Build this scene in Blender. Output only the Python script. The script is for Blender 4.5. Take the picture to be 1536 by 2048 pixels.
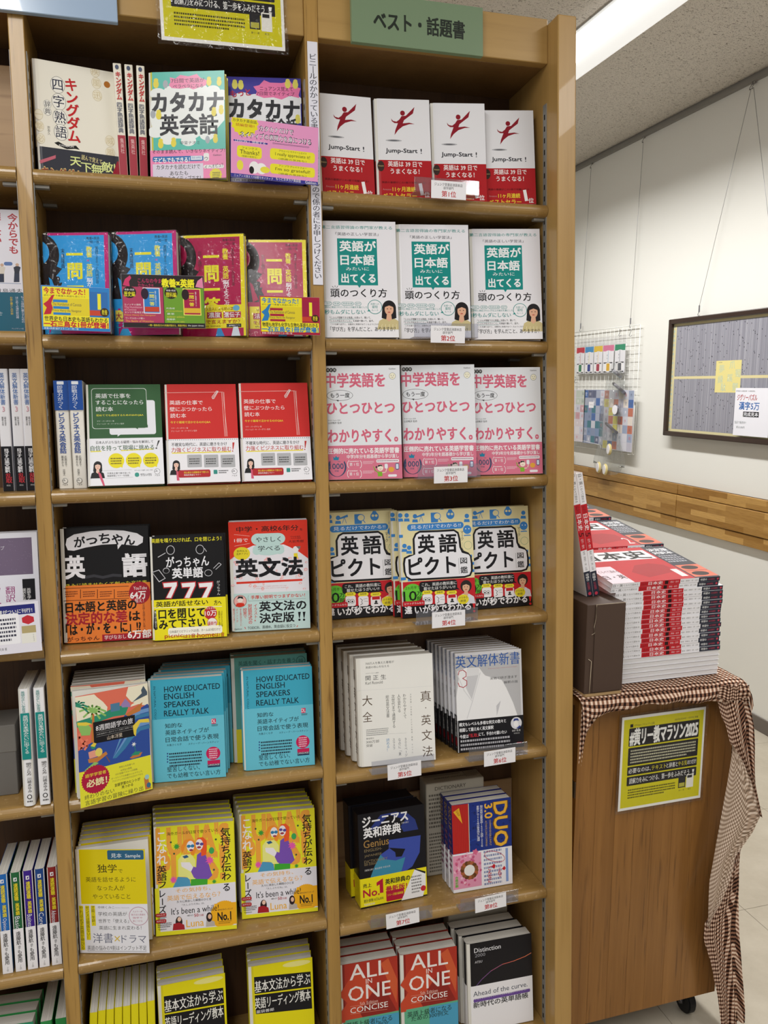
import bpy, bmesh, math, random
from mathutils import Matrix, Vector
from mathutils.geometry import tessellate_polygon
import numpy as np
for o in list(bpy.data.objects): bpy.data.objects.remove(o)
SC = bpy.context.scene
COL = SC.collection
rad = math.radians
# ------------------------------------------------------------ camera, world, light, exposure
cam = bpy.data.cameras.new('camera'); cob = bpy.data.objects.new('camera', cam); COL.objects.link(cob)
cam.sensor_fit = 'HORIZONTAL'; cam.sensor_width = 36; cam.lens = 38.444; cam.clip_start = .02
cob.matrix_world = Matrix(((.96188,.03892,-.27067,-.034),(-.27343,.14642,-.95068,-1.35),(.00263,.98846,.15148,1.45),(0,0,0,1)))
SC.camera = cob
w = bpy.data.worlds.new('store_ambient'); SC.world = w; w.use_nodes = True
w.node_tree.nodes['Background'].inputs[0].default_value = (1,.975,.93,1)
w.node_tree.nodes['Background'].inputs[1].default_value = .42
SC.view_settings.view_transform = 'Standard'; SC.view_settings.look = 'None'
SC.view_settings.exposure = 0.0; SC.view_settings.gamma = 1; SC.view_settings.use_curve_mapping = False
def area(name, loc, size, e, rot=(0,0,0), col=(1,.988,.965)):
    l = bpy.data.lights.new(name,'AREA'); l.shape='RECTANGLE'; l.size, l.size_y = size; l.energy=e; l.color=col
    o = bpy.data.objects.new(name,l); o.location=loc; o.rotation_euler=rot; COL.objects.link(o); return o
# fluorescent rows of the shop ceiling (parallel to the right wall)
area('aisle_light', (-.45,-1.75,2.69), (.2,2.3), 36)
area('aisle_light', (-2.3,-1.5,2.69), (.2,2.6), 20)
area('aisle_light', (1.56,-1.75,2.69), (.2,2.3), 28)
wl=area('wall_side_light', (1.56,1.75,2.655), (.09,2.6), 45); wl.data.spread=rad(152)
SC.cycles.max_bounces = 7; SC.cycles.diffuse_bounces = 4; SC.cycles.glossy_bounces = 3; SC.cycles.transparent_max_bounces = 12
SC.cycles.sample_clamp_indirect = 6
# ------------------------------------------------------------ frames of reference
K = 1.087
SHELF = Matrix(((1,.0003,-.0046,.010),(0,.9983,.0580,.0356),(.0046,-.0580,.9983,-.0015),(0,0,0,1)))  # the old bookcase leans back three degrees
def S(x,y,z): return Vector((K*x, K*y, K*(z-.2457)))   # point of the bookcase
# ------------------------------------------------------------ materials
def lin(c):
    if isinstance(c,str):
        c=c.lstrip('#')
        if len(c)==3: c=''.join(a*2 for a in c)
        c=[int(c[i:i+2],16)/255 for i in (0,2,4)]
    return tuple(((v/12.92) if v<=.04045 else ((v+.055)/1.055)**2.4) for v in c)
MATS={}
def mat(name, col='#888', rough=.5, metal=0, coat=0, trans=0, alpha=1, emit=0, spec=.5, ior=1.45):
    if name in MATS: return MATS[name]
    m=bpy.data.materials.new(name); m.use_nodes=True; b=m.node_tree.nodes['Principled BSDF']
    b.inputs['Base Color'].default_value=(*lin(col),1); b.inputs['Roughness'].default_value=rough; b.inputs['Metallic'].default_value=metal
    b.inputs['Coat Weight'].default_value=coat; b.inputs['Transmission Weight'].default_value=trans; b.inputs['Alpha'].default_value=alpha
    b.inputs['Specular IOR Level'].default_value=spec; b.inputs['IOR'].default_value=ior
    if emit: b.inputs['Emission Color'].default_value=(1,.99,.97,1); b.inputs['Emission Strength'].default_value=emit
    MATS[name]=m; return m
def nodes(m): return m.node_tree.nodes, m.node_tree.links, m.node_tree.nodes['Principled BSDF']
def printm(name, rough, coat=0):
    m=mat(name,'#fff',rough,coat=coat); n,l,b=nodes(m)
    a=n.new('ShaderNodeAttribute'); a.attribute_name='Col'; l.new(a.outputs['Color'],b.inputs['Base Color'])
    b.inputs['Coat Roughness'].default_value=.12; return m
MP=printm('printed_paper',.5); MG=printm('laminated_print',.3,.12)
for q_ in (MP,MG): q_.node_tree.nodes['Principled BSDF'].inputs['Specular IOR Level'].default_value=.32
def wood(name, c1, c2, c3, axis='z', scale=1, rough=.38, streak=1.0, coat=.15, wear=0):
    m=mat(name,'#a87',rough,coat=coat); n,l,b=nodes(m)
    tc=n.new('ShaderNodeTexCoord'); mp=n.new('ShaderNodeMapping'); l.new(tc.outputs['Object'],mp.inputs[0])
    s={'x':(1.2,26,26),'y':(26,1.2,26),'z':(26,26,1.2)}[axis]; mp.inputs['Scale'].default_value=tuple(v*scale for v in s)
    oi=n.new('ShaderNodeObjectInfo'); ad=n.new('ShaderNodeVectorMath'); ad.operation='ADD'; mu=n.new('ShaderNodeMath'); mu.operation='MULTIPLY'; mu.inputs[1].default_value=37
    l.new(oi.outputs['Random'],mu.inputs[0]); l.new(mp.outputs[0],ad.inputs[0]); l.new(mu.outputs[0],ad.inputs[1])
    n1=n.new('ShaderNodeTexNoise'); n1.inputs['Scale'].default_value=1.3; n1.inputs['Detail'].default_value=5; n1.inputs['Roughness'].default_value=.6; l.new(ad.outputs[0],n1.inputs['Vector'])
    n2=n.new('ShaderNodeTexNoise'); n2.inputs['Scale'].default_value=7; n2.inputs['Detail'].default_value=3; l.new(ad.outputs[0],n2.inputs['Vector'])
    r=n.new('ShaderNodeValToRGB'); e=r.color_ramp.elements; e[0].position=.3; e[1].position=.72; e[0].color=(*lin(c1),1); e[1].color=(*lin(c2),1); l.new(n1.outputs[0],r.inputs[0])
    r2=n.new('ShaderNodeValToRGB'); e=r2.color_ramp.elements; e[0].position=.56; e[1].position=.72; e[0].color=(0,0,0,1); e[1].color=(streak*.8,)*3+(1,); l.new(n2.outputs[0],r2.inputs[0])
    mx=n.new('ShaderNodeMix'); mx.data_type='RGBA'; l.new(r2.outputs[0],mx.inputs[0]); l.new(r.outputs[0],mx.inputs[6]); mx.inputs[7].default_value=(*lin(c3),1)
    out=mx.outputs[2]
    if wear:
        n3=n.new('ShaderNodeTexNoise'); n3.inputs['Scale'].default_value=130; n3.inputs['Detail'].default_value=6; l.new(tc.outputs['Object'],n3.inputs['Vector'])
        r3=n.new('ShaderNodeValToRGB'); e=r3.color_ramp.elements; e[0].position=.6; e[1].position=.68; e[0].color=(0,0,0,1); e[1].color=(wear,)*3+(1,); l.new(n3.outputs[0],r3.inputs[0])
        m2=n.new('ShaderNodeMix'); m2.data_type='RGBA'; l.new(r3.outputs[0],m2.inputs[0]); l.new(out,m2.inputs[6]); m2.inputs[7].default_value=(*lin('#d8b788'),1); out=m2.outputs[2]
    l.new(out,b.inputs['Base Color'])
    bp=n.new('ShaderNodeBump'); bp.inputs['Strength'].default_value=.12; bp.inputs['Distance'].default_value=.0006; l.new(n2.outputs[0],bp.inputs['Height']); l.new(bp.outputs[0],b.inputs['Normal'])
    return m
W_POST=wood('maple_panel','#a9854b','#bb965a','#8c6734','z',.55,streak=.25)
W_HEAD=wood('maple_header','#a9864c','#b9965a','#8f6a38','x',.55,streak=.25)
W_OAK=wood('oak_upright','#9a773c','#b7904e','#6f4d20','z',.9,streak=1)
W_INNER=wood('panel_inner','#7d5d34','#8d6b40','#5e4222','z',.6,streak=.3,rough=.5)
W_SHELF=wood('worn_shelf_board','#947440','#a5834b','#74552a','x',.5,streak=.3,rough=.36,coat=.2,wear=.35)
W_BACK=wood('dark_back_panel','#442b18','#573a21','#2e1c10','z',1,streak=.6,rough=.55,coat=0)
W_STOP=wood('backing_board','#a98a66','#bb9b74','#856342','x',.8,streak=.8,rough=.5,coat=0)
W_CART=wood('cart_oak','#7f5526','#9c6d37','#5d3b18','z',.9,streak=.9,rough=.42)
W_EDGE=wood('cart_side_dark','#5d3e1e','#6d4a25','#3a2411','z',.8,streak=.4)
def railwood():
    m=mat('jointed_rail_wood','#a77535',.4); n,l,b=nodes(m)
    tc=n.new('ShaderNodeTexCoord'); sx=n.new('ShaderNodeSeparateXYZ'); l.new(tc.outputs['Object'],sx.inputs[0]); mp=n.new('ShaderNodeCombineXYZ'); l.new(sx.outputs[1],mp.inputs[0]); l.new(sx.outputs[2],mp.inputs[1])
    bt=n.new('ShaderNodeTexBrick'); l.new(mp.outputs[0],bt.inputs['Vector']); bt.inputs['Scale'].default_value=1; bt.inputs['Mortar Size'].default_value=0; bt.inputs['Brick Width'].default_value=.24; bt.inputs['Row Height'].default_value=.026
    bt.inputs['Color1'].default_value=(*lin('#93692c'),1); bt.inputs['Color2'].default_value=(*lin('#c39a58'),1); bt.inputs['Mortar'].default_value=(*lin('#93692c'),1)
    nz=n.new('ShaderNodeTexNoise'); m2=n.new('ShaderNodeMapping'); m2.inputs['Scale'].default_value=(60,4,60); l.new(tc.outputs['Object'],m2.inputs[0]); l.new(m2.outputs[0],nz.inputs['Vector']); nz.inputs['Detail'].default_value=5
    mx=n.new('ShaderNodeMix'); mx.data_type='RGBA'; mx.blend_type='MULTIPLY'; mx.inputs[0].default_value=.5
    rr=n.new('ShaderNodeValToRGB'); rr.color_ramp.elements[0].position=.3; rr.color_ramp.elements[1].position=.6; rr.color_ramp.elements[0].color=(.6,.5,.4,1); l.new(nz.outputs[0],rr.inputs[0])
    l.new(bt.outputs[0],mx.inputs[6]); l.new(rr.outputs[0],mx.inputs[7]); l.new(mx.outputs[2],b.inputs['Base Color']); return m
W_RAIL=railwood()
def bumpy(m, scale, strength, dist=.002, detail=4):
    n,l,b=nodes(m); tc=n.new('ShaderNodeTexCoord'); z=n.new('ShaderNodeTexNoise'); z.inputs['Scale'].default_value=scale; z.inputs['Detail'].default_value=detail; l.new(tc.outputs['Object'],z.inputs['Vector'])
    bp=n.new('ShaderNodeBump'); bp.inputs['Strength'].default_value=strength; bp.inputs['Distance'].default_value=dist; l.new(z.outputs[0],bp.inputs['Height']); l.new(bp.outputs[0],b.inputs['Normal']); return m
M_WALL=bumpy(mat('white_wall_paint','#e4e3dd',.75,spec=.25),180,.12,.001)
M_STEEL=mat('steel','#9a9aa0',.32,metal=1); M_STRIP=mat('grey_metal_strip','#9a9995',.45,metal=.35); M_DARKSLOT=mat('slot_dark','#15110c',.8); M_CLIP=mat('grey_clip','#8f8c86',.5)
M_WHITEW=mat('white_wire','#f0f0ec',.35); M_BLACK=mat('black_rubber','#141416',.5); M_SKIRT=mat('grey_skirting','#6d655e',.55)

def clearm(name,tint,fac,rough,bump=0,haze=0):
    m=bpy.data.materials.new(name); m.use_nodes=True; n=m.node_tree.nodes; l=m.node_tree.links; n.remove(n['Principled BSDF']); o=n['Material Output']
    tr=n.new('ShaderNodeBsdfTransparent'); tr.inputs[0].default_value=(*lin(tint),1); gl=n.new('ShaderNodeBsdfGlossy'); gl.inputs['Roughness'].default_value=rough
    fr=n.new('ShaderNodeLayerWeight'); fr.inputs[0].default_value=.5; pw=n.new('ShaderNodeMath'); pw.operation='POWER'; pw.inputs[1].default_value=4; l.new(fr.outputs[1],pw.inputs[0]); mu=n.new('ShaderNodeMath'); mu.operation='MULTIPLY_ADD'; mu.inputs[1].default_value=.6; mu.inputs[2].default_value=.035*fac; l.new(pw.outputs[0],mu.inputs[0])
    mx=n.new('ShaderNodeMixShader'); l.new(mu.outputs[0],mx.inputs[0]); l.new(tr.outputs[0],mx.inputs[1]); l.new(gl.outputs[0],mx.inputs[2]); out=mx
    if haze:
        df=n.new('ShaderNodeBsdfDiffuse'); df.inputs[0].default_value=(.8,.8,.84,1); m2=n.new('ShaderNodeMixShader'); m2.inputs[0].default_value=haze; l.new(mx.outputs[0],m2.inputs[1]); l.new(df.outputs[0],m2.inputs[2]); out=m2
    l.new(out.outputs[0],o.inputs[0])
    if bump:
        tc=n.new('ShaderNodeTexCoord'); z=n.new('ShaderNodeTexNoise'); z.inputs['Scale'].default_value=bump; z.inputs['Detail'].default_value=3; l.new(tc.outputs['Object'],z.inputs['Vector'])
        bp=n.new('ShaderNodeBump'); bp.inputs['Strength'].default_value=1; bp.inputs['Distance'].default_value=.02; l.new(z.outputs[0],bp.inputs['Height']); l.new(bp.outputs[0],gl.inputs['Normal'])
    return m
M_ACR=clearm('clear_acrylic','#eaebf0',1.3,.06,0,.05); M_FILM=clearm('clear_film','#fcfcfd',.7,.1,30,.004); M_BAG=clearm('clear_bag_film','#f9fafa',2.5,.1,40,.03); 
M_BOX=bumpy(mat('brown_cardboard','#4b392f',.6),90,.08,.001); M_TAN=mat('kraft_paper','#b49468',.8); M_WORN=mat('worn_edge','#c9b9a0',.8)
M_FRAME=mat('dark_wood_frame','#33231c',.3,coat=.4)
def pagem(name,c1,c2,axis):
    m=mat(name,c1,.8,spec=.2); n,l,b=nodes(m); tc=n.new('ShaderNodeTexCoord'); mp=n.new('ShaderNodeMapping'); l.new(tc.outputs['Object'],mp.inputs[0])
    mp.inputs['Scale'].default_value=(1400,1,1) if axis=='x' else (1,1400,1); z=n.new('ShaderNodeTexNoise'); z.inputs['Scale'].default_value=1; z.inputs['Detail'].default_value=2; l.new(mp.outputs[0],z.inputs['Vector'])
    r=n.new('ShaderNodeValToRGB'); r.color_ramp.elements[0].color=(*lin(c2),1); r.color_ramp.elements[1].color=(*lin(c1),1); r.color_ramp.elements[0].position=.35; r.color_ramp.elements[1].position=.6; l.new(z.outputs[0],r.inputs[0]); l.new(r.outputs[0],b.inputs['Base Color']); return m
M_PAGE=pagem('book_pages','#e9e7e0','#b9b6ae','y')
def ceilingm():
    m=mat('mineral_fibre_ceiling','#c9c2b8',.9,spec=.1); n,l,b=nodes(m); tc=n.new('ShaderNodeTexCoord')
    mp=n.new('ShaderNodeMapping'); mp.inputs['Scale'].default_value=(50,125,1); mp.inputs['Rotation'].default_value=(0,0,.5); l.new(tc.outputs['Object'],mp.inputs[0])
    z=n.new('ShaderNodeTexNoise'); z.inputs['Scale'].default_value=1.5; z.inputs['Detail'].default_value=4; z.inputs['Distortion'].default_value=1.2; l.new(mp.outputs[0],z.inputs['Vector'])
    v=n.new('ShaderNodeTexVoronoi'); v.inputs['Scale'].default_value=170; l.new(tc.outputs['Object'],v.inputs['Vector'])
    r=n.new('ShaderNodeValToRGB'); e=r.color_ramp.elements; e[0].position=.34; e[1].position=.39; e[0].color=(1,1,1,1); e[1].color=(0,0,0,1); l.new(z.outputs[0],r.inputs[0])
    r2=n.new('ShaderNodeValToRGB'); e=r2.color_ramp.elements; e[0].position=.16; e[1].position=.24; e[0].color=(.9,.9,.9,1); e[1].color=(0,0,0,1); l.new(v.outputs[0],r2.inputs[0])
    a=n.new('ShaderNodeMath'); a.operation='MAXIMUM'; l.new(r.outputs[0],a.inputs[0]); l.new(r2.outputs[0],a.inputs[1])
    mx=n.new('ShaderNodeMix'); mx.data_type='RGBA'; l.new(a.outputs[0],mx.inputs[0]); mx.inputs[6].default_value=(*lin('#d2ccc2'),1); mx.inputs[7].default_value=(*lin('#6f675e'),1); l.new(mx.outputs[2],b.inputs['Base Color'])
    bp=n.new('ShaderNodeBump'); bp.invert=True; bp.inputs['Distance'].default_value=.003; bp.inputs['Strength'].default_value=.6; l.new(a.outputs[0],bp.inputs['Height']); l.new(bp.outputs[0],b.inputs['Normal']); return m
M_CEIL=ceilingm()
def floorm():
    m=mat('vinyl_floor_tile','#b9b0a0',.45); n,l,b=nodes(m); tc=n.new('ShaderNodeTexCoord'); z=n.new('ShaderNodeTexNoise'); z.inputs['Scale'].default_value=5; z.inputs['Detail'].default_value=8; z.inputs['Roughness'].default_value=.7; l.new(tc.outputs['Object'],z.inputs['Vector'])
    r=n.new('ShaderNodeValToRGB'); r.color_ramp.elements[0].position=.3; r.color_ramp.elements[1].position=.7; r.color_ramp.elements[0].color=(*lin('#aca392'),1); r.color_ramp.elements[1].color=(*lin('#c1b9a9'),1); l.new(z.outputs[0],r.inputs[0]); l.new(r.outputs[0],b.inputs['Base Color']); return m
M_FLOOR=floorm()
def ginghamm(name, back):
    m=mat(name,'#fff',.9,spec=.1); n,l,b=nodes(m); uv=n.new('ShaderNodeUVMap'); sp=n.new('ShaderNodeSeparateXYZ'); l.new(uv.outputs[0],sp.inputs[0]); outs=[]
    for i in (0,1):
        mu=n.new('ShaderNodeMath'); mu.operation='MULTIPLY'; mu.inputs[1].default_value=1/.0098; l.new(sp.outputs[i],mu.inputs[0])
        fr=n.new('ShaderNodeMath'); fr.operation='FRACT'; l.new(mu.outputs[0],fr.inputs[0]); gt=n.new('ShaderNodeMath'); gt.operation='GREATER_THAN'; gt.inputs[1].default_value=.5; l.new(fr.outputs[0],gt.inputs[0]); outs.append(gt)
    ad=n.new('ShaderNodeMath'); ad.operation='ADD'; l.new(outs[0].outputs[0],ad.inputs[0]); l.new(outs[1].outputs[0],ad.inputs[1]); hf=n.new('ShaderNodeMath'); hf.operation='MULTIPLY'; hf.inputs[1].default_value=.5; l.new(ad.outputs[0],hf.inputs[0])
    r=n.new('ShaderNodeValToRGB'); r.color_ramp.interpolation='CONSTANT'; e=r.color_ramp.elements; e[0].position=0; e[1].position=.25; x=r.color_ramp.elements.new(.75)
    cs=('#e0cfc0','#b29a86','#806c5c') if back else ('#e6cdb9','#8a6450','#2b1c17')
    for k,c in zip(e,cs): k.color=(*lin(c),1)
    l.new(hf.outputs[0],r.inputs[0]); l.new(r.outputs[0],b.inputs['Base Color']); return m
M_GING=ginghamm('brown_gingham_cloth',0); M_GINGB=ginghamm('gingham_cloth_reverse',1)
# ------------------------------------------------------------ mesh helpers
def link(name, me, m, parent=None, mtx=None):
    o=bpy.data.objects.new(name,me); COL.objects.link(o)
    if m is not None and not me.materials: me.materials.append(m)
    if parent: o.parent=parent
    if mtx is not None: o.matrix_world=mtx
    return o
def tag(o,label=None,cat=None,group=None,kind=None):
    if label: o['label']=label
    if cat: o['category']=cat
    if group: o['group']=group
    if kind: o['kind']=kind
    return o
def thing(name,label,cat,mtx,group=None):
    o=bpy.data.objects.new(name,None); COL.objects.link(o); o.matrix_world=mtx; o.empty_display_size=.02
    return tag(o,label,cat,group)
def box(x0,y0,z0,x1,y1,z1,bev=0,seg=2):
    me=bpy.data.meshes.new('box'); bm=bmesh.new(); bmesh.ops.create_cube(bm,size=1)
    for v in bm.verts: v.co=Vector((x0+(v.co.x+.5)*(x1-x0),y0+(v.co.y+.5)*(y1-y0),z0+(v.co.z+.5)*(z1-z0)))
    if bev: bmesh.ops.bevel(bm,geom=bm.edges[:],offset=bev,segments=seg,affect='EDGES',profile=.5)
    bmesh.ops.recalc_face_normals(bm,faces=bm.faces); bm.to_mesh(me); bm.free(); return me
def extr(profile, a0, a1, axis='x', closed=True):
    """extrude a 2D profile along an axis; profile coords are the two other axes in order"""
    me=bpy.data.meshes.new('extrusion'); n=len(profile); vs=[]
    for a in (a0,a1):
        for p,q in profile: vs.append((a,p,q) if axis=='x' else (p,a,q) if axis=='y' else (p,q,a))
    fs=[(i,(i+1)%n,n+(i+1)%n,n+i) for i in range(n)]+[tuple(range(n))[::-1],tuple(range(n,2*n))]
    me.from_pydata(vs,[],fs); bm=bmesh.new(); bm.from_mesh(me); bmesh.ops.recalc_face_normals(bm,faces=bm.faces); bm.to_mesh(me); bm.free(); return me
def tube(pts,r,n=6,closed=False):
    me=bpy.data.meshes.new('tube'); vs=[];fs=[]; P=[Vector(p) for p in pts]; up=Vector((.01,.02,1))
    for i,p in enumerate(P):
        d=(P[min(i+1,len(P)-1)]-P[max(i-1,0)]).normalized(); u=d.cross(up)
        if u.length<.05: u=d.cross(Vector((1,0,0)))
        u.normalize(); v=d.cross(u)
        for k in range(n): a=2*math.pi*k/n; vs.append(p+u*math.cos(a)*r+v*math.sin(a)*r)
    for i in range(len(P)-1):
        for k in range(n): fs.append((i*n+k,i*n+(k+1)%n,(i+1)*n+(k+1)%n,(i+1)*n+k))
    fs+= [tuple(range(n))[::-1],tuple(range((len(P)-1)*n,len(P)*n))]
    me.from_pydata([tuple(v) for v in vs],[],fs); me.polygons.foreach_set('use_smooth',[True]*len(me.polygons)); return me
def cyl(c,axis,r,h,n=20,bev=0):
    me=bpy.data.meshes.new('cylinder'); bm=bmesh.new(); bmesh.ops.create_cone(bm,cap_ends=True,segments=n,radius1=r,radius2=r,depth=h)
    if bev: bmesh.ops.bevel(bm,geom=[e for e in bm.edges if len(e.link_faces)==2 and abs(e.verts[0].co.z-e.verts[1].co.z)<1e-6],offset=bev,segments=2,affect='EDGES')
    R={'x':Matrix.Rotation(rad(90),3,'Y'),'y':Matrix.Rotation(rad(90),3,'X'),'z':Matrix.Identity(3)}[axis]
    for v in bm.verts: v.co=R@v.co+Vector(c)
    bm.to_mesh(me); bm.free(); return me
def join(ms):
    me=bpy.data.meshes.new('joined'); bm=bmesh.new()
    for m_ in ms: bm.from_mesh(m_)
    bm.to_mesh(me); bm.free(); return me
# ------------------------------------------------------------ lettering and flat print as thin real geometry
GC={}
def glyph(s,res=2):
    if s in GC: return GC[s]
    c=bpy.data.curves.new('t','FONT'); c.body=s; c.resolution_u=res; o=bpy.data.objects.new('t',c); me=o.to_mesh()
    me.calc_loop_triangles(); v=np.zeros(len(me.vertices)*3,dtype=np.float32); me.vertices.foreach_get('co',v); v=v.reshape(-1,3)[:,:2].copy()
    t=np.zeros(len(me.loop_triangles)*3,dtype=np.int32); me.loop_triangles.foreach_get('vertices',t); t=t.reshape(-1,3).copy()
    o.to_mesh_clear(); bpy.data.objects.remove(o); bpy.data.curves.remove(c)
    GC[s]=(v,t); return GC[s]
_r=glyph('国')[0]; EM=float(_r[:,1].max()-_r[:,1].min()); EC=float(_r[:,1].max()+_r[:,1].min())/2; EW=float(_r[:,0].max()-_r[:,0].min()); EXC=float(_r[:,0].max()+_r[:,0].min())/2
class Pr:
    """flat print in millimetres: x right, y down; layers a few microns apart"""
    def __init__(s): s.v=[];s.f=[];s.c=[];s.n=0;s.k=0;s.L=[];s.o0=0;s.W=None
    def add(s,v,t,c,dx=0,dy=0):
        z=np.full((len(v),1),s.k); s.v.append(np.hstack([v+np.array([dx,dy]),z])); s.f.append(t+s.n); s.n+=len(v); s.c.append(np.tile(np.array([*lin(c),1.]),(len(t),1)))
    def poly(s,pts,c):
        t=tessellate_polygon([[Vector((p[0],p[1],0)) for p in pts]])
        if t: s.add(np.array(pts,float),np.array([list(q) for q in t],int),c)
    def ell(s,x,y,rx,ry,c,n=24,inner=1):
        if inner==1: n=14 if rx<1.5 else 24
        pts=[(x,y)]+[(x+rx*(1 if k%2==0 else inner)*math.cos(2*math.pi*k/n),y+ry*(1 if k%2==0 else inner)*math.sin(2*math.pi*k/n)) for k in range(n)]
        s.add(np.array(pts),np.array([(0,1+k,1+(k+1)%n) for k in range(n)]),c)
    def settle(s):
        # the pieces of one mark share a layer just above whatever they overlap
        if len(s.v)>s.o0:
            a=np.vstack(s.v[s.o0:])[:,:2]; lo=a.min(0); hi=a.max(0); k=1
            for l2,h2,k2 in s.L:
                if k2>=k and (lo<h2).all() and (l2<hi).all(): k=k2+1
            s.L.append((lo,hi,k))
            for q in s.v[s.o0:]: q[:,2]+=k
        s.o0=len(s.v)
    def run(s,ops,W,H):
        s.W,s.H=W,H
        for o in ops:
            s.settle(); q=o[0]
            if q=='r':
                _,x0,y0,x1,y1,c=o[:6]; r=o[6] if len(o)>6 else 0; r=min(r,(x1-x0)/2,(y1-y0)/2)
                if r>0:
                    P=[]
                    for cx,cy,a in ((x1-r,y0+r,-90),(x1-r,y1-r,0),(x0+r,y1-r,90),(x0+r,y0+r,180)): P+=[(cx+r*math.cos(rad(a+t)),cy+r*math.sin(rad(a+t))) for t in (0,22,45,67,90)]
                    s.add(np.array([((x0+x1)/2,(y0+y1)/2)]+P),np.array([(0,1+k,1+(k+1)%20) for k in range(20)]),c)
                else: s.add(np.array([(x0,y0),(x1,y0),(x1,y1),(x0,y1)]),np.array([(0,1,2),(0,2,3)]),c)
            elif q=='e': s.ell(o[1],o[2],o[3],o[4],o[5])
            elif q=='s': s.ell(o[1],o[2],o[3],o[3],o[6],o[4]*2,o[5])
            elif q=='p': s.poly(o[1],o[2])
            elif q=='l':
                pts,w_,c=o[1],o[2]/2,o[3]
                for i in range(len(pts)-1):
                    a,b=Vector(pts[i]),Vector(pts[i+1]); d=b-a
                    if d.length<1e-4: continue
                    d.normalize(); nn=Vector((-d.y,d.x))*w_; s.add(np.array([tuple(a+nn),tuple(b+nn),tuple(b-nn),tuple(a-nn)]),np.array([(0,1,2),(0,2,3)]),c)
                    if 0<i: s.ell(a.x,a.y,w_,w_,c)
            elif q=='t': s.text(*o[1:])
            elif q=='v': s.vert(*o[1:])
            elif q=='w':
                _,x0,y0,x1,y1,n,c=o; rn=random.Random(int(x0*7+y0*13)); h=(y1-y0)/n
                for i in range(n):
                    x=x0; end=x1-(rn.random()*.25*(x1-x0) if i==n-1 else 0)
                    while x<end-.3:
                        l_=min(rn.uniform(.5,1.1)*h*.55,end-x); s.add(np.array([(x,y0+h*(i+.2)),(x+l_,y0+h*(i+.2)),(x+l_,y0+h*(i+.72)),(x,y0+h*(i+.72))]),np.array([(0,1,2),(0,2,3)]),c); x+=l_+h*.16
    def place(s,v,t,c,b,e):
        s.sub=0
        if b==0: s.add(v,t,c)
        else:
            d=[.008,.015,.026,.04][b-1]*e
            for dx,dy in (((-d,0),(d,0)) if b==1 else ((-d,-d),(d,-d),(-d,d),(d,d))): s.k=s.sub; s.add(v,t,c,dx,dy); s.sub+=.2
            s.k=0
    def text(s,cx,cy,L,h,st,c,b=0,ang=0):
        v,t=glyph(st,1 if h<3.2 else 2)
        if not len(v): return
        x0,x1=v[:,0].min(),v[:,0].max(); sx=L/max(x1-x0,1e-6)
        if all(ord(a)<128 for a in st): y0,y1=v[:,1].min(),v[:,1].max(); sy=h/max(y1-y0,1e-6); yc=(y0+y1)/2
        else: sy=h*.96/EM; yc=EC
        p=np.stack([(v[:,0]-(x0+x1)/2)*sx,-(v[:,1]-yc)*sy],1)
        if ang: a=rad(ang); p=p@np.array([[math.cos(a),math.sin(a)],[-math.sin(a),math.cos(a)]])
        s.place(p+np.array([cx,cy]),t,c,b,min(h,L))
    def vert(s,cx,y0,y1,w_,st,c,b=0):
        if not st: return
        ch=(y1-y0)/len(st)
        for i,a in enumerate(st):
            v,t=glyph(a,1 if w_<3.2 else 2)
            if not len(v): continue
            sx=w_/EW; sy=min(ch*.94,w_*1.35)/EM; p=np.stack([(v[:,0]-EXC)*sx,-(v[:,1]-EC)*sy],1)
            if a in 'ー—～（）「」…': p=np.stack([-p[:,1],p[:,0]],1)
            if a in '、。': p=p+np.array([w_*.6,-ch*.55])
            if a in 'っゃゅょッャュョ': p=p+np.array([w_*.1,-ch*.1])
            if ord(a)<128: p[:,0]-=(p[:,0].min()+p[:,0].max())/2
            s.place(p+np.array([cx,y0+ch*(i+.5)]),t,c,b,w_)
    def mesh(s,fn,name='print'):
        """fn maps (x mm, y mm, layer) arrays to xyz metres"""
        s.settle(); v=np.vstack(s.v); v[:,0]=np.clip(v[:,0],.05,s.W-.05); v[:,1]=np.clip(v[:,1],.05,s.H-.05); f=np.vstack(s.f); c=np.vstack(s.c); xyz=fn(v[:,0],v[:,1],v[:,2])
        me=bpy.data.meshes.new(name); me.vertices.add(len(xyz)); me.vertices.foreach_set('co',np.ascontiguousarray(xyz,dtype=np.float32).ravel())
        # wind every triangle to face the reader
        a,b_,d=xyz[f[:,0]],xyz[f[:,1]],xyz[f[:,2]]; nr=np.cross(b_-a,d-a); want=fn.normal; flip=(nr@np.array(want))<0; f[flip]=f[flip][:,::-1]
        me.loops.add(len(f)*3); me.loops.foreach_set('vertex_index',f.ravel().astype(np.int32)); me.polygons.add(len(f)); me.polygons.foreach_set('loop_start',np.arange(0,len(f)*3,3,dtype=np.int32))
        me.update(calc_edges=True); at=me.attributes.new('Col','FLOAT_COLOR','FACE'); at.data.foreach_set('color',c.astype(np.float32).ravel()); me.validate(); return me
def facing(W,H,y=0,dz=2.2e-5):
    def fn(x,yy,k): return np.stack([x*.001,-(k*dz)-.00015+y+0*x,(H-yy)*.001],1)
    fn.normal=(0,-1,0); return fn
def ontop(W,D_,z):      # print lying on top: x right, y mm 0 = far edge
    def fn(x,yy,k): return np.stack([x*.001,(D_-yy)*.001,z+.00015+k*3e-5],1)
    fn.normal=(0,0,1); return fn
PRC={}
def prmesh(key,ops,W,H,y=0):
    k=(key,round(y,5))
    if k not in PRC:
        p=Pr(); p.run(ops,W,H); PRC[k]=p.mesh(facing(W,H,y)) if p.v else None
    return PRC[k]
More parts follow.
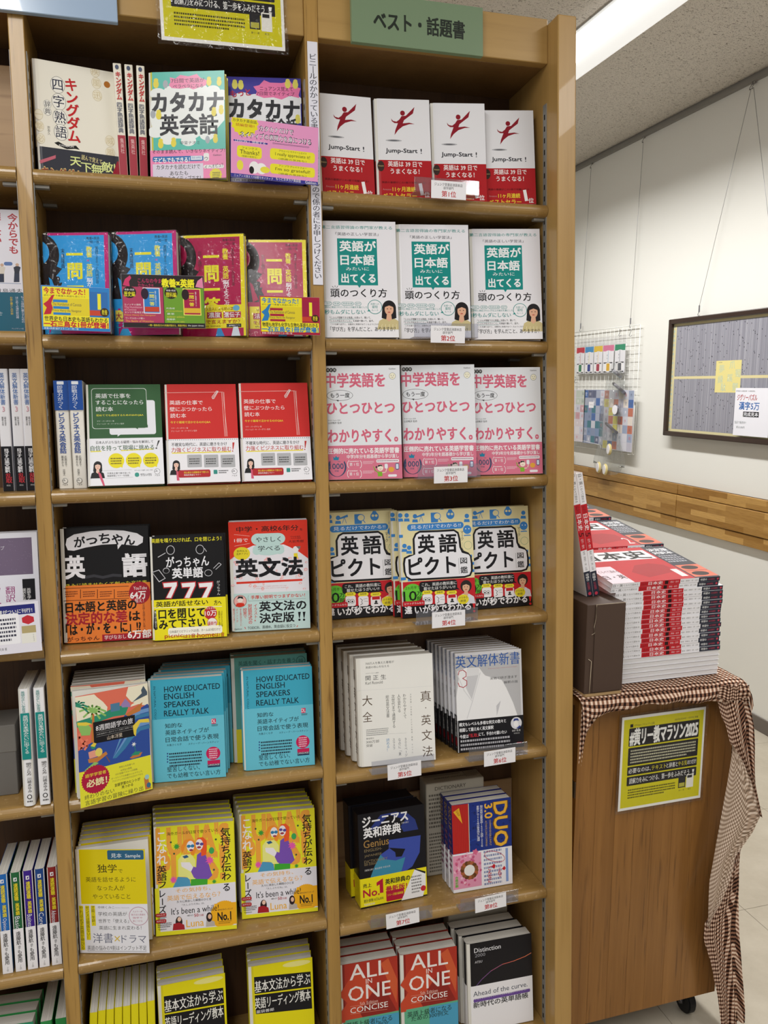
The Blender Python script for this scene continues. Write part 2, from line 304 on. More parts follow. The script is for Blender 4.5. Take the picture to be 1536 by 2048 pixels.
def colmesh(me,c):
    at=me.attributes.new('Col','FLOAT_COLOR','FACE'); at.data.foreach_set('color',list((*lin(c),1.))*len(me.polygons)); return me
# ------------------------------------------------------------ books
def shell(w,t,z0,z1,th,off=0,rnd=.5,flap=True,spine='l'):
    """cover wrapped round front, spine and back; spine rounded by rnd*t"""
    r=max(.0012,min(t*rnd,.012)); o=off
    def path(d):
        P=[(w+o*0,-d)]
        for k in range(6): a=rad(270-k*18); P.append((r+(r+d)*math.cos(a)*1.0, r+(r+d)*math.sin(a)))
        for k in range(6): a=rad(180-k*18); P.append((r+(r+d)*math.cos(a), t-r+(r+d)*math.sin(a)))
        P.append((w,t+d)); return P
    out=path(o); inn=path(o-th)[::-1]
    prof=out+inn
    if spine=='r': prof=[(w-x,y) for x,y in prof]
    me=extr(prof,z0,z1,'z'); return me
BK={}
def bookmeshes(des,t,rnd,spcol,hard,spine='l',bandcol=None,vinyl=False):
    key=(des,t,rnd,spcol,spine)
    if key in BK: return BK[key]
    W,H,bg,ops,band,bops=DES[des]; w,h=W*.001,H*.001; th=.0014 if hard else .0005
    d={}
    d['page_block']=box((.0012 if spine=='l' else .002),th+.0001,.0015 if not hard else .003,w-(.002 if spine=='l' else .0012),t-th-.0001,h-(.0004 if not hard else .003))
    d['cover']=colmesh(shell(w,t,0,h,th,0,rnd,spine=spine),spcol or bg)
    d['cover_print']=prmesh(des,[('r',(min(t*rnd,.012)*1000 if spine=='l' else 0)+.3,.1,W-.1 if spine=='l' else W-.3-min(t*rnd,.012)*1000,H-.1,bg)]+list(ops),W,H)
    if band:
        hb=(H-band[0])*.001; d['band']=colmesh(shell(w,t+.0001,.0002,hb,.0003,.00035,rnd,spine=spine),bandcol or band[1])
        d['band_print']=prmesh(des+'_b',list(bops),W,H,-.00032) if bops else None
    BK[key]=d; return d
ORD=['front','second','third','fourth','fifth','sixth','seventh','eighth','ninth','tenth']
def shelfmtx(x,y,z,yaw=0,lean=0,roll=0):
    return SHELF@Matrix.Translation(S(x,y,z))@Matrix.Rotation(rad(yaw),4,'Z')@Matrix.Rotation(rad(-lean),4,'X')@Matrix.Rotation(rad(roll),4,'Y')
def put_book(mtx,des,label,t,group=None,rnd=.5,spcol=None,hard=False,gloss=True,full=True,spine='l',spdes=None,openw=0,name='paperback_book',bandcol=None,vinyl=False,sc=1):
    if sc!=1: mtx=mtx@Matrix.Scale(sc,4)
    d=bookmeshes(des,t,rnd,spcol,hard,spine,bandcol); pm=MG if gloss else MP
    root=thing('hardcover_book' if hard else name,label,'book',mtx,group)
    def kid(n,me,m,par=root,loc=None):
        if me is None: return None
        o=bpy.data.objects.new(n,me); COL.objects.link(o)
        if not me.materials: me.materials.append(m)
        o.parent=par
        return o
    kid('page_block' if name!='boxed_dictionary' else 'box_body',d['page_block'],M_PAGE if name!='boxed_dictionary' else mat('black_box_card','#141317',.35))
    if openw:      # a display copy whose front cover springs open
        W,H=DES[des][0]*.001,DES[des][1]*.001
        c=kid('back_cover',colmesh(box(0,t-.0006,0,W,t,H),spcol or '#e8d860'),pm)
        f=kid('front_cover',colmesh(box(0,0,0,W,.0005,H),'#e9e6dc'),pm); f['label']='front cover standing open'
        p=kid('cover_print',d['cover_print'],pm,f)
        if spine=='r': f.matrix_local=Matrix.Translation((W,0,0))@Matrix.Rotation(rad(openw),4,'Z')@Matrix.Translation((-W,0,0))
        else: f.matrix_local=Matrix.Rotation(rad(-openw),4,'Z')
        if d.get('band'): pass
        return root
    kid('cover',d['cover'],pm)
    if full: kid('cover_print',d['cover_print'],pm)
    if d.get('band'):
        b=kid('paper_band',d['band'],pm)
        if full and d.get('band_print'): kid('band_print',d['band_print'],pm,b)
    if spdes:
        W,H,bg,ops,band,bops=DES[spdes]; al=list(ops)+([('r',.3,band[0],W-.3,H,band[1])] if band else [])+list(bops)
        o=kid('spine_print',prmesh(spdes,al,W,H),pm); o.matrix_local=Matrix.Translation((0,max(.0,t/2+W*.0005),0))@Matrix.Rotation(rad(-90),4,'Z')@Matrix.Translation((0,-.0008,0))
    if vinyl:
        W,H=DES[des][0]*.001,DES[des][1]*.001; kid('vinyl_wrap',filmbox(W,H,t),M_FILM)
    return root
FB={}
def filmbox(W,H,t):
    k=(W,H,t)
    if k not in FB: FB[k]=box(-.0012,-.0022,.0,W+.0015,t+.001,H+.001,.001,1)
    return FB[k]
ZT={'L':{1:1.904,2:1.6615,3:1.424,4:1.1697,5:.9277,6:.650,7:.386},'R':{1:1.8983,2:1.6617,3:1.4232,4:1.1698,5:.9119,6:.6314,7:.353},'F':{1:1.9057,2:1.666,3:1.4224,4:1.182,5:.927,6:.648,7:.386}}
def stack(des,sh,x,y,yaw,lean,t,n,label,back=None,dx=0,group=None,**kw):
    """n copies one behind the other, the front one described by label"""
    z=ZT[sh[0]][int(sh[1])]; yy=rad(yaw); kw2=dict(kw)
    for i in range(n):
        st=(t+.0011+(.0011 if DES[des][4] else 0))*i/K/math.cos(rad(lean)); px=x-math.sin(yy)*st+dx*i; py=y+math.cos(yy)*st
        dz=t*math.sin(rad(lean))/K if lean>0 else 0
        m=shelfmtx(px,py,z+dz+.0004,yaw,lean)
        lb=label if i==0 else (back or label)+(', '+ORD[min(i,9)]+' from the front' if n>2 else '')
        if i and 'openw' in kw2: kw2.pop('openw')
        put_book(m,des,lb,t,group if n>1 else None,full=(i==0 or abs(dx)>.004),**kw2)
# printed designs: millimetres on the printed object
DES={
'kingdom':(138,193,'#f1ede0',[('e',40.1,38.7,11.7,14.5,'#555'),('e',40.1,38.7,11.2,13.9,'#f4f2ea'),('v',40.1,28.3,49.1,16.4,'四','#1d2440',1),('e',40.4,67.3,11.7,14.3,'#555'),('e',40.4,67.3,11.1,13.8,'#f4f2ea'),('v',40.4,57,77.5,16.3,'字','#1d2440',1),('e',40.7,94,11.6,14.2,'#555'),('e',40.7,94,11.1,13.6,'#f4f2ea'),('v',40.7,83.8,104.2,16.3,'熟','#1d2440',1),('e',41,119.2,11.6,14.1,'#555'),('e',41,119.2,11,13.5,'#f4f2ea'),('v',41,109.1,129.2,16.2,'語','#1d2440',1),('e',21.5,74.2,6.4,7.2,'#777'),('e',21.5,74.2,6,6.8,'#f4f2ea'),('v',21.6,69.2,79.3,8.5,'辞','#334',0),('e',21.1,86.5,6.4,7.2,'#777'),('e',21.1,86.5,6,6.7,'#f4f2ea'),('v',21.2,81.5,91.5,8.5,'典','#334',0),('v',62.1,24,134.2,19.4,'キングダム','#a88',3),('v',62.1,24,134.2,17.5,'キングダム','#c9282d',3),('v',21.4,111.4,126.8,4.1,'原泰久','#555',0),('e',104,4.2,8.1,10,'#cdbf9b'),('e',104,4.2,7.6,9.4,'#efe8d4'),('v',104,-2.4,10.8,11.8,'疾','#d6c7a2',0),('e',105,24.1,8.1,10,'#cdbf9b'),('e',105,24.1,7.5,9.4,'#efe8d4'),('v',105,17.6,30.7,11.8,'風','#d6c7a2',0),('e',105.2,45.6,8.1,9.9,'#cdbf9b'),('e',105.2,45.6,7.5,9.3,'#efe8d4'),('v',105.2,39.1,52.1,11.8,'迅','#d6c7a2',0),('e',122.4,122.1,8.2,9.7,'#cdbf9b'),('e',122.4,122.1,7.6,9.1,'#efe8d4'),('v',122.4,115.7,128.5,11.9,'威','#d6c7a2',0),('e',121.9,142.5,8.1,9.6,'#cdbf9b'),('e',121.9,142.5,7.6,9,'#efe8d4'),('v',121.9,136.2,148.9,11.8,'風','#d6c7a2',0),('e',6.5,93.9,6.9,9.1,'#cdbf9b'),('e',6.5,93.9,6.4,8.5,'#efe8d4'),('v',6.5,87.9,99.8,10.1,'一','#d6c7a2',0),('e',7,113.5,6.9,9,'#cdbf9b'),('e',7,113.5,6.4,8.4,'#efe8d4'),('v',7,107.5,119.4,10.1,'撃','#d6c7a2',0),('e',7.5,134.3,6.9,8.9,'#cdbf9b'),('e',7.5,134.3,6.4,8.4,'#efe8d4'),('v',7.5,128.5,140.2,10,'必','#d6c7a2',0),('p',[(28.8,138.5),(35.7,135.6),(49,141.7),(64.3,138.4),(70.4,144.9),(62.8,144.3),(48.8,146.7),(34.2,142.1)],'#222'),('t',48.5,141.4,23.7,3.2,'KINGDOM','#eee',0),('e',123.1,23.6,5.4,5.7,'#b5722f')],(147.6,'#3a3c46'),[('t',89.5,159.1,34.4,9,'読んで覚えて','#e8dc9c',1,7),('v',62,157.3,174.5,15.9,'天','#e6f0a0',2),('v',79.5,165.5,182.9,16.3,'下','#e6f0a0',2),('v',97.2,166.6,184.2,16.7,'無','#e6f0a0',2),('v',115.1,160.4,178.2,17.2,'敵','#e6f0a0',2),('t',130.4,169.9,7.7,16.9,'!!','#e6f0a0',3),('p',[(3.3,172),(29.9,159.5),(29.6,165.1),(4.3,177.4)],'#c86a7c'),('t',39.2,189.4,65.9,17,'キングダム','#e8d08a',4),('t',39.2,189.4,65.9,14.9,'キングダム','#8d2a2c',2),('p',[(73.5,189.1),(81.3,187),(89,189.2),(97.1,187.1),(105,189.3),(105.8,193),(74.3,193)],'#c23b45'),('p',[(132.9,156.3),(136.9,156.4),(137.5,193),(118.2,193)],'#a5263a')]),
'kspine':(13,191,'#f1ede0',[('e',6.2,6.2,3,3.6,'#46506e'),('v',7.3,13.5,59.4,8,'キングダム','#c9282d',3),('v',6.4,62.9,113.1,7.6,'四字熟語辞典','#46506e',1)],(116.7,'#a5283a'),[('v',7,121.5,146.7,5.5,'集英社','#e8c0c0',0)]),
'katakana':(137,190,'#58bfb1',[('p',[(5.9,40.4),(19.7,33.9),(39.8,36.7),(57.4,33.8),(76.7,32.9),(95.5,34.9),(112.1,31.1),(126,36.9),(135.9,41.4),(135.6,87.7),(120.3,104.6),(95.8,111.3),(76.8,122.4),(55.7,118.5),(22.8,117),(7.2,106),(1.9,79)],'#eef3f2'),('e',17.3,38.4,14.6,10.2,'#eef3f2'),('e',42,34.5,14.2,10.1,'#eef3f2'),('e',68.2,31.9,13.8,9.9,'#eef3f2'),('e',93.5,32.1,13.4,9.8,'#eef3f2'),('e',116,35.5,13.1,9.6,'#eef3f2'),('e',131.8,43.4,12.8,9.5,'#eef3f2'),('e',11.7,106,14.6,10.1,'#eef3f2'),('e',33.9,119,14.2,9.9,'#eef3f2'),('e',70.5,122.5,13.6,9.7,'#eef3f2'),('e',103.9,113.3,13.1,9.5,'#eef3f2'),('p',[(39.2,9.7),(49,12.4),(57.9,6.1),(72.9,8.9),(87.9,5.2),(94,12),(106.3,16.9),(104,25.5),(93.6,28.4),(80.9,32.3),(72.5,28.8),(57.4,30.5),(42.1,28.9),(36.7,23.1),(40.1,18.8)],'#f08ab5'),('t',71.5,16.4,59.2,7.9,'7日間で英語が','#442338',1),('t',71.8,26.2,54.1,7.1,'ペラペラになる','#442338',1),('t',70.1,55.1,126.7,35,'カタカナ','#2b2d33',4),('t',71.7,95,103.9,35.8,'英会話','#2b2d33',3),('t',72.9,126.5,34.9,6.5,'甲斐ナオミ','#234',0),('e',14.2,21.2,5,7.3,'#e8d84a'),('e',14.3,14.4,4.1,3.6,'#e8d84a'),('e',109.3,20.2,4.5,6.9,'#e8d84a'),('e',109.4,13.8,3.7,3.5,'#e8d84a'),('e',127.5,20.9,4.4,6.8,'#e8d84a'),('e',127.6,14.5,3.6,3.4,'#e8d84a'),('e',17.8,76.8,5,7.2,'#e8d84a'),('e',17.9,70,4.1,3.6,'#e8d84a'),('e',117,73.9,4.4,6.8,'#e8d84a'),('e',117.2,67.6,3.6,3.4,'#e8d84a'),('e',130.1,70.9,4.3,6.7,'#e8d84a'),('e',130.3,64.5,3.6,3.4,'#e8d84a'),('e',20.4,128.1,4.9,7.1,'#e8d84a'),('e',20.5,121.4,4,3.6,'#e8d84a'),('e',43.6,126.4,4.8,7,'#e8d84a'),('e',43.7,119.8,3.9,3.5,'#e8d84a'),('e',118.8,121.4,4.4,6.7,'#e8d84a'),('e',119,115.1,3.6,3.4,'#e8d84a'),('e',31.1,21.8,4.5,7.2,'#aab0b8'),('e',104.7,121.7,4.1,6.8,'#aab0b8'),('e',7.7,74.5,4.6,7.2,'#aab0b8'),('r',1,138.7,137,190,'#f28cbb')],(140.9,'#f28cbb'),[('t',70.3,141.3,130.1,6.9,'そのまま読んで、いきなりネイティブ！','#5a2440',1),('r',97,145.3,106.8,159.6,'#eee',3),('t',101.8,155.4,6.1,7.1,'ウ','#222',1),('r',96.5,166.4,133.2,172.8,'#eee',3),('t',114.9,168.8,33.3,7,'イ ヘオピュ？','#222',1,-7),('t',121.5,149.2,15,3.3,'Gakken','#333',0),('s',118.2,184,11.8,12,0.85,'#e9dd3e'),('w',112.3,179.1,125.9,190.7,4,'#553'),('r',5.4,149.7,96.7,159,'#2a72b5',3),('t',39.7,156.6,64.5,9.6,'子どもでもできる！','#fff',2),('r',74.1,149.9,94.3,157,'#dfe8f2'),('t',84.2,153.1,17.1,4.3,'見本 SAMPLE','#2a72b5',0),('r',5.2,163.1,96,190,'#ded8ea'),('t',51.1,168.9,78.7,8.6,'カタカナを読むだけで','#333',1),('t',52.1,180.1,32.3,8.2,'あなたも','#333',1),('t',50.6,189.7,80.8,9.5,'今日からネイティブです！','#333',1)]),
'motto':(138,196,'#4540a0',[('p',[(2.8,43.9),(24.2,31.8),(45.4,33.2),(66.5,36.7),(96.1,40),(119.4,36.8),(136.2,40.5),(136.4,82.3),(4.5,83.5)],'#eef0f4'),('e',11.3,43.5,14.9,8.9,'#eef0f4'),('e',32.6,37.1,14.9,8.9,'#eef0f4'),('e',55.9,39.4,14.8,8.9,'#eef0f4'),('e',81.2,40.6,14.8,8.9,'#eef0f4'),('e',106.6,39.5,14.8,8.9,'#eef0f4'),('e',125.6,41,14.8,8.9,'#eef0f4'),('p',[(52.1,17.1),(62.9,14.4),(71.7,5),(82.2,9.1),(103.5,9.4),(118.6,5.3),(124.6,14.1),(137.2,18.1),(133.5,29.5),(134.2,36.1),(117.5,32.4),(102.4,39.7),(87.7,35.9),(70.7,37.7),(56,32.7),(58.3,25.9)],'#ef7fb2'),('t',93.5,20.5,59.5,8.2,'ニュアンス覚えて','#442338',1),('t',92.1,29.5,67.8,7.2,'7日間でネイティブ','#442338',1),('t',29,29.9,35.5,13.4,'もっと','#c2304f',3,-8),('t',71.1,58.8,124.4,35.4,'カタカナ','#2b2d33',4),('e',19.1,15.1,5.1,7.7,'#e6dd6a'),('e',19.2,8.8,3.9,3.6,'#e6dd6a'),('e',29.8,15.8,5.1,7.7,'#e6dd6a'),('e',29.9,9.5,3.9,3.6,'#e6dd6a'),('e',114.1,11.2,5.1,7.7,'#e6dd6a'),('e',114.3,4.8,3.8,3.6,'#e6dd6a'),('e',127.9,11.7,5.1,7.7,'#e6dd6a'),('e',128.2,5.4,3.8,3.6,'#e6dd6a'),('e',130.4,76,5,7.4,'#e6dd6a'),('e',130.6,69.9,3.8,3.5,'#e6dd6a'),('t',100.6,88.7,54.3,26.1,'英会話','#2b2d33',3),('r',7.5,184.3,67.5,190.9,'#a8a4b0'),('t',40,188,53,7,'I\'m so grateful!','#333',0)],None,[]),
'motto_card':(148,96,'#e79bc9',[('r',0,90.1,148,96,'#3a3a94'),('s',22.6,6.2,23.6,16,0.88,'#e9de2b'),('t',22.6,4.1,39.4,5.3,'カタカナ英会話','#333',1),('t',23.4,11,30.9,4.9,'続編登場!!','#b53',1),('t',75.9,12.9,58,9.7,'カタカナだけで','#2b2640',3),('t',75.9,12.9,56,8.1,'カタカナだけで','#f6f4fa',1),('t',75.2,25.9,120.9,10.2,'ネイティブの表現力を身につける','#2b2640',3),('t',75.2,25.9,118.9,8.1,'ネイティブの表現力を身につける','#f6f4fa',1),('r',4.1,35.3,61.3,37.9,'#3a3a94',3),('t',32.2,36.5,50.3,4.9,'LESSON 1  感謝する','#f3eff8',0),('w',69.5,33.1,132.5,35.8,2,'#546'),('r',10,43.9,51.4,63,'#ece336',5),('t',31,47.4,25.7,3.7,'フェンクス','#443',1),('t',30.7,53.9,32.1,6.9,'Thanks!','#332',0),('t',30.6,60.8,25.7,3.3,'（感謝の気持ち）','#443',0),('r',65.2,42.5,142.3,60.3,'#ece336',5),('t',104.2,45.6,47.5,3.6,'アウィーリ ウアイーシエイト','#443',1),('t',103.9,51.9,59.5,6.8,'I really appreciate it!','#332',0),('t',103.8,58.7,47.6,3.2,'（感謝の気持ち）','#443',0),('r',65.4,67.6,142.6,83.9,'#ece336',5),('t',104.4,69.8,47.6,3.6,'アン ソウ グレイトフォー','#443',1),('t',104.2,76.2,59.5,6.8,'I\'m so grateful!','#332',0),('t',104,83,47.6,3.2,'（感謝の気持ち）','#443',0),('e',15.2,76,5.4,8.2,'#e9de4b'),('e',38.8,77.5,8.2,10.1,'#f2f2f2'),('e',50.9,78.2,9.1,9.1,'#f2f2f2'),('e',34.5,82,4.1,6.1,'#222'),('e',57,79.5,8.1,5.2,'#e9de4b'),('t',38,93.2,65.4,4.1,'ニュアンス覚えて7日間でネイティブ','#eee',0),('t',96.9,92,42.5,4.9,'もっとカタカナ英会話','#eee',1),('t',135.6,92.5,19.3,4.8,'Gakken','#eee',0)],None,[]),
'qa_blue':(112,174,'#c22277',[('r',0,4.5,105,174,'#2d9fe6'),('e',-2,38,30,36,'#1c1214'),('e',-6,34,17,20,'#2d9fe6'),('p',[(0,55),(12,52),(32,62),(22,74),(40,112),(0,112)],'#1c1214'),('p',[(9,76),(14,80),(24,108),(14,112)],'#2d9fe6'),('t',25,86,14,22,'&','#1c1214',3),('v',54,24,136,24,'一問一答','#f0e92e',4),('v',34,27,62,6,'末廣隆典','#222',1),('v',79,24,43,9,'教養','#f0e92e',2),('v',79,44,52,9,'×','#c33f9a',1),('v',79,54,76,9,'英語','#f0e92e',2),('v',79,78,122,9,'脳がよろこぶ','#f4f4f8',2),('v',92,24,88,5,'英語でまるっと同時学習','#233',0),('t',86,10,22,5,'教養×英語','#222',1),('t',86,16.5,22,5,'一問一答','#222',1)],(128,'#c22277'),[('r',3,131,26,150,'#f0e25a'),('t',14,141,20,12,'大人','#a02348',2),('t',14,156,20,11,'これ','#4fd0e6',2),('e',16,128,4,6,'#5aa7e0'),('p',[(8,174),(14,162),(24,162),(30,174)],'#3aa6e0')]),
'qa_magenta':(112,174,'#efe01c',[('r',0,4.5,105,174,'#b3154f'),('e',-2,38,30,36,'#1c1214'),('e',-6,34,17,20,'#b3154f'),('p',[(0,55),(12,52),(32,62),(22,74),(40,112),(0,112)],'#1c1214'),('p',[(9,76),(14,80),(24,108),(14,112)],'#b3154f'),('t',25,86,14,22,'&','#1c1214',3),('v',54,24,136,24,'一問一答','#f0e92e',4),('v',34,27,62,6,'かがくと森田くん','#222',1),('v',79,24,43,9,'教養','#f0e92e',2),('v',79,44,52,9,'×','#c33f9a',1),('v',79,54,76,9,'英語','#f0e92e',2),('v',79,78,122,9,'脳がよろこぶ','#f4f4f8',2),('v',92,24,88,5,'英語でまるっと同時学習','#233',0),('t',86,10,22,5,'教養×英語','#222',1),('t',86,16.5,22,5,'一問一答','#222',1)],(120,'#f0e22e'),[('r',0,160,108,174,'#b3154f'),('t',58,127,76,5.5,'サイエンス芸人による初の冒険','#7a3b12',1),('e',96,126,6,5,'#6ab4dc'),('r',14,132,40,143,'#b01f3c'),('r',44,132,70,143,'#b01f3c'),('r',73,132,104,143,'#b01f3c'),('t',27,137.5,22,9,'法則','#eee',2),('t',57,137.5,22,9,'濃度','#eee',2),('t',88,137.5,28,9,'遺伝子','#eee',2),('t',58,149,88,7,'を英語で言えますか？','#a52a18',2),('t',42,156.5,50,4,'the japan times','#222'),('r',78,153,104,159,'#222'),('t',92,156,20,3,'音声無料アプリ','#eee'),('p',[(58,174),(62,160),(68,160),(74,174)],'#3a8fd0'),('p',[(86,174),(90,158),(98,158),(102,174)],'#d8e4ee')]),
'history_card':(104,70,'#2a80c8',[('r',2,2,72.8,62,'#f0e22e'),('r',2,18.9,72.8,46.2,'#e3cf2c'),('t',35.36,8.4,62.4,9.8,'今までなかった！','#bf2038',3),('t',35.36,15.75,62.4,3,'読むだけで教養も英語も身につく','#333'),('r',17.68,21.7,39.52,25.9,'#2a80c8'),('t',38.48,28.7,43.68,5,'The Humiliation of Canossa','#444'),('r',17.68,32.2,41.6,36.4,'#2a80c8'),('t',38.48,39.2,43.68,5,'Prince Henry the Navigator','#444'),('r',17.68,42,43.68,45.85,'#2a80c8'),('p',[(3,46.2),(8,35),(3,29.4),(10,23.8),(16,15.4),(20,14),(15,28),(17,35),(14,44.8)],'#bf2038'),('r',72.8,7,100.88,46.2,'#2f6fb5'),('r',85.28,9.8,90.48,35,'#efe63a'),('r',72.8,36.4,98.8,44.8,'#c8452f'),('e',95.68,39.2,6.76,7,'#3c2818'),('t',95.68,39.2,8.32,8.4,'教養','#f0e22e'),('r',2,47.6,102,65.1,'#f0e22e'),('t',52,52.15,95.68,7.7,'世界史も日本史も英語もわかる','#222',2),('t',52,60.55,97.76,9.1,'一石三鳥な1冊が登場！','#bf2038',4),('t',29.12,67.55,52,2.8,'教養×英語 脳がよろこぶ一問一答','#eee')],None,[]),
'science_card':(105,65,'#a8203f',[('r',2,2,73.5,57,'#f0e22e'),('r',2,17.55,73.5,42.9,'#e3cf2c'),('t',35.7,7.8,63,9.1,'今までなかった！','#2a7fc0',3),('t',35.7,14.625,63,3,'読むだけで教養も英語も身につく','#333'),('r',17.85,20.15,39.9,24.05,'#a8203f'),('t',38.85,26.65,44.1,5,'The Humiliation of Canossa','#444'),('r',17.85,29.9,42,33.8,'#a8203f'),('t',38.85,36.4,44.1,5,'Prince Henry the Navigator','#444'),('r',17.85,39,44.1,42.575,'#a8203f'),('p',[(3,42.9),(8,32.5),(3,27.3),(10,22.1),(16,14.3),(20,13),(15,26),(17,32.5),(14,41.6)],'#2a7fc0'),('r',73.5,6.5,101.85,42.9,'#a11d45'),('r',86.1,9.1,91.35,32.5,'#efe63a'),('r',73.5,33.8,99.75,41.6,'#c8452f'),('e',96.6,36.4,6.825,6.5,'#3c2818'),('t',96.6,36.4,8.4,7.8,'教養','#f0e22e'),('r',2,44.2,103,60.45,'#f0e22e'),('t',52.5,48.425,96.6,7.15,'物理も地学も化学も生物も英語もわかる','#222',2),('t',52.5,56.225,98.7,8.45,'一石五鳥な1冊が登場！','#2a7fc0',4),('t',29.4,62.725,52.5,2.8,'教養×英語 脳がよろこぶ一問一答','#eee')],None,[]),
'double_card':(132,86,'#2a2326',[('t',48,10,44,7.5,'こんなの今まで','#c9336a',1),('t',38,18,24,7.5,'なかった!!','#c9336a',1),('t',90,13,52,13,'教養×英語','#f3ec2c',4),('p',[(2,18),(6,8),(14,2),(16,6),(12,12),(13,20)],'#d0386c'),('p',[(118,18),(122,8),(130,2),(131,20)],'#e58ab0'),('r',1,20,65,78,'#b23f63'),('r',66,20,131,78,'#6fa032'),('e',12,29,10.5,9.5,'#221c1c'),('t',12,32,17,8,'歴史編','#f3ec2c',1),('t',12,25,15,3,'教養×英語','#eee'),('e',78,29,10.5,9.5,'#221c1c'),('t',78,32,17,8,'理科編','#f3ec2c',1),('t',78,25,15,3,'教養×英語','#eee'),('r',33,21,60,63,'#e8e0ea'),('r',34.5,22.5,58.5,61.5,'#2f7fc8'),('e',36,31,6,9,'#2c1c30'),('v',47,26,50,7,'一問一答','#f0e83a',2),('v',53,26,50,2,'教養×英語脳がよろこぶ','#eee'),('r',35,52,58,60,'#c8452f'),('r',97,21,126,65,'#efe26a'),('r',98.5,22.5,124.5,63.5,'#a8204a'),('e',101,31,6,9,'#2c1c20'),('v',111,26,50,7,'一問一答','#f0e83a',2),('v',118,26,50,2,'教養×英語脳がよろこぶ','#eee'),('r',98,53,125,61,'#e2b63a'),('t',16,49,26,3,'カノッサの屈辱','#eee'),('t',17,53,28,3.2,'The Humiliation','#e8b0c0'),('t',12,57,19,3.2,'of Canossa','#e8b0c0'),('t',18,61.5,30,3,'エンリケ航海王子','#eee'),('t',27,66,50,3.4,'Prince Henry the Navigator','#e8b040'),('t',19,71,30,3,'ワーテルローの戦い','#eee'),('t',26,75.5,44,3.4,'The Battle of Waterloo','#e8b040'),('t',76,54,14,3,'光合成','#eee'),('t',82,58.5,26,3.4,'photosynthesis','#d8d04a'),('t',76,63,12,3,'夏至','#eee'),('t',84,67.5,28,3.4,'summer solstice','#d8d04a'),('t',76,72,14,3,'周期表','#eee'),('t',84,76,28,3.2,'The periodic table','#d8d04a'),('t',70,82,62,3.4,'一問一答形式だから知識が固まる、英語が残る','#f0e23c',1),('t',116,82,26,3.4,'the japan times','#eee')],None,[]),
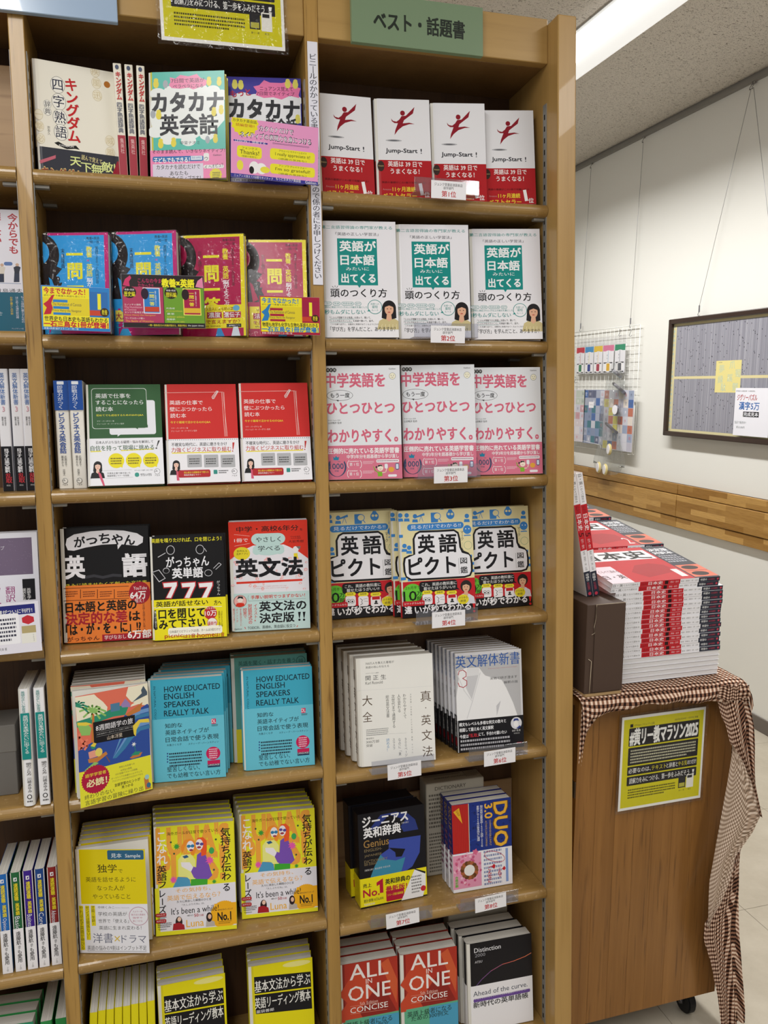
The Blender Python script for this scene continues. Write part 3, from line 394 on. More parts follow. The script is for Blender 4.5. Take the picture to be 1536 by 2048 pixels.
'nihongo':(141,217,'#ecebf2',[('t',68,11.9,132.6,6.1,'第二言語習得論の専門家が教える','#148c87',1),('t',68.1,24.3,80,5.8,'「英語の正しい学習法」','#223',1),('r',30.5,32.5,104.7,119.6,'#148c87'),('p',[(66.1,119.3),(73,119.3),(69.7,124.5)],'#148c87'),('t',68.8,47.2,67.2,18.8,'英語が','#f4f5f8',3),('t',67.6,72.8,63.2,18.6,'日本語','#f4f5f8',3),('t',67.2,89,43,6.9,'みたいに','#f4f5f8',1),('t',68.3,106.7,63.4,17.2,'出てくる','#f4f5f8',3),('t',68.1,134.2,105.2,15.8,'頭のつくり方','#15141a',2),('l',[(18.9,121.2),(21.3,124.3)],0.87,'#222'),('l',[(24.2,120),(24.2,123.7)],0.87,'#222'),('l',[(29.4,120.6),(27.1,124.3)],0.87,'#222')],(146.1,'#f0eff4'),[('r',0,150.4,17,157.3,'#148c87',4),('r',0.5,151,16.2,156.7,'#f0eff4',3.5),('t',8.4,153.8,12.4,3.6,'TOEIC','#148c87',0),('r',19,150.4,33.1,157.4,'#148c87',4),('r',19.7,151,32.3,156.8,'#f0eff4',3.5),('t',26,153.9,9.3,3.6,'英検','#148c87',0),('r',35.1,150.5,57.8,157.4,'#148c87',4),('r',35.8,151.1,57,156.8,'#f0eff4',3.5),('t',46.4,153.9,17.9,3.6,'英語会議','#148c87',0),('r',59.8,150.6,72,157.5,'#148c87',4),('r',60.5,151.2,71.2,156.9,'#f0eff4',3.5),('t',65.9,154,7.4,3.6,'留学','#148c87',0),('t',41.6,160.5,82.8,3.6,'科学的に実証された1万以上の論文を基にした','#148c87',0),('t',39.9,169.5,78.4,8.7,'1秒もムダにしない','#148c87',1),('e',97.5,159.9,13.8,13.5,'#148c87'),('e',97.5,159.9,12.7,12.4,'#f0eff4'),('t',97.6,154.5,15.4,3.9,'目標への','#148c87',0),('t',97.4,159.8,10.5,5.5,'最短','#148c87',1),('t',97.2,166,12.9,4.1,'ルート','#148c87',0),('p',[(82.7,168.1),(86.5,164.5),(88.9,168.1)],'#148c87'),('t',50.7,180,76.9,4.1,'「じぶんが理解できる英語」を読んで、聞いて、','#222',1),('t',53.3,186,82.4,4.1,'「じぶんの伝えたいこと」を英語で書いて、話す。','#222',1),('t',59.6,192.3,91.4,3.3,'これを繰り返すと、自動的に英語が出てくるようになる。','#333',0),('l',[(12.2,183.2),(59,182.7)],0.5,'#148c87'),('l',[(12.1,189.2),(55.2,188.7)],0.5,'#148c87'),('p',[(100.7,201.9),(104.7,186.1),(116.5,179.3),(130.4,179.3),(141,186.2),(141,202)],'#cfc08e'),('e',124.1,161.7,13,14.2,'#1d1a1e'),('p',[(111.3,161.1),(136.9,161.1),(137.4,180.5),(130.3,182.7),(116.4,182.7),(109.5,180.4)],'#1d1a1e'),('p',[(120.3,169.1),(127.3,169.1),(128.6,182.7),(123.2,187.3),(118.1,182.7)],'#e3b193'),('e',124,164.5,8.4,10.8,'#e3b193'),('p',[(115.4,160.5),(118.6,152.5),(130.2,152.5),(132.9,160.5),(124.2,157.1)],'#1d1a1e'),('e',120.8,163.4,1.2,0.8,'#222'),('e',127.3,163.4,1.2,0.8,'#222'),('e',123.8,169.7,2.6,0.8,'#b33'),('l',[(107.4,202.8),(110.2,192.1)],0.62,'#efe6c4'),('l',[(114.7,202.8),(116.9,192.1)],0.62,'#efe6c4'),('l',[(122.1,202.8),(123.6,192.1)],0.62,'#efe6c4'),('l',[(129.4,202.8),(130.4,192.1)],0.62,'#efe6c4'),('l',[(136.7,202.8),(137.1,192.1)],0.62,'#efe6c4'),('t',74,201.3,121.8,8.8,'「学び方」を学んだこと、ありますか？','#222',1)]),
'jump':(109,195,'#e9e9ee',[('e',55.9,27.6,4.7,5,'#8e1a2b'),('p',[(79.8,14.8),(76.4,27.7),(66.3,35.4),(58.3,41.6),(55.9,47.7),(68.5,46.2),(79.1,48.7),(68.3,49.2),(55.6,53.7),(46.2,61.4),(38.8,71.3),(40.7,61.5),(46.2,47.9),(39.3,47.7),(34.6,44.3),(33.1,38.8),(36.7,43.5),(43.6,44.9),(49.4,40.3),(53.9,33.4),(62.3,32.5)],'#8e1a2b'),('e',36.9,82.1,15.9,2.2,'#b9babf'),('e',36.9,82.1,11.5,1.6,'#8b8c92'),('e',36.9,82.1,7.1,1,'#66676d'),('t',51.6,102.9,61.8,10.7,'Jump-Start','#2a2b33',3),('t',90,102,2.7,9.8,'!','#33343c',2)],(120.7,'#b01f27'),[('t',57.5,128.4,66.9,10.6,'英語は 39 日で','#f4ecec',2),('t',56.7,142.6,56.6,10.5,'うまくなる！','#f4ecec',2),('e',10.3,132.8,6.6,10.3,'#3a2a26'),('t',10.3,132.2,10.5,3.2,'Amazon','#c9b27a',0),('t',54.1,164.5,86.4,4.1,'英語の基礎がこの1冊で完璧になる！','#3a1014',1),('t',53.9,177.6,44.9,9.5,'11ヶ月連続','#f0d63c',2),('t',87.4,176.9,6.2,22.8,'1','#f6f4f4',3,-9),('t',98.5,187.6,10.7,10,'位','#f6f4f4',2),('t',45.1,190.4,66.6,10.1,'ベストセラー','#f0d63c',2),('t',20.6,178.3,16.4,3.5,'Amazon','#c88',0)]),
'green_work':(126,182,'#2b5a30',[('r',38,29.5,115.5,91.8,'#e8eaf2',4),('p',[(51.3,90.9),(57.8,90.4),(50.8,95.2)],'#e8eaf2'),('r',9.8,7.3,101.9,81,'#d8e0dc',5),('r',10.5,8.1,101.2,80.2,'#2b5a30',5),('p',[(79.1,78.7),(85.1,78.1),(85.5,82.8)],'#2b5a30'),('r',37.4,74.7,102,79.7,'#2b5a30'),('t',45.5,21.4,58.5,8.4,'英語で仕事を','#f2f4f6',1),('t',56.2,33.3,79.2,8.3,'することになったら','#f2f4f6',1),('t',30.7,45.4,28.5,8.3,'読む本','#f2f4f6',1),('t',56.2,56.6,78.3,3.9,'初めてでも成功するための25のQ&A','#e8dd2e',1),('t',31.9,67.1,28.5,2.6,'マヤ・バーダマン 著','#ccd8cc',0),('t',40,72.1,44.9,2.6,'ジェームス・M・バーダマン 監修','#ccd8cc',0)],(98.2,'#eeeff6'),[('t',62.7,105.4,94.6,5.1,'日本人がぶち当たる疑問・悩みを解消して','#333',1),('l',[(5.9,121.5),(23.3,121)],1.61,'#efe22e'),('l',[(55.7,120.5),(109.9,119)],1.61,'#efe22e'),('t',58.5,115.8,105,9.3,'自信を持って現場に挑める','#2b5a30',1),('p',[(118,103.9),(121.5,103.4),(116,115.2),(115.3,115)],'#333'),('e',114.8,117.5,1.5,1.3,'#333'),('e',47.4,138.3,13.1,13.3,'#ede01f'),('p',[(53,148.7),(58,146.7),(56.9,151.3)],'#ede01f'),('w',38.2,132.4,56.6,145.7,3,'#665c20'),('e',76.2,138.5,13.1,13.3,'#ede01f'),('p',[(81.8,149),(86.8,147),(85.7,151.5)],'#ede01f'),('w',67,132.7,85.4,146,3,'#665c20'),('e',104.7,138.8,13.1,13.3,'#ede01f'),('p',[(110.2,149.2),(115.3,147.2),(114.1,151.8)],'#ede01f'),('w',95.5,133,113.8,146.2,3,'#665c20'),('p',[(4.5,168.5),(6.6,159.8),(12.9,156.1),(20.3,156.2),(26.4,160),(27.9,168.7)],'#141318'),('e',17,146.4,6.9,7.8,'#15131a'),('p',[(10.2,146.1),(23.8,146.2),(24,156.8),(20.3,158),(12.8,158),(9.2,156.7)],'#15131a'),('p',[(15,150.5),(18.7,150.5),(19.3,158),(16.5,160.5),(13.8,158)],'#eec6b4'),('e',16.9,148,4.4,5.9,'#eec6b4'),('p',[(12.3,145.8),(14,141.4),(20.2,141.5),(21.6,145.9),(17,143.9)],'#15131a'),('e',15.2,147.4,0.6,0.4,'#222'),('e',18.6,147.4,0.6,0.4,'#222'),('e',16.8,150.8,1.4,0.4,'#b33'),('p',[(16.6,156.5),(21.4,160.5),(25.9,174.7),(27.6,182),(24.7,182),(19.2,166.6)],'#d65a78'),('l',[(25.1,155.7),(72.3,155.1)],0.3,'#999'),('l',[(29.1,169.2),(73.8,168.5)],0.3,'#999'),('t',51,160.6,38.3,3.4,'外資系企業で磨き抜いた','#555',0),('t',49.6,165.1,35.8,3.2,'英語表現とマナーを伝授','#333',1),('r',77.1,160.5,84.2,168.1,'#3a9a8c',3),('t',91.9,156.7,30.3,2.2,'ダウンロード音声（MP3）付き','#555',0),('t',95.8,163.8,18.9,2.6,'音声DL＆再生','#333',1),('t',96,166.3,18.4,2.4,'スマホでできる','#333',1),('e',114.6,159.3,5,5.2,'#444'),('e',114.6,159.3,4.5,4.7,'#eeeff6'),('l',[(109.9,159.3),(114.8,159.3),(112.5,156.3)],0.6,'#444'),('t',114.5,166.6,8.9,3,'アルク','#222',1)]),
'red_work':(126,182,'#cf2522',[('l',[(0.3,15.9),(102.7,15.2),(106.9,98.6)],0.74,'#efc0bc'),('l',[(104.6,15.2),(104.6,98.5)],0.74,'#efc0bc'),('l',[(100.5,15.2),(102.4,98.5)],0.74,'#efc0bc'),('l',[(93.4,13.9),(84.2,26.7),(82.8,24.9),(91.6,12.8),(94.6,13.6),(86.4,27.5),(83.4,27.8)],0.89,'#eee'),('t',37.5,34.7,57.7,8.1,'英語の仕事で','#f6f0f0',1),('t',45.3,46.9,73,8.1,'壁にぶつかったら','#f6f0f0',1),('t',22.9,58.8,27.1,8.1,'読む本','#f6f0f0',1),('t',43.7,71.1,69.2,4.4,'今すぐ職場で活かせる42のQ&A','#f0dd3a',1),('t',24.5,81.8,28.9,3,'マヤ・バーダマン 著','#f0c8c4',0),('t',32.1,87,44.6,3,'ジェームス・M・バーダマン 監修','#f0c8c4',0)],(101.9,'#f0eff6'),[('e',1.6,103.4,0.7,0.7,'#556'),('e',5.3,103.4,0.7,0.7,'#556'),('e',8.9,103.5,0.7,0.7,'#556'),('e',12.6,103.5,0.7,0.7,'#556'),('e',16.3,103.5,0.7,0.7,'#556'),('e',19.9,103.5,0.7,0.7,'#556'),('e',23.6,103.5,0.7,0.7,'#556'),('e',27.3,103.5,0.7,0.7,'#556'),('e',31,103.6,0.7,0.7,'#556'),('e',34.6,103.6,0.7,0.7,'#556'),('e',38.3,103.6,0.7,0.7,'#556'),('e',42,103.6,0.7,0.7,'#556'),('e',45.7,103.6,0.7,0.7,'#556'),('e',49.3,103.6,0.7,0.7,'#556'),('e',53,103.7,0.7,0.7,'#556'),('e',56.7,103.7,0.7,0.7,'#556'),('e',60.4,103.7,0.7,0.7,'#556'),('e',64.1,103.7,0.7,0.7,'#556'),('e',67.8,103.7,0.7,0.7,'#556'),('e',71.5,103.7,0.7,0.7,'#556'),('e',75.2,103.7,0.7,0.7,'#556'),('e',78.9,103.8,0.7,0.7,'#556'),('e',82.6,103.8,0.7,0.7,'#556'),('e',86.3,103.8,0.7,0.7,'#556'),('e',90,103.8,0.7,0.7,'#556'),('e',93.7,103.8,0.7,0.7,'#556'),('e',97.4,103.8,0.7,0.7,'#556'),('e',101.1,103.9,0.7,0.7,'#556'),('e',104.8,103.9,0.7,0.7,'#556'),('e',108.5,103.9,0.7,0.7,'#556'),('e',112.2,103.9,0.7,0.7,'#556'),('e',115.9,103.9,0.7,0.7,'#556'),('e',119.7,103.9,0.8,0.7,'#556'),('e',123.4,104,0.8,0.7,'#556'),('t',57.4,112.2,96.1,6.7,'不確実な時代に、英語に磨きをかけ','#333',1),('l',[(9.7,127.3),(112.2,127)],1.85,'#f0df3a'),('t',60.7,121.9,103.7,8.9,'力強くビジネスに取り組む','#c02826',1),('p',[(115.3,109.9),(119,110),(116.1,123.3),(115,123.3)],'#c02826'),('e',114.9,125.9,1.1,1.1,'#c02826'),('r',35.5,130.9,60.4,153.8,'#b4b5ba',1.5),('w',38.9,136.9,56.9,149.2,3,'#444'),('r',64.1,131.6,89.1,154.6,'#b4b5ba',1.5),('w',67.5,137.7,85.6,150,3,'#444'),('r',93.2,132.4,118.3,155.4,'#b4b5ba',1.5),('w',96.6,138.4,114.8,150.8,3,'#444'),('p',[(5,166.6),(7,159),(12.8,155.8),(19.4,156),(24.8,159.4),(26.1,167.2)],'#141318'),('e',16.5,147.3,6.2,6.9,'#15131a'),('p',[(10.4,146.9),(22.6,147.2),(22.7,156.6),(19.3,157.6),(12.7,157.4),(9.4,156.2)],'#15131a'),('p',[(14.7,150.9),(18,150.9),(18.5,157.6),(15.9,159.8),(13.5,157.5)],'#eec6b4'),('e',16.4,148.7,4,5.3,'#eec6b4'),('p',[(12.4,146.6),(13.9,142.8),(19.5,143),(20.7,146.9),(16.6,145.1)],'#15131a'),('e',14.9,148.1,0.6,0.4,'#222'),('e',18,148.2,0.6,0.4,'#222'),('e',16.3,151.2,1.2,0.4,'#b33'),('p',[(16,156.6),(19.5,162.3),(21,177.1),(16.5,176.9)],'#d65a78'),('r',19.3,158.6,74.4,172,'#b5222a',3),('t',50.1,163.1,42.1,3.7,'初心者から経験者まで使える','#f0dd3a',1),('t',43.4,167.6,29,3.3,'実践的英語とマナー','#eee',0),('r',79.9,159.5,86.6,167.1,'#2e8f86',1.2),('w',88.9,159.8,105.7,166.9,2,'#333'),('e',116.4,163.1,4.9,4.8,'#444'),('e',116.4,163.1,4.3,4.3,'#f0eff6'),('l',[(111.5,163),(116.8,163.1),(114.3,160.5)],0.74,'#444'),('t',116,171.1,9,3,'アルク','#222',1)]),
'biz_spine':(23,184,'#f1efe9',[('r',0,0,23,50.2,'#2350a0'),('r',5.6,1.4,16.6,6.8,'#e8ecf4',1),('v',9.9,8.3,48.1,7.8,'即戦力がつく','#e6ebf6',1),('v',10.1,54.3,123.7,9.3,'ビジネス英会話','#2c54a4',2),('l',[(5.6,52),(22.4,52)],0.36,'#888'),('v',8.2,127.3,146,3.6,'基本から','#555',0),('v',13.3,127.6,146.3,3.6,'応用まで','#555',0),('v',9.6,150.6,161.9,3.3,'日向清人','#444',0),('e',10.4,170.7,4.4,4.5,'#444'),('e',10.4,170.7,3.8,4,'#f1efe9'),('l',[(6.1,170.4),(10.4,170.7),(8.4,167.5)],0.72,'#444'),('t',10.1,177.6,8.7,3,'アルク','#222',1)],None,[]),
'kai_spine':(17,206,'#eeeef4',[('v',7.9,6.8,60.3,7,'英文解体新書','#3d6fb4',0),('t',8.1,67.3,3.9,8.5,'3','#d89aa8',0),('v',9.8,80.1,95.4,2.6,'実戦で研ぎ澄ます','#333',0),('v',5.8,79.9,95.1,2.6,'解釈の技','#333',0)],(130.1,'#15141a'),[('v',8.6,133.9,175,6.9,'目ざすは英文解釈','#f0f0f4',2),('v',10,176.1,192.6,8.5,'乱取','#c8323c',2),('t',8.9,196.5,6.1,2.8,'研究社','#ccc',0)]),
'pink':(143,217,'#e6e9ef',[('e',5.7,8,3.6,4,'#222'),('t',5.7,7.9,4,4,'改','#eee',0),('e',11.9,7.9,3.6,4,'#222'),('t',11.9,7.9,4,4,'訂','#eee',0),('e',18.2,7.9,3.6,4,'#222'),('t',18.2,7.8,4,4,'版','#eee',0),('t',128.6,6.6,13.3,3,'Gakken','#222',1),('e',128.6,20.6,6.3,6.5,'#345'),('e',128.6,20.6,5.8,6,'#f3efd8'),('e',126.2,19.3,0.6,0.9,'#333'),('e',130.7,19.2,0.6,0.9,'#333'),('l',[(126.5,22.6),(128.5,23.6),(130.6,22.5)],0.57,'#333'),('t',57,28.5,113.7,26.2,'中学英語を','#d5657f',3),('e',27.2,56.5,25,10.3,'#333'),('e',27.2,56.5,24.3,9.6,'#e6e9ef'),('p',[(19.8,65.2),(23.9,68.6),(25,64.9)],'#333'),('t',27.5,56.5,36.6,9.1,'もう一度','#222',2),('t',66.7,81.4,129.2,23.4,'ひとつひとつ','#d5657f',3),('t',15.6,103.8,23.1,2.6,'MOBO English 監修','#555',0),('t',16.6,108.9,25.4,4,'山田暢彦 監修','#333',1),('t',69.5,134.4,132.9,25.3,'わかりやすく。','#d5657f',3)],(152.3,'#d9768f'),[('t',70.2,162.9,135.3,10.4,'圧倒的に売れている英語学習書','#f6f2f6',3),('t',87.3,173.9,99.2,7.3,'中学3年分を超基礎から学び直し','#f6f2f6',2),('p',[(12.3,179.7),(11.4,172.6),(14.5,175.7),(17.1,171.1),(19.6,175.5),(22.7,172.8),(21.7,180.1)],'#1f86a8'),('e',18.6,192.9,17.8,18.6,'#394b6e'),('e',18.6,192.9,14.5,17.7,'#d9768f'),('p',[(4.4,174.7),(19,175.2),(33.7,175.8),(31.1,185.1),(6.3,184.2)],'#d9768f'),('p',[(12.3,179.7),(11.4,172.6),(14.5,175.7),(17.1,171.1),(19.6,175.5),(22.7,172.8),(21.7,180.1)],'#1f86a8'),('t',17.8,191.4,26.3,10.6,'1000','#2c4f70',2),('t',17.6,200.4,7.9,3.5,'突破','#2c4f70',1),('t',19.3,182.7,12.4,2.1,'シリーズ累計','#2c4f70',0),('l',[(41.7,180.5),(39.1,184.2),(38.6,187.7),(38.8,191.9),(41.2,195.1)],1.03,'#f6eef2'),('l',[(62.7,181.3),(65.1,185.2),(65.3,188.7),(64.8,192.8),(62.2,195.9)],1.03,'#f6eef2'),('t',51.4,188.5,18.1,6.1,'第 1 位','#f6f2f6',1),('w',42.5,181.4,61.1,184.1,1,'#f6eef2'),('w',68,182.3,89.3,188.4,3,'#f0c8d4'),('l',[(41,198.8),(38.4,202.5),(38,206),(38.1,210.2),(40.5,213.4)],1.03,'#f6eef2'),('l',[(62.1,199.6),(64.4,203.4),(64.7,207),(64.2,211.1),(61.6,214.2)],1.03,'#f6eef2'),('t',50.7,206.8,18.1,6.1,'第 1 位','#f6f2f6',1),('w',41.9,199.7,60.5,202.4,1,'#f6eef2'),('w',67.4,200.6,88.7,206.7,3,'#f0c8d4'),('r',93.6,180.1,137.1,186,'#f2eef4',2),('w',95.2,181.5,135.5,184.4,1,'#8a3a55'),('p',[(95.7,203.4),(104.7,203.7),(104.5,212),(95.9,212.3)],'#7fb530'),('l',[(88,193.1),(90.6,200.3),(96.7,205.2)],1.61,'#7fb530'),('l',[(104.1,205.5),(111,204.6),(113.5,196.4)],1.61,'#f1d8c4'),('e',101,195.9,5.7,6.1,'#f4e4d4'),('p',[(95.9,194.6),(97.2,190.5),(102.9,190.1),(106.2,193.7),(101.1,192.4)],'#222'),('e',93.7,194.5,1.8,1.9,'#222'),('l',[(98.7,197.6),(100.9,198.9),(102.7,197.4)],0.57,'#a33'),('r',109.2,188.5,115.2,197.6,'#e8ecf4',2),('e',121.9,199.6,5.5,5,'#e7a83e'),('r',129.7,187.5,137,200.2,'#37456f',3),('r',130.8,189,135.9,198.6,'#d5dff2',1),('r',115.4,208.9,132.3,213.6,'#f2eef4',2)]),
'gat_black':(151,203,'#131215',[('p',[(9.9,28.5),(12.2,18),(24.6,10.9),(52.7,6.6),(80.9,5.4),(109.1,7.4),(131.7,13.1),(142.1,20.3),(140.9,30),(131.3,35.4),(104.7,31.8),(97.8,40.5),(97.2,30.7),(70.7,31),(42.4,35),(23.4,39.7),(13.2,38.3)],'#e9e8ee'),('t',33.4,25.3,17.9,19.2,'が','#17151a',3),('t',54.1,21.3,18,19.2,'っ','#17151a',3),('t',75.8,20.3,18.1,19.3,'ち','#17151a',3),('t',97.4,23.1,18.2,19.3,'や','#17151a',3),('t',118.2,24.9,18.2,19.4,'ん','#17151a',3),('t',24.1,69.8,32,39,'英','#eeedf3',4),('t',125.8,70.5,40.3,39.4,'語','#eeedf3',4),('p',[(40.5,85.2),(55.8,83),(70.8,86.7),(88.1,83.5),(103,85.2),(102.8,90.1),(88,88.5),(70.7,91.6),(55.6,87.9),(40.7,90.2)],'#3a3a40'),('t',76.6,100.8,137.6,5.9,'きみに読ませたくて創った文法書','#d9cf3a',1)],(101.4,'#ee8236'),[('l',[(3.8,105.6),(114.3,107)],0.96,'#5a2a16'),('l',[(3.2,127.3),(113.8,128.6)],0.96,'#5a2a16'),('l',[(32.1,108.5),(31.5,124.4)],1.15,'#5a2a16'),('l',[(60.6,109.9),(60,125.9)],1.15,'#5a2a16'),('l',[(89.2,111.3),(88.8,127.3)],1.15,'#5a2a16'),('w',6.4,110.2,26.8,121.8,3,'#7a3c22'),('w',35.7,111.7,56.3,123.3,3,'#7a3c22'),('w',64.3,113.1,85,124.7,3,'#7a3c22'),('w',93.9,114.6,114.9,126.2,3,'#7a3c22'),('e',132.4,119.9,18.4,20.1,'#a81f30'),('t',133.6,111.2,23.2,6,'YouTube','#f4e8e8',0),('t',129.6,123.7,26.7,14.1,'64万','#f6f0f0',3),('t',131.2,133.8,15.6,7.3,'超え！','#f4e8e8',0),('t',66.1,140.2,120.1,18.1,'日本語と英語の','#17130f',3),('t',57.2,160.9,103.9,21.2,'決定的な差','#a8202c',3),('t',122.3,160.9,18.5,18.3,'は','#17130f',3),('t',68.8,179.8,126.9,19.4,'「は・が・を・に」!?','#17130f',3),('v',138.4,137.9,186.8,3.9,'日本語と英語の違いを学ぶ','#7a3c22',0),('t',33.6,196.2,54,8.2,'がっちゃん','#5a2416',2),('r',65.6,190.9,151,203,'#a81f30'),('t',87.9,196.6,37,7.4,'学びなおし','#f4e8e8',1),('t',129.5,194,40.2,14.4,'6万部','#f8f4f4',3)]),
'gat_777':(130,185,'#131215',[('t',64.7,7.8,122.2,7.6,'英語を喋りたければ、口を閉じよう！','#e6dc2e',2),('e',36.4,25.1,7.3,8.3,'#cfcfd6'),('e',36.4,25.1,6.3,7.3,'#131215'),('e',87.7,26.2,7.4,8.4,'#cfcfd6'),('e',87.7,26.2,6.5,7.4,'#131215'),('l',[(14.1,37),(27.6,29.7)],1.17,'#cfcfd6'),('l',[(99.3,30.7),(95.6,24.5)],0.98,'#cfcfd6'),('t',65.4,47.2,74.6,18.9,'がっちゃん','#eeeef4',2),('t',64.7,67.4,53.3,17.9,'英単語','#eeeef4',3),('p',[(20,81.7),(46.8,81.1),(47,89),(35.7,112.1),(24.3,110.9),(34.4,92.3),(22,92.6)],'#c22b33'),('p',[(21.9,83.7),(45.2,83),(45.1,88.5),(34.4,110.5),(26.4,109.6),(36.9,90.5),(23,90.7)],'#f3f1f5'),('p',[(51.6,83.3),(78.7,82.8),(78.9,90.7),(67.5,114),(55.9,112.7),(66.1,94),(53.5,94.3)],'#c22b33'),('p',[(53.4,85.4),(77.1,84.7),(76.9,90.2),(66.2,112.3),(58.1,111.5),(68.7,92.2),(54.6,92.4)],'#f3f1f5'),('p',[(81.6,84.9),(109.1,84.3),(109.2,92.4),(97.6,115.8),(85.9,114.5),(96.3,95.7),(83.6,96)],'#c22b33'),('p',[(83.5,87),(107.4,86.3),(107.2,91.9),(96.3,114.1),(88.1,113.2),(98.9,93.8),(84.6,94.1)],'#f3f1f5'),('p',[(2.9,63.1),(15.4,58.8),(26.3,75.1),(14.7,81.4)],'#cfcfd6'),('p',[(4.2,63.7),(14.9,60.3),(24.8,74.6),(15.1,79.6)],'#131215'),('e',27.7,61.3,5.7,5.1,'#cfcfd6'),('e',27.7,61.7,5,4.3,'#131215'),('e',101.1,68.9,6.9,6,'#cfcfd6'),('e',101.1,68.9,6.1,5.2,'#131215'),('l',[(110.2,61.3),(120.4,51.7),(124.3,54.9),(114.1,63.5)],0.98,'#cfcfd6'),('v',117.8,83.7,110,5.1,'がっちゃん','#ddd',0)],(113,'#f0e31f'),[('t',53.2,121.1,90.5,9.5,'英語が話せない','#1a1812',2),('t',115.6,123,12.9,8.4,'方へ','#1a1812',2),('l',[(3.9,126.6),(122.8,130.3)],0.78,'#fff'),('p',[(4.8,130.9),(7.6,130.7),(9.5,164.6),(5.6,165.9),(2.5,162.1)],'#1a1812'),('v',6.7,132.6,163.4,3,'驚くほど覚えて','#eee',0),('t',52.1,138.8,79.9,17.4,'口を閉じて','#1a1812',3),('t',52.5,157.2,79.9,17.4,'みて下さい','#1a1812',3),('e',102.2,141,11.4,11.6,'#c22b33'),('t',102.5,141.4,20.3,10.4,'10万','#f6f2f2',2),('t',102.5,132.7,14.7,3.6,'たちまち','#f6f2f2',0),('e',104.8,158.2,9,8.8,'#c22b33'),('e',104.8,158.2,8.3,8,'#f4f0ea'),('t',104.9,159.9,15.3,6.8,'最新作','#c22b33',2),('r',27.5,163.8,121.9,178.4,'#fbf8e8',4),('t',74.9,170.9,89.3,4.8,'日本語だとピクニックは5音、ホームは3音だけど','#333',1),('t',37.1,178.9,31.6,8.3,'picnic','#b83a22',2),('t',66,179.8,24.2,7.1,'は2音、','#b83a22',2),('t',93.2,179.6,30.3,8.4,'home','#b83a22',2),('t',117.3,180.9,15.8,7.2,'は1音','#b83a22',2),('v',117.5,138,166.1,3,'英語脳が身につく英単語','#7a6c1a',0),('v',121.8,138.3,166.4,3,'ゴロ合わせイラスト学習','#7a6c1a',0)]),
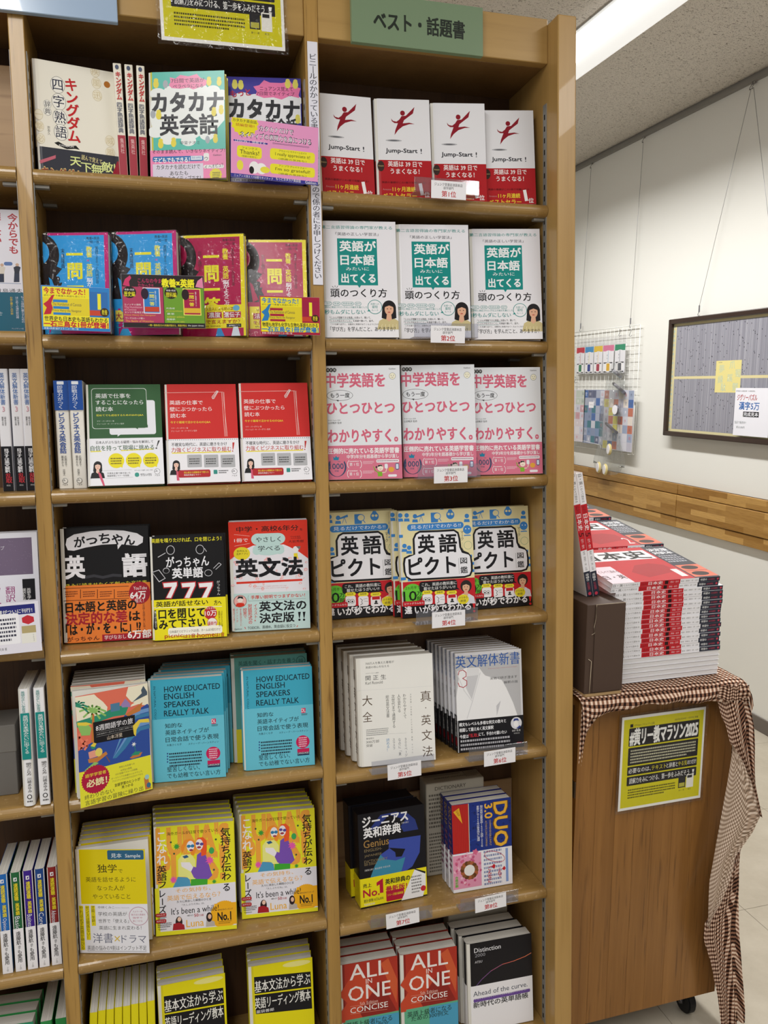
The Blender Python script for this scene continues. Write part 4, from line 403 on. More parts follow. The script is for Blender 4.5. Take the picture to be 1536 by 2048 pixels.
'grammar':(147,206,'#e8e6ee',[('p',[(0,0),(147,0),(146.8,73.7),(130.8,61),(112.5,50.5),(101.7,45.3),(44.8,45.3),(25,53.6),(1,70.5)],'#da3320'),('e',37.4,71.7,2.4,1.9,'#f0b4b4'),('e',37.8,72,0.9,1.1,'#e8e6ee'),('e',130.6,119.9,3.2,2,'#f0b4b4'),('e',130.9,120.3,1.2,1.1,'#e8e6ee'),('e',28.7,71.6,2,3.6,'#f0b4b4'),('e',29,72,1.4,1.4,'#e8e6ee'),('e',115.5,79.8,2.2,2.9,'#f0b4b4'),('e',115.9,80.2,1.4,1.5,'#e8e6ee'),('e',126.8,73.2,2.9,3,'#f0b4b4'),('e',127.2,73.5,1.2,1,'#e8e6ee'),('e',70.4,71.7,3.6,3.5,'#f0b4b4'),('e',70.7,72.1,1.2,1.1,'#e8e6ee'),('e',129.8,105,3.5,3.4,'#f0b4b4'),('e',130.2,105.4,1.2,1.2,'#e8e6ee'),('e',87,94.5,1.9,2.2,'#f0b4b4'),('e',87.4,94.8,1.4,0.9,'#e8e6ee'),('e',10.1,104.9,2.1,2.7,'#f0b4b4'),('e',10.5,105.3,1.2,1.1,'#e8e6ee'),('e',142.9,80.8,2.4,2,'#f0b4b4'),('e',143.3,81.1,1.3,1.1,'#e8e6ee'),('e',52.7,114.1,2.2,2.8,'#f0b4b4'),('e',53,114.4,1.5,0.9,'#e8e6ee'),('e',13.1,79.2,3.2,2.9,'#f0b4b4'),('e',13.4,79.5,1,1.1,'#e8e6ee'),('e',28.6,94.6,1.6,3.1,'#f0b4b4'),('e',28.9,94.9,1.5,1.5,'#e8e6ee'),('e',104.8,129.5,1.6,2.2,'#f0b4b4'),('e',105.1,129.9,1.5,1.4,'#e8e6ee'),('e',59.8,127.1,2.9,3.3,'#f0b4b4'),('e',60.2,127.4,1.1,1,'#e8e6ee'),('e',66.2,74.7,2.4,3.7,'#f0b4b4'),('e',66.5,75,1.1,0.9,'#e8e6ee'),('e',10.9,75.2,3.2,2.3,'#f0b4b4'),('e',11.2,75.6,1.1,0.9,'#e8e6ee'),('e',140.3,95.6,2,1.7,'#f0b4b4'),('e',140.6,96,0.9,1,'#e8e6ee'),('e',98.4,76.5,1.6,2.6,'#f0b4b4'),('e',98.8,76.8,1,1.5,'#e8e6ee'),('e',20.8,98.9,3.2,2.4,'#f0b4b4'),('e',21.1,99.3,1.5,1.2,'#e8e6ee'),('e',37.6,91.7,1.6,2.5,'#f0b4b4'),('e',37.9,92.1,1,1.5,'#e8e6ee'),('e',119.2,99.9,1.6,2.1,'#f0b4b4'),('e',119.5,100.2,1,1,'#e8e6ee'),('e',35.2,121.5,1.8,1.7,'#f0b4b4'),('e',35.5,121.9,1.5,1.3,'#e8e6ee'),('e',141.6,94.3,3.5,3,'#f0b4b4'),('e',141.9,94.6,1.4,1.4,'#e8e6ee'),('e',73.2,72.1,2,3.5,'#f0b4b4'),('e',73.5,72.4,1.5,1.5,'#e8e6ee'),('e',50.2,108.1,3.3,3,'#f0b4b4'),('e',50.5,108.5,1.4,1.2,'#e8e6ee'),('e',94.3,111.3,2.1,3.6,'#f0b4b4'),('e',94.6,111.7,1.5,0.9,'#e8e6ee'),('e',137.7,130.7,3,1.6,'#f0b4b4'),('e',138,131,1.5,1,'#e8e6ee'),('e',137.9,111.4,1.7,1.9,'#f0b4b4'),('e',138.3,111.8,1.3,1.3,'#e8e6ee'),('e',106.5,127.5,2,1.6,'#f0b4b4'),('e',106.8,127.8,1.5,0.9,'#e8e6ee'),('e',126.3,75.1,3.3,3.3,'#f0b4b4'),('e',126.6,75.4,1.5,1.2,'#e8e6ee'),('e',126.4,80.7,3,2.3,'#f0b4b4'),('e',126.7,81,1.5,1.4,'#e8e6ee'),('e',69.2,100.2,1.6,1.6,'#f0b4b4'),('e',69.5,100.5,1.3,1.2,'#e8e6ee'),('e',123.6,107.2,1.8,2.3,'#f0b4b4'),('e',123.9,107.5,1.4,1.2,'#e8e6ee'),('e',4.8,118.5,3.3,1.7,'#f0b4b4'),('e',5.1,118.8,1.2,1.1,'#e8e6ee'),('e',113.5,87.5,2,2.6,'#f0b4b4'),('e',113.8,87.8,1.5,0.9,'#e8e6ee'),('e',19.6,104.9,3.4,2.7,'#f0b4b4'),('e',19.9,105.2,1.2,1.4,'#e8e6ee'),('e',112.5,71.5,3.5,2,'#f0b4b4'),('e',112.8,71.8,1.1,1.4,'#e8e6ee'),('e',61.8,117.7,1.9,3.5,'#f0b4b4'),('e',62.1,118,1,1,'#e8e6ee'),('e',72.7,88.1,2.7,3.5,'#f0b4b4'),('e',73,88.4,1.3,0.9,'#e8e6ee'),('e',47,100.7,2.6,3.1,'#f0b4b4'),('e',47.3,101.1,1.2,0.9,'#e8e6ee'),('e',37.2,120.1,2.3,3.2,'#f0b4b4'),('e',37.5,120.5,1.5,1.3,'#e8e6ee'),('e',97.5,106.5,2.2,3.6,'#f0b4b4'),('e',97.8,106.8,1.2,1.5,'#e8e6ee'),('e',45.5,121.7,3.2,2.9,'#f0b4b4'),('e',45.8,122,1.2,1,'#e8e6ee'),('e',111.1,90.7,3,1.8,'#f0b4b4'),('e',111.4,91.1,0.9,1,'#e8e6ee'),('e',116.8,78.9,3.5,2.4,'#f0b4b4'),('e',117.1,79.2,1.3,1.1,'#e8e6ee'),('e',53.9,34,12.5,11,'#bfdcda'),('e',92.2,33.9,12.6,10.5,'#bfdcda'),('r',54.3,23.3,91.8,44.4,'#bfdcda'),('e',73,52.7,29.5,12.1,'#bfdcda'),('e',51,56.5,7.6,6.6,'#bfdcda'),('e',93.6,56.6,8.8,6.8,'#bfdcda'),('t',72.4,14.6,115.3,10.2,'中学・高校6年分','#2a1612',2),('t',135.4,18.4,5.5,5.3,'を','#2a1612',1),('l',[(10.1,23.4),(38.9,27.3)],0.44,'#f6d8d2'),('l',[(10,45.2),(38.4,41)],0.44,'#f6d8d2'),('t',22.8,34.8,25.1,7.3,'1冊で','#f6eeee',1),('t',73.3,34.9,46.5,10.2,'やさしく','#1c1a20',1),('t',73.9,51.8,41,10.2,'学べる','#1c1a20',1),('t',123.8,31.2,19.2,2.2,'河合塾講師','#3a1612',0),('t',124.8,34.4,19.2,2.2,'大人気講師','#3a1612',0),('t',124.9,40.4,28.5,5.1,'大岩秀樹','#3a1612',1),('e',23.4,59.6,15.2,12.3,'#e8d62c'),('t',23.6,54.8,19.1,4,'音声DL＆','#443a10',1),('t',23.7,60.3,20.7,4,'音声アプリ','#443a10',1),('p',[(119.7,62.9),(126.9,62.6),(127.7,72.5),(120.5,72.9)],'#ecd92c'),('e',123.8,55.3,5.5,5.7,'#f0ecee'),('p',[(124.5,49.8),(133.3,50),(130.9,56.6)],'#777'),('t',73.6,88.1,123.5,33.1,'英文法','#15141a',4),('l',[(11.6,114.4),(134.6,113.7)],3.95,'#da3320'),('t',73.3,122.9,62.9,1.8,'A comprehensive English grammar and usage','#c66',0),('t',73.1,126.5,61.8,1.8,'for all Japanese who want to learn English','#c66',0)],(134.4,'#c4dedd'),[('e',17.4,148.7,12,11.5,'#7a2a22'),('e',17.4,148.7,11.2,10.7,'#f0b8b4'),('p',[(8.6,158.4),(10.9,152.4),(17.3,151.5),(24,152.8),(25.5,157.3),(17,159.7)],'#da3320'),('e',17.5,146,5,5.5,'#f1e4dc'),('p',[(11.7,144.7),(14.6,139.3),(22.2,140.1),(23.4,145.1),(17.6,142.7)],'#1a1818'),('t',88,142.7,101.2,6.8,'手厚い説明でつまずかない！','#d3362a',2),('l',[(33.2,138.2),(31.9,143.1),(32.8,149.2),(140,149.3)],0.44,'#677'),('v',45.4,155.1,189.9,6.1,'イラスト×','#d3362a',1),('v',35.1,154.8,192.8,6.5,'対話形式の','#d3362a',2),('v',25.6,162.2,181.5,6.7,'授業で','#d3362a',1),('v',17.6,162.5,195.6,3.5,'使える英文法のポイント','#d3362a',0),('v',11,162.3,188.7,3.3,'ポイントが','#d3362a',0),('v',5.3,162.1,189.7,3.3,'見えてくる！','#d3362a',0),('t',96.4,161.2,87.6,18.2,'英文法の','#15141a',3),('t',84.7,183.2,64.6,18.2,'決定版','#15141a',3),('p',[(124.5,174.3),(129.8,174.2),(127.4,186),(126.1,185.9)],'#15141a'),('e',126.7,189.3,2.2,2.2,'#15141a'),('p',[(133.3,174.5),(138.6,174.5),(136.2,186.3),(134.9,186.2)],'#15141a'),('e',135.4,189.6,2.2,2.2,'#15141a'),('t',12,200.7,13.9,2.6,'Gakken','#222',1),('t',74.1,199.7,89.1,6.2,'TOEIC®、英検®、英会話に役立つ','#222',1),('l',[(24.2,197.5),(25.7,201.4)],1.1,'#d3362a'),('l',[(123.1,199.7),(121.3,202.9)],1.1,'#d3362a')]),
'pict':(154,208,'#e9dfae',[('e',4.5,7.5,4.5,4.4,'#3d86cf'),('p',[(0,19.1),(0,13.3),(9.2,13.7),(10.2,19.5)],'#3d86cf'),('e',17.6,8,4.5,4.4,'#3d86cf'),('p',[(11.3,19.6),(12.6,13.8),(22.4,14.2),(23.3,20.1)],'#3d86cf'),('e',34.6,10.5,4.5,4.4,'#3d86cf'),('p',[(28.2,22.1),(29.5,16.3),(39.3,16.7),(40.3,22.6)],'#3d86cf'),('e',108,4,4.7,4.5,'#3d86cf'),('p',[(101.2,15.8),(102.6,9.9),(112.8,10.3),(113.7,16.3)],'#3d86cf'),('e',142.9,14.6,4.7,4.5,'#3d86cf'),('p',[(136,26.5),(137.4,20.6),(147.7,21),(148.6,27)],'#3d86cf'),('e',142.5,41.7,8.9,8.9,'#3d86cf'),('p',[(134,54.2),(150.7,54.3),(147.9,52.1),(136.1,52.1)],'#3d86cf'),('e',139.4,40.1,1.2,1.1,'#fff'),('e',146.1,40.3,1.2,1.1,'#fff'),('e',142.8,73,8.8,8.2,'#8aa88a'),('e',142.8,73,8,7.5,'#e9dfae'),('r',0,45.3,8.1,50.9,'#3d86cf'),('e',10.5,67.3,4.5,4.3,'#3d86cf'),('p',[(4.3,78.5),(5.5,72.9),(15.1,73.4),(16.1,79.2)],'#3d86cf'),('e',19.7,71.3,4.5,4.3,'#3d86cf'),('p',[(13.4,82.6),(14.7,77),(24.3,77.5),(25.3,83.2)],'#3d86cf'),('r',138.9,92.2,150.3,97.9,'#3d86cf'),('r',143.2,121.4,154,127.1,'#3d86cf'),('r',144,107,154,112.7,'#3d86cf'),('r',0,128.5,10.6,134.1,'#3d86cf'),('r',14.3,131.2,25.2,136.8,'#3d86cf'),('r',140.4,139.2,151.7,144.9,'#3d86cf'),('e',108.1,10.9,8.6,8.5,'#3d86cf'),('e',104.8,9.1,2.7,2.4,'#e9dfae'),('e',111.6,9.3,2.7,2.4,'#e9dfae'),('p',[(35.5,11.4),(53.8,4.7),(54.6,9.4),(38.3,13.4)],'#3d86cf'),('l',[(46.9,10.9),(42.7,21.8)],0.92,'#3d86cf'),('l',[(47.5,11),(50.9,22.1)],0.92,'#3d86cf'),('r',67.2,4.9,81.9,24.3,'#3d86cf',1),('e',80.4,12.2,7.7,7,'#3d86cf'),('e',80.4,12.2,6.4,5.7,'#e9dfae'),('l',[(85,17.4),(88.7,22.7)],1.47,'#3d86cf'),('r',17.4,25.5,135.3,38.7,'#3d86cf',6.5),('t',76.8,31.9,104.7,7.7,'見るだけでわかる!!','#eef4fa',1),('p',[(27.6,85.1),(27.6,54.7),(33.2,43.8),(43.1,39.1),(79.3,39.8),(114.2,39.5),(124,46),(127.3,59.4),(128.4,76),(133.5,83.5),(143,87.7),(149.1,95.3),(151.2,110),(150.9,124.4),(145.8,134.3),(132.7,137.6),(71.8,137),(21.5,136.2),(10.7,129.4),(6.4,117.4),(5.9,101.6),(8,90.3),(19.3,85.6)],'#17151a'),('p',[(31.7,85.3),(31.7,54.9),(36,46.7),(43,43.1),(79.2,43.8),(114,43.6),(120.9,48.7),(123,59.2),(124.1,75.8),(129,87.3),(142.8,91.7),(145.7,95.1),(147,109.7),(146.6,124.1),(143,131.4),(132.9,133.7),(71.9,133.1),(21.7,132.4),(12.8,126.8),(10.5,117.7),(9.9,101.8),(12,92.4),(19.2,89.5)],'#eeeef5'),('t',55.5,66.9,34.1,35.2,'英','#15141a',3),('t',100.4,67.5,36.6,35.5,'語','#15141a',3),('t',66.2,110,97.1,35.6,'ピクト','#15141a',3),('l',[(121.5,97.4),(121.6,128.9)],0.55,'#777'),('t',132.2,103.4,14.2,11.9,'図','#15141a',2),('t',132.3,121.9,14.9,12.9,'鑑','#15141a',2),('r',125.1,96.2,125.6,109.6,'#15141a'),('v',131.1,43,63.3,5.9,'マーク','#333',1),('v',131.2,67,83.4,2.7,'Hiroyuki監修','#555',0)],(138,'#c4202b'),[('r',0,184.7,154,208,'#19161a'),('e',22.7,161.1,20.6,18.9,'#6cc93a'),('t',23.7,149.9,30,6.6,'2ヵ月半で','#1b2a10',1),('t',17.4,165.9,26.9,19,'10','#13200c',2),('t',36.3,161.8,9.6,8.7,'万','#13200c',2),('t',35.9,171.9,9.6,8.6,'部','#13200c',2),('r',37.1,139.5,116.2,160.5,'#19161a',6),('t',78.7,145.9,72.5,6.7,'これ、英語の教科書に','#eee',1),('t',78.9,153.8,65.8,6.7,'載せたほうがいい!!','#eee',1),('p',[(114.6,154.2),(121,160),(108.7,158.2)],'#19161a'),('r',42.8,164.7,63.4,184.7,'#f0eef2',4),('r',42.7,157.4,63.6,164.8,'#ead92a',4),('t',53.3,160.6,12.6,3.5,'look','#333',0),('r',68.4,166.5,89.1,186.6,'#f0eef2',4),('r',68.3,159.2,89.4,166.6,'#ead92a',4),('t',79,162.4,12.8,3.5,'see','#333',0),('r',93.5,168.3,114.3,188.4,'#f0eef2',4),('r',93.4,160.9,114.7,168.3,'#ead92a',4),('t',104.3,164.1,12.9,3.5,'watch','#333',0),('e',48.9,174.7,4.4,4.1,'#222'),('e',48.9,174.7,3.7,3.4,'#f0eef2'),('e',48.9,175.2,1.7,1.7,'#222'),('e',56.3,175.2,4.4,4.1,'#222'),('e',56.3,175.2,3.7,3.4,'#f0eef2'),('e',56.3,175.7,1.7,1.7,'#222'),('l',[(72,170.6),(76.9,174.4),(74.9,177.7),(76.6,181.3),(71.8,184.1)],0.92,'#222'),('l',[(78.8,172.8),(87.3,171.7)],0.55,'#555'),('l',[(79.6,176.3),(88,177.8)],0.55,'#555'),('r',96.3,168.8,112.1,175.2,'#c4202b'),('e',104.3,179,2.5,2.3,'#222'),('p',[(100,183.9),(101,181),(107.6,181.5),(108.3,184)],'#222'),('r',1.9,175.9,46.7,185.7,'#c4202b',2.5),('t',25.1,180.8,38.7,3.8,'ピクトグラムなら','#eee',1),('t',12.7,193.3,14.5,14.5,'違','#f1f0f4',3),('t',84.7,194.4,116.9,15.6,'いが秒でわかる','#f1f0f4',3),('p',[(146.5,186.4),(154,186.6),(150.9,200.8),(149,200.6)],'#d02028'),('e',149.9,205.1,2.7,2.4,'#d02028'),('p',[(113.2,187),(116.9,173.8),(127.7,168.7),(140.3,169.6),(150.6,176.1),(153,189.9)],'#dcdce6'),('e',134.8,154.1,11.9,12.1,'#2a2422'),('p',[(131.3,160.2),(137.6,160.6),(138.6,172.4),(133.6,175.9),(129.1,171.7)],'#e0b090'),('e',134.6,156.5,7.6,9.2,'#e0b090'),('p',[(126.9,152.6),(129.9,146),(140.4,146.6),(142.7,153.7),(135,150.2)],'#2a2422'),('e',131.7,155.4,1.1,0.7,'#222'),('e',137.6,155.8,1.1,0.7,'#222'),('e',134.4,160.9,2.3,0.7,'#b33'),('e',127.7,179.8,11.8,9.6,'#ead92a'),('t',127.6,176.5,18.5,4.6,'ひろゆき','#443',1),('t',127.5,183.1,11.5,4.9,'絶賛','#443',1)]),
'grammar_white':(153,210,'#efeeea',[('t',47.7,11.1,56.3,5,'700万人を教えた著者が','#333',0),('t',42.5,18.5,46,4.5,'英語の核心を伝える','#333',0),('t',32,30.1,25.5,2.2,'スタディサプリ講師','#555',0),('t',39,39.2,40.4,9.5,'関 正 生','#333',0),('t',35.3,48.7,33.7,5.5,'Karl Rosvold','#444',0),('l',[(-2.1,61.7),(152.2,64.6)],0.51,'#ddd'),('t',136.9,83.8,21.1,21,'真','#5c4a3a',0),('t',136.2,130.6,19.6,19.6,'英','#5c4a3a',0),('t',136.7,160.4,20.7,20.7,'文','#5c4a3a',0),('t',137.1,192.4,20.7,20.8,'法','#5c4a3a',0),('t',20.6,82.8,19.5,20,'大','#5c4a3a',0),('t',20,114.6,19.1,19.6,'全','#5c4a3a',0),('e',136.2,106.3,1.1,1,'#5c4a3a'),('v',94.4,75.1,123.6,5.8,'わかりやすくて','#444',0),('v',83.3,75.4,111,5.7,'人生変わる','#444',0),('v',71.7,75.1,140.3,5.7,'次世代まで通用する','#444',0),('v',60.3,75,118.8,5.7,'総合英文法書','#444',0),('v',106.8,75.2,198.3,2.4,'大学受験／大学受験／ビジネス英語／資格、すべてに。','#666',0),('w',16.7,137.6,60.3,151.8,4,'#999'),('l',[(16.6,148.7),(95.7,152)],0.25,'#999'),('t',23.8,156.1,15.4,3.3,'著者累計','#555',0),('t',28.6,162.7,25.7,5.6,'300万部','#444',0),('t',21.9,169.8,12.3,5.6,'突破','#444',0),('v',94,160.8,198.1,4.7,'９００ページ','#556',0),('v',81.7,160.7,195.3,4.7,'なのに「東','#556',0),('v',70.3,159.9,182.4,4.7,'スラスラ','#556',0),('v',58.6,159.3,184.8,5.7,'読める！','#5a8fc0',0)],None,[]),
'white_spine':(28,210,'#e6e3dc',[('v',14,20,48,15,'真','#5c4a3a',1),('v',14,56,190,15,'英文法大全','#5c4a3a',1)],None,[]),
'how_talk':(133,189,'#3fa9c6',[('t',78.5,18.4,98.9,10.5,'HOW EDUCATED','#14303e',2),('t',54.7,31.8,52.6,10.5,'ENGLISH','#14303e',2),('t',59.2,46.7,62.8,10.5,'SPEAKERS','#14303e',2),('t',66.8,62.5,79.3,10.5,'REALLY TALK','#14303e',2),('t',11.8,97.1,171,4.2,'IN NATURAL, COLLOQUIAL, EVERYDAY CONVERSATION','#163f50',1,90)],(72.5,'#68c3da'),[('t',43.2,85.7,30.2,8.5,'知的な','#1a2a32',1),('t',66.6,98.3,77.2,9,'英語ネイティブが','#1a2a32',1),('t',75.2,111.5,94.2,9.4,'日常会話で使う表現','#1a2a32',1),('r',110.3,78.5,118.5,88,'#d3205c'),('t',114.4,83,7.4,6.6,'DL','#eee',2),('w',110.5,88.8,122.3,92.8,2,'#333'),('t',42.8,121.3,26.3,4.1,'大島さくら子','#234',0),('t',94.8,122,54.2,3.7,'スティーブ・バーンスティン','#234',0),('r',29.4,135.4,31.6,138,'#344a8a'),('r',29.2,140.4,31.4,143.1,'#344a8a'),('r',29,145.5,31.2,148.2,'#344a8a'),('r',28.8,150.6,31,153.3,'#344a8a'),('w',33.3,135.1,90.9,163.1,5,'#234'),('e',111.5,143,12.8,12.4,'#c81d58'),('w',103.9,133.4,119.2,153.4,5,'#f0c8d8'),('r',100.7,155.8,123,168.9,'#223a5c'),('r',100.7,155.8,123.3,162.7,'#c81d58'),('t',111.8,164.3,20,3.3,'LANGUAGE','#eee',0),('t',57.7,166.6,58,9.5,'堅苦しくない、','#1d2c34',0),('t',75.8,178.6,95.1,9.5,'でも幼稚でない言い方','#1d2c34',0)]),
'listen_green':(148,206,'#5a9c94',[('t',70,12,110,9,'英語を聞く・話す力を養う','#244a46',0),('e',136,14,9,9,'#244a46'),('e',136,14,8,8,'#5a9c94'),('t',136,14,9,8,'会話','#244a46')],(140,'#e6d42a'),[]),
'week_trip':(127,190,'#e2725c',[('p',[(0,1.2),(32.1,2),(36.9,8),(46.5,17.7),(53.6,28.2),(50.2,47.5),(1.1,43)],'#f1ead2'),('p',[(91.8,0.5),(105.4,0.7),(127,0),(127,39.6),(114.5,36.8),(95.8,27.4),(87,15.1)],'#f1ead2'),('p',[(45.5,37.6),(63.8,31.8),(84.9,30.2),(90,36.5),(84,48),(63,46.9),(27.4,51.9),(0.7,52.6),(0,42.7)],'#2f8f72'),('r',59,24.3,75.2,38.2,'#4f7ea0'),('p',[(77,29.6),(85.4,19.9),(93,29.4),(94,36.1),(79.4,34.1)],'#9a82b8'),('p',[(125,36.6),(127,40),(125.7,129.2),(46.1,131.7),(0,128.6),(0.7,92.6),(23.5,83.1),(62,68.2),(84,48),(103.1,44.7)],'#2f4f9f'),('p',[(127,50.8),(111,51.8),(95.3,63.7),(82.2,83.6),(64.7,119.5),(58.2,118.9),(74.3,82.8),(88.9,56.9),(104.4,45),(127,44.2)],'#6f9ad0'),('p',[(127,58.7),(110.6,59.6),(94.9,71.4),(81.9,89.7),(64.7,119.5),(58.2,118.9),(74.1,88.1),(88.5,64.6),(104,52.8),(127,52.1)],'#3d7fae'),('p',[(127,65.2),(110.2,66),(94.6,77.8),(81.7,94.7),(64.7,119.5),(58.2,118.9),(73.8,92.5),(88.2,71),(103.7,59.2),(127,58.7)],'#2f4f9f'),('p',[(127,73.1),(109.8,73.8),(94.2,85.4),(81.4,100.8),(64.7,119.5),(58.2,118.9),(73.6,97.8),(87.8,78.6),(103.3,67),(127,66.5)],'#6f9ad0'),('p',[(127,80.9),(109.4,81.5),(93.8,93.1),(81,106.9),(64.7,119.5),(58.2,118.9),(73.3,103.1),(87.4,86.2),(102.9,74.7),(127,74.4)],'#3d7fae'),('p',[(84,48),(103.4,38.3),(116.2,31.9),(111.2,46.6),(89.2,51.8)],'#c47a3e'),('p',[(95.6,32.6),(116.6,24.1),(111.9,33.6),(94,36.1)],'#f1ead2'),('p',[(114.5,10.5),(119.1,3.5),(125.5,15.4),(125.2,20.7),(104,26.6),(97.1,29),(115.6,16)],'#4a5a6a'),('l',[(28.4,29.8),(17.8,24.2),(5.8,26.3)],3.22,'#8fc069'),('l',[(0.5,16),(-1.1,14.3),(-4.7,17.3)],2.72,'#2f8f72'),('l',[(28.4,29.8),(21.4,20.8),(13.2,21.7)],3.22,'#8fc069'),('l',[(0.5,16),(1.3,10.7),(-0.3,10.7)],2.72,'#2f8f72'),('l',[(28.4,29.8),(28,20.4),(27.1,22.1)],3.22,'#8fc069'),('l',[(0.5,16),(5.6,9.8),(7.7,9.1)],2.72,'#2f8f72'),('l',[(28.4,29.8),(34.9,23.3),(41.8,27.4)],3.22,'#8fc069'),('l',[(0.5,16),(10.1,12.1),(15.8,13.2)],2.72,'#2f8f72'),('l',[(28.4,29.8),(39.1,28.2),(50.8,35.4)],3.22,'#8fc069'),('l',[(0.5,16),(12.7,16.5),(20.7,21.4)],2.72,'#2f8f72'),('l',[(28.4,29.8),(38.8,33),(50.2,42.6)],3.22,'#8fc069'),('l',[(0.5,16),(12.4,21.2),(20.2,30.1)],2.72,'#2f8f72'),('l',[(28.4,29.8),(34,35.6),(40.2,45.9)],3.22,'#8fc069'),('l',[(28.4,29.8),(27,35.1),(25.3,43.9)],3.22,'#8fc069'),('l',[(28.4,29.8),(20.6,31.5),(11.9,37.6)],3.22,'#8fc069'),('p',[(27.5,34.6),(30.6,35.3),(28.4,84.4),(22.9,82.9)],'#c87a3a'),('p',[(0.4,46.4),(16.5,48),(24.6,58.7),(21.6,70.2),(7.2,67.7)],'#8fc069'),('p',[(1.1,44.2),(16.6,46.8),(26.2,51.6),(15.1,52.6),(2.6,49.4)],'#e8cf4a'),('l',[(1,86.7),(6.2,89.3),(10.2,81.9),(3.5,70.3),(5,63.4)],4.21,'#ec8268'),('l',[(10.9,93.1),(16,87.1),(11.5,78.6),(17.7,76.6)],3.47,'#ec8268'),('p',[(27.5,49.5),(101.1,51.4),(99.4,88.7),(27.7,86)],'#16161c'),('t',64.4,61,64.9,10.3,'8週間語学の旅','#eceaf0',1),('l',[(31.8,68.2),(97.1,69.1)],0.37,'#aaa'),('t',64.3,71.9,63.3,2.4,'大航海時代へ出かけよう言葉と冒険の海','#bbb',0),('l',[(31.9,75.4),(98.1,75.8)],0.37,'#aaa'),('t',63.7,81.3,26.6,6.9,'山本冴里','#d8c9b8',0),('p',[(96.3,70.4),(107.7,61.5),(125.7,63.2),(126.7,70.1),(110.2,67.3),(102.7,78.5),(100.8,89.7),(97.6,85)],'#e8cf4a'),('p',[(16.1,110.4),(17.1,116.8),(31.7,118.7),(49.8,109),(47.5,104),(32.1,110.2)],'#c8803e'),('p',[(17.3,98.5),(29,96.9),(32.2,108.9),(18.6,109.9)],'#e8a08a'),('e',35,102.3,6.2,7.3,'#e4d26a'),('e',26.2,90,4.3,4.9,'#2f8f72'),('p',[(21.4,88.6),(27.1,84),(32,86.6),(28,91.7)],'#e8cf4a'),('l',[(47.1,112),(52.9,123.7)],1.49,'#8a5a2e'),('p',[(88.1,125),(96.4,120.9),(111.5,120),(107,126.5),(92,127.4)],'#c47a3e'),('p',[(89.6,121.6),(98,116.2),(108.9,117.9),(104.5,123.2)],'#2f8f72'),('s',96.7,102.9,4.6,6,0.4,'#eee'),('l',[(97.3,104.4),(99.4,116.6)],0.99,'#2f8f72'),('p',[(9.3,127.9),(26.8,117.3),(34.1,120.6),(16.5,130.1)],'#8fc069'),('p',[(0,129.6),(125.7,128.6),(127,190),(0,190)],'#e6e23a'),('s',27.3,146.9,24.7,34,0.93,'#b01a40'),('t',27.9,138.4,35.8,6,'語学学習者','#f0e23a',1),('t',29.1,152.3,34.7,12.5,'必読！','#f0e8b0',3),('t',82.3,137,27.9,3.5,'見知らぬ言語への','#444',0),('t',81.3,143.1,21.3,3.5,'大学生の冒険、','#444',0),('t',81.6,147.9,40.4,3.5,'15の言語パズルへの挑戦、','#444',0),('t',81.9,153.7,55.7,3.5,'オーストリアの本屋のシルクマップ、','#444',0),('t',82.9,158.8,54.5,3.5,'アメリアンデの大地での口のドアから','#444',0),('t',82,166.5,45.8,5.5,'言語学習のヒントが','#222',2),('t',81.4,172.8,20.6,5,'見つかる','#222',2),('t',32.7,174.3,50.8,7.9,'終わりのない','#333',0),('t',58.5,184,102,8.3,'言語学習の冒険に繰り出','#333',0),('p',[(111.8,166.9),(119,162.6),(120.9,177.6),(124.6,187.9),(113.4,188.2)],'#c47a3e'),('e',120,181.2,3.9,4.6,'#3a6f90'),('e',117.4,166.1,4.1,4.4,'#9fc8c8')],None,[]),
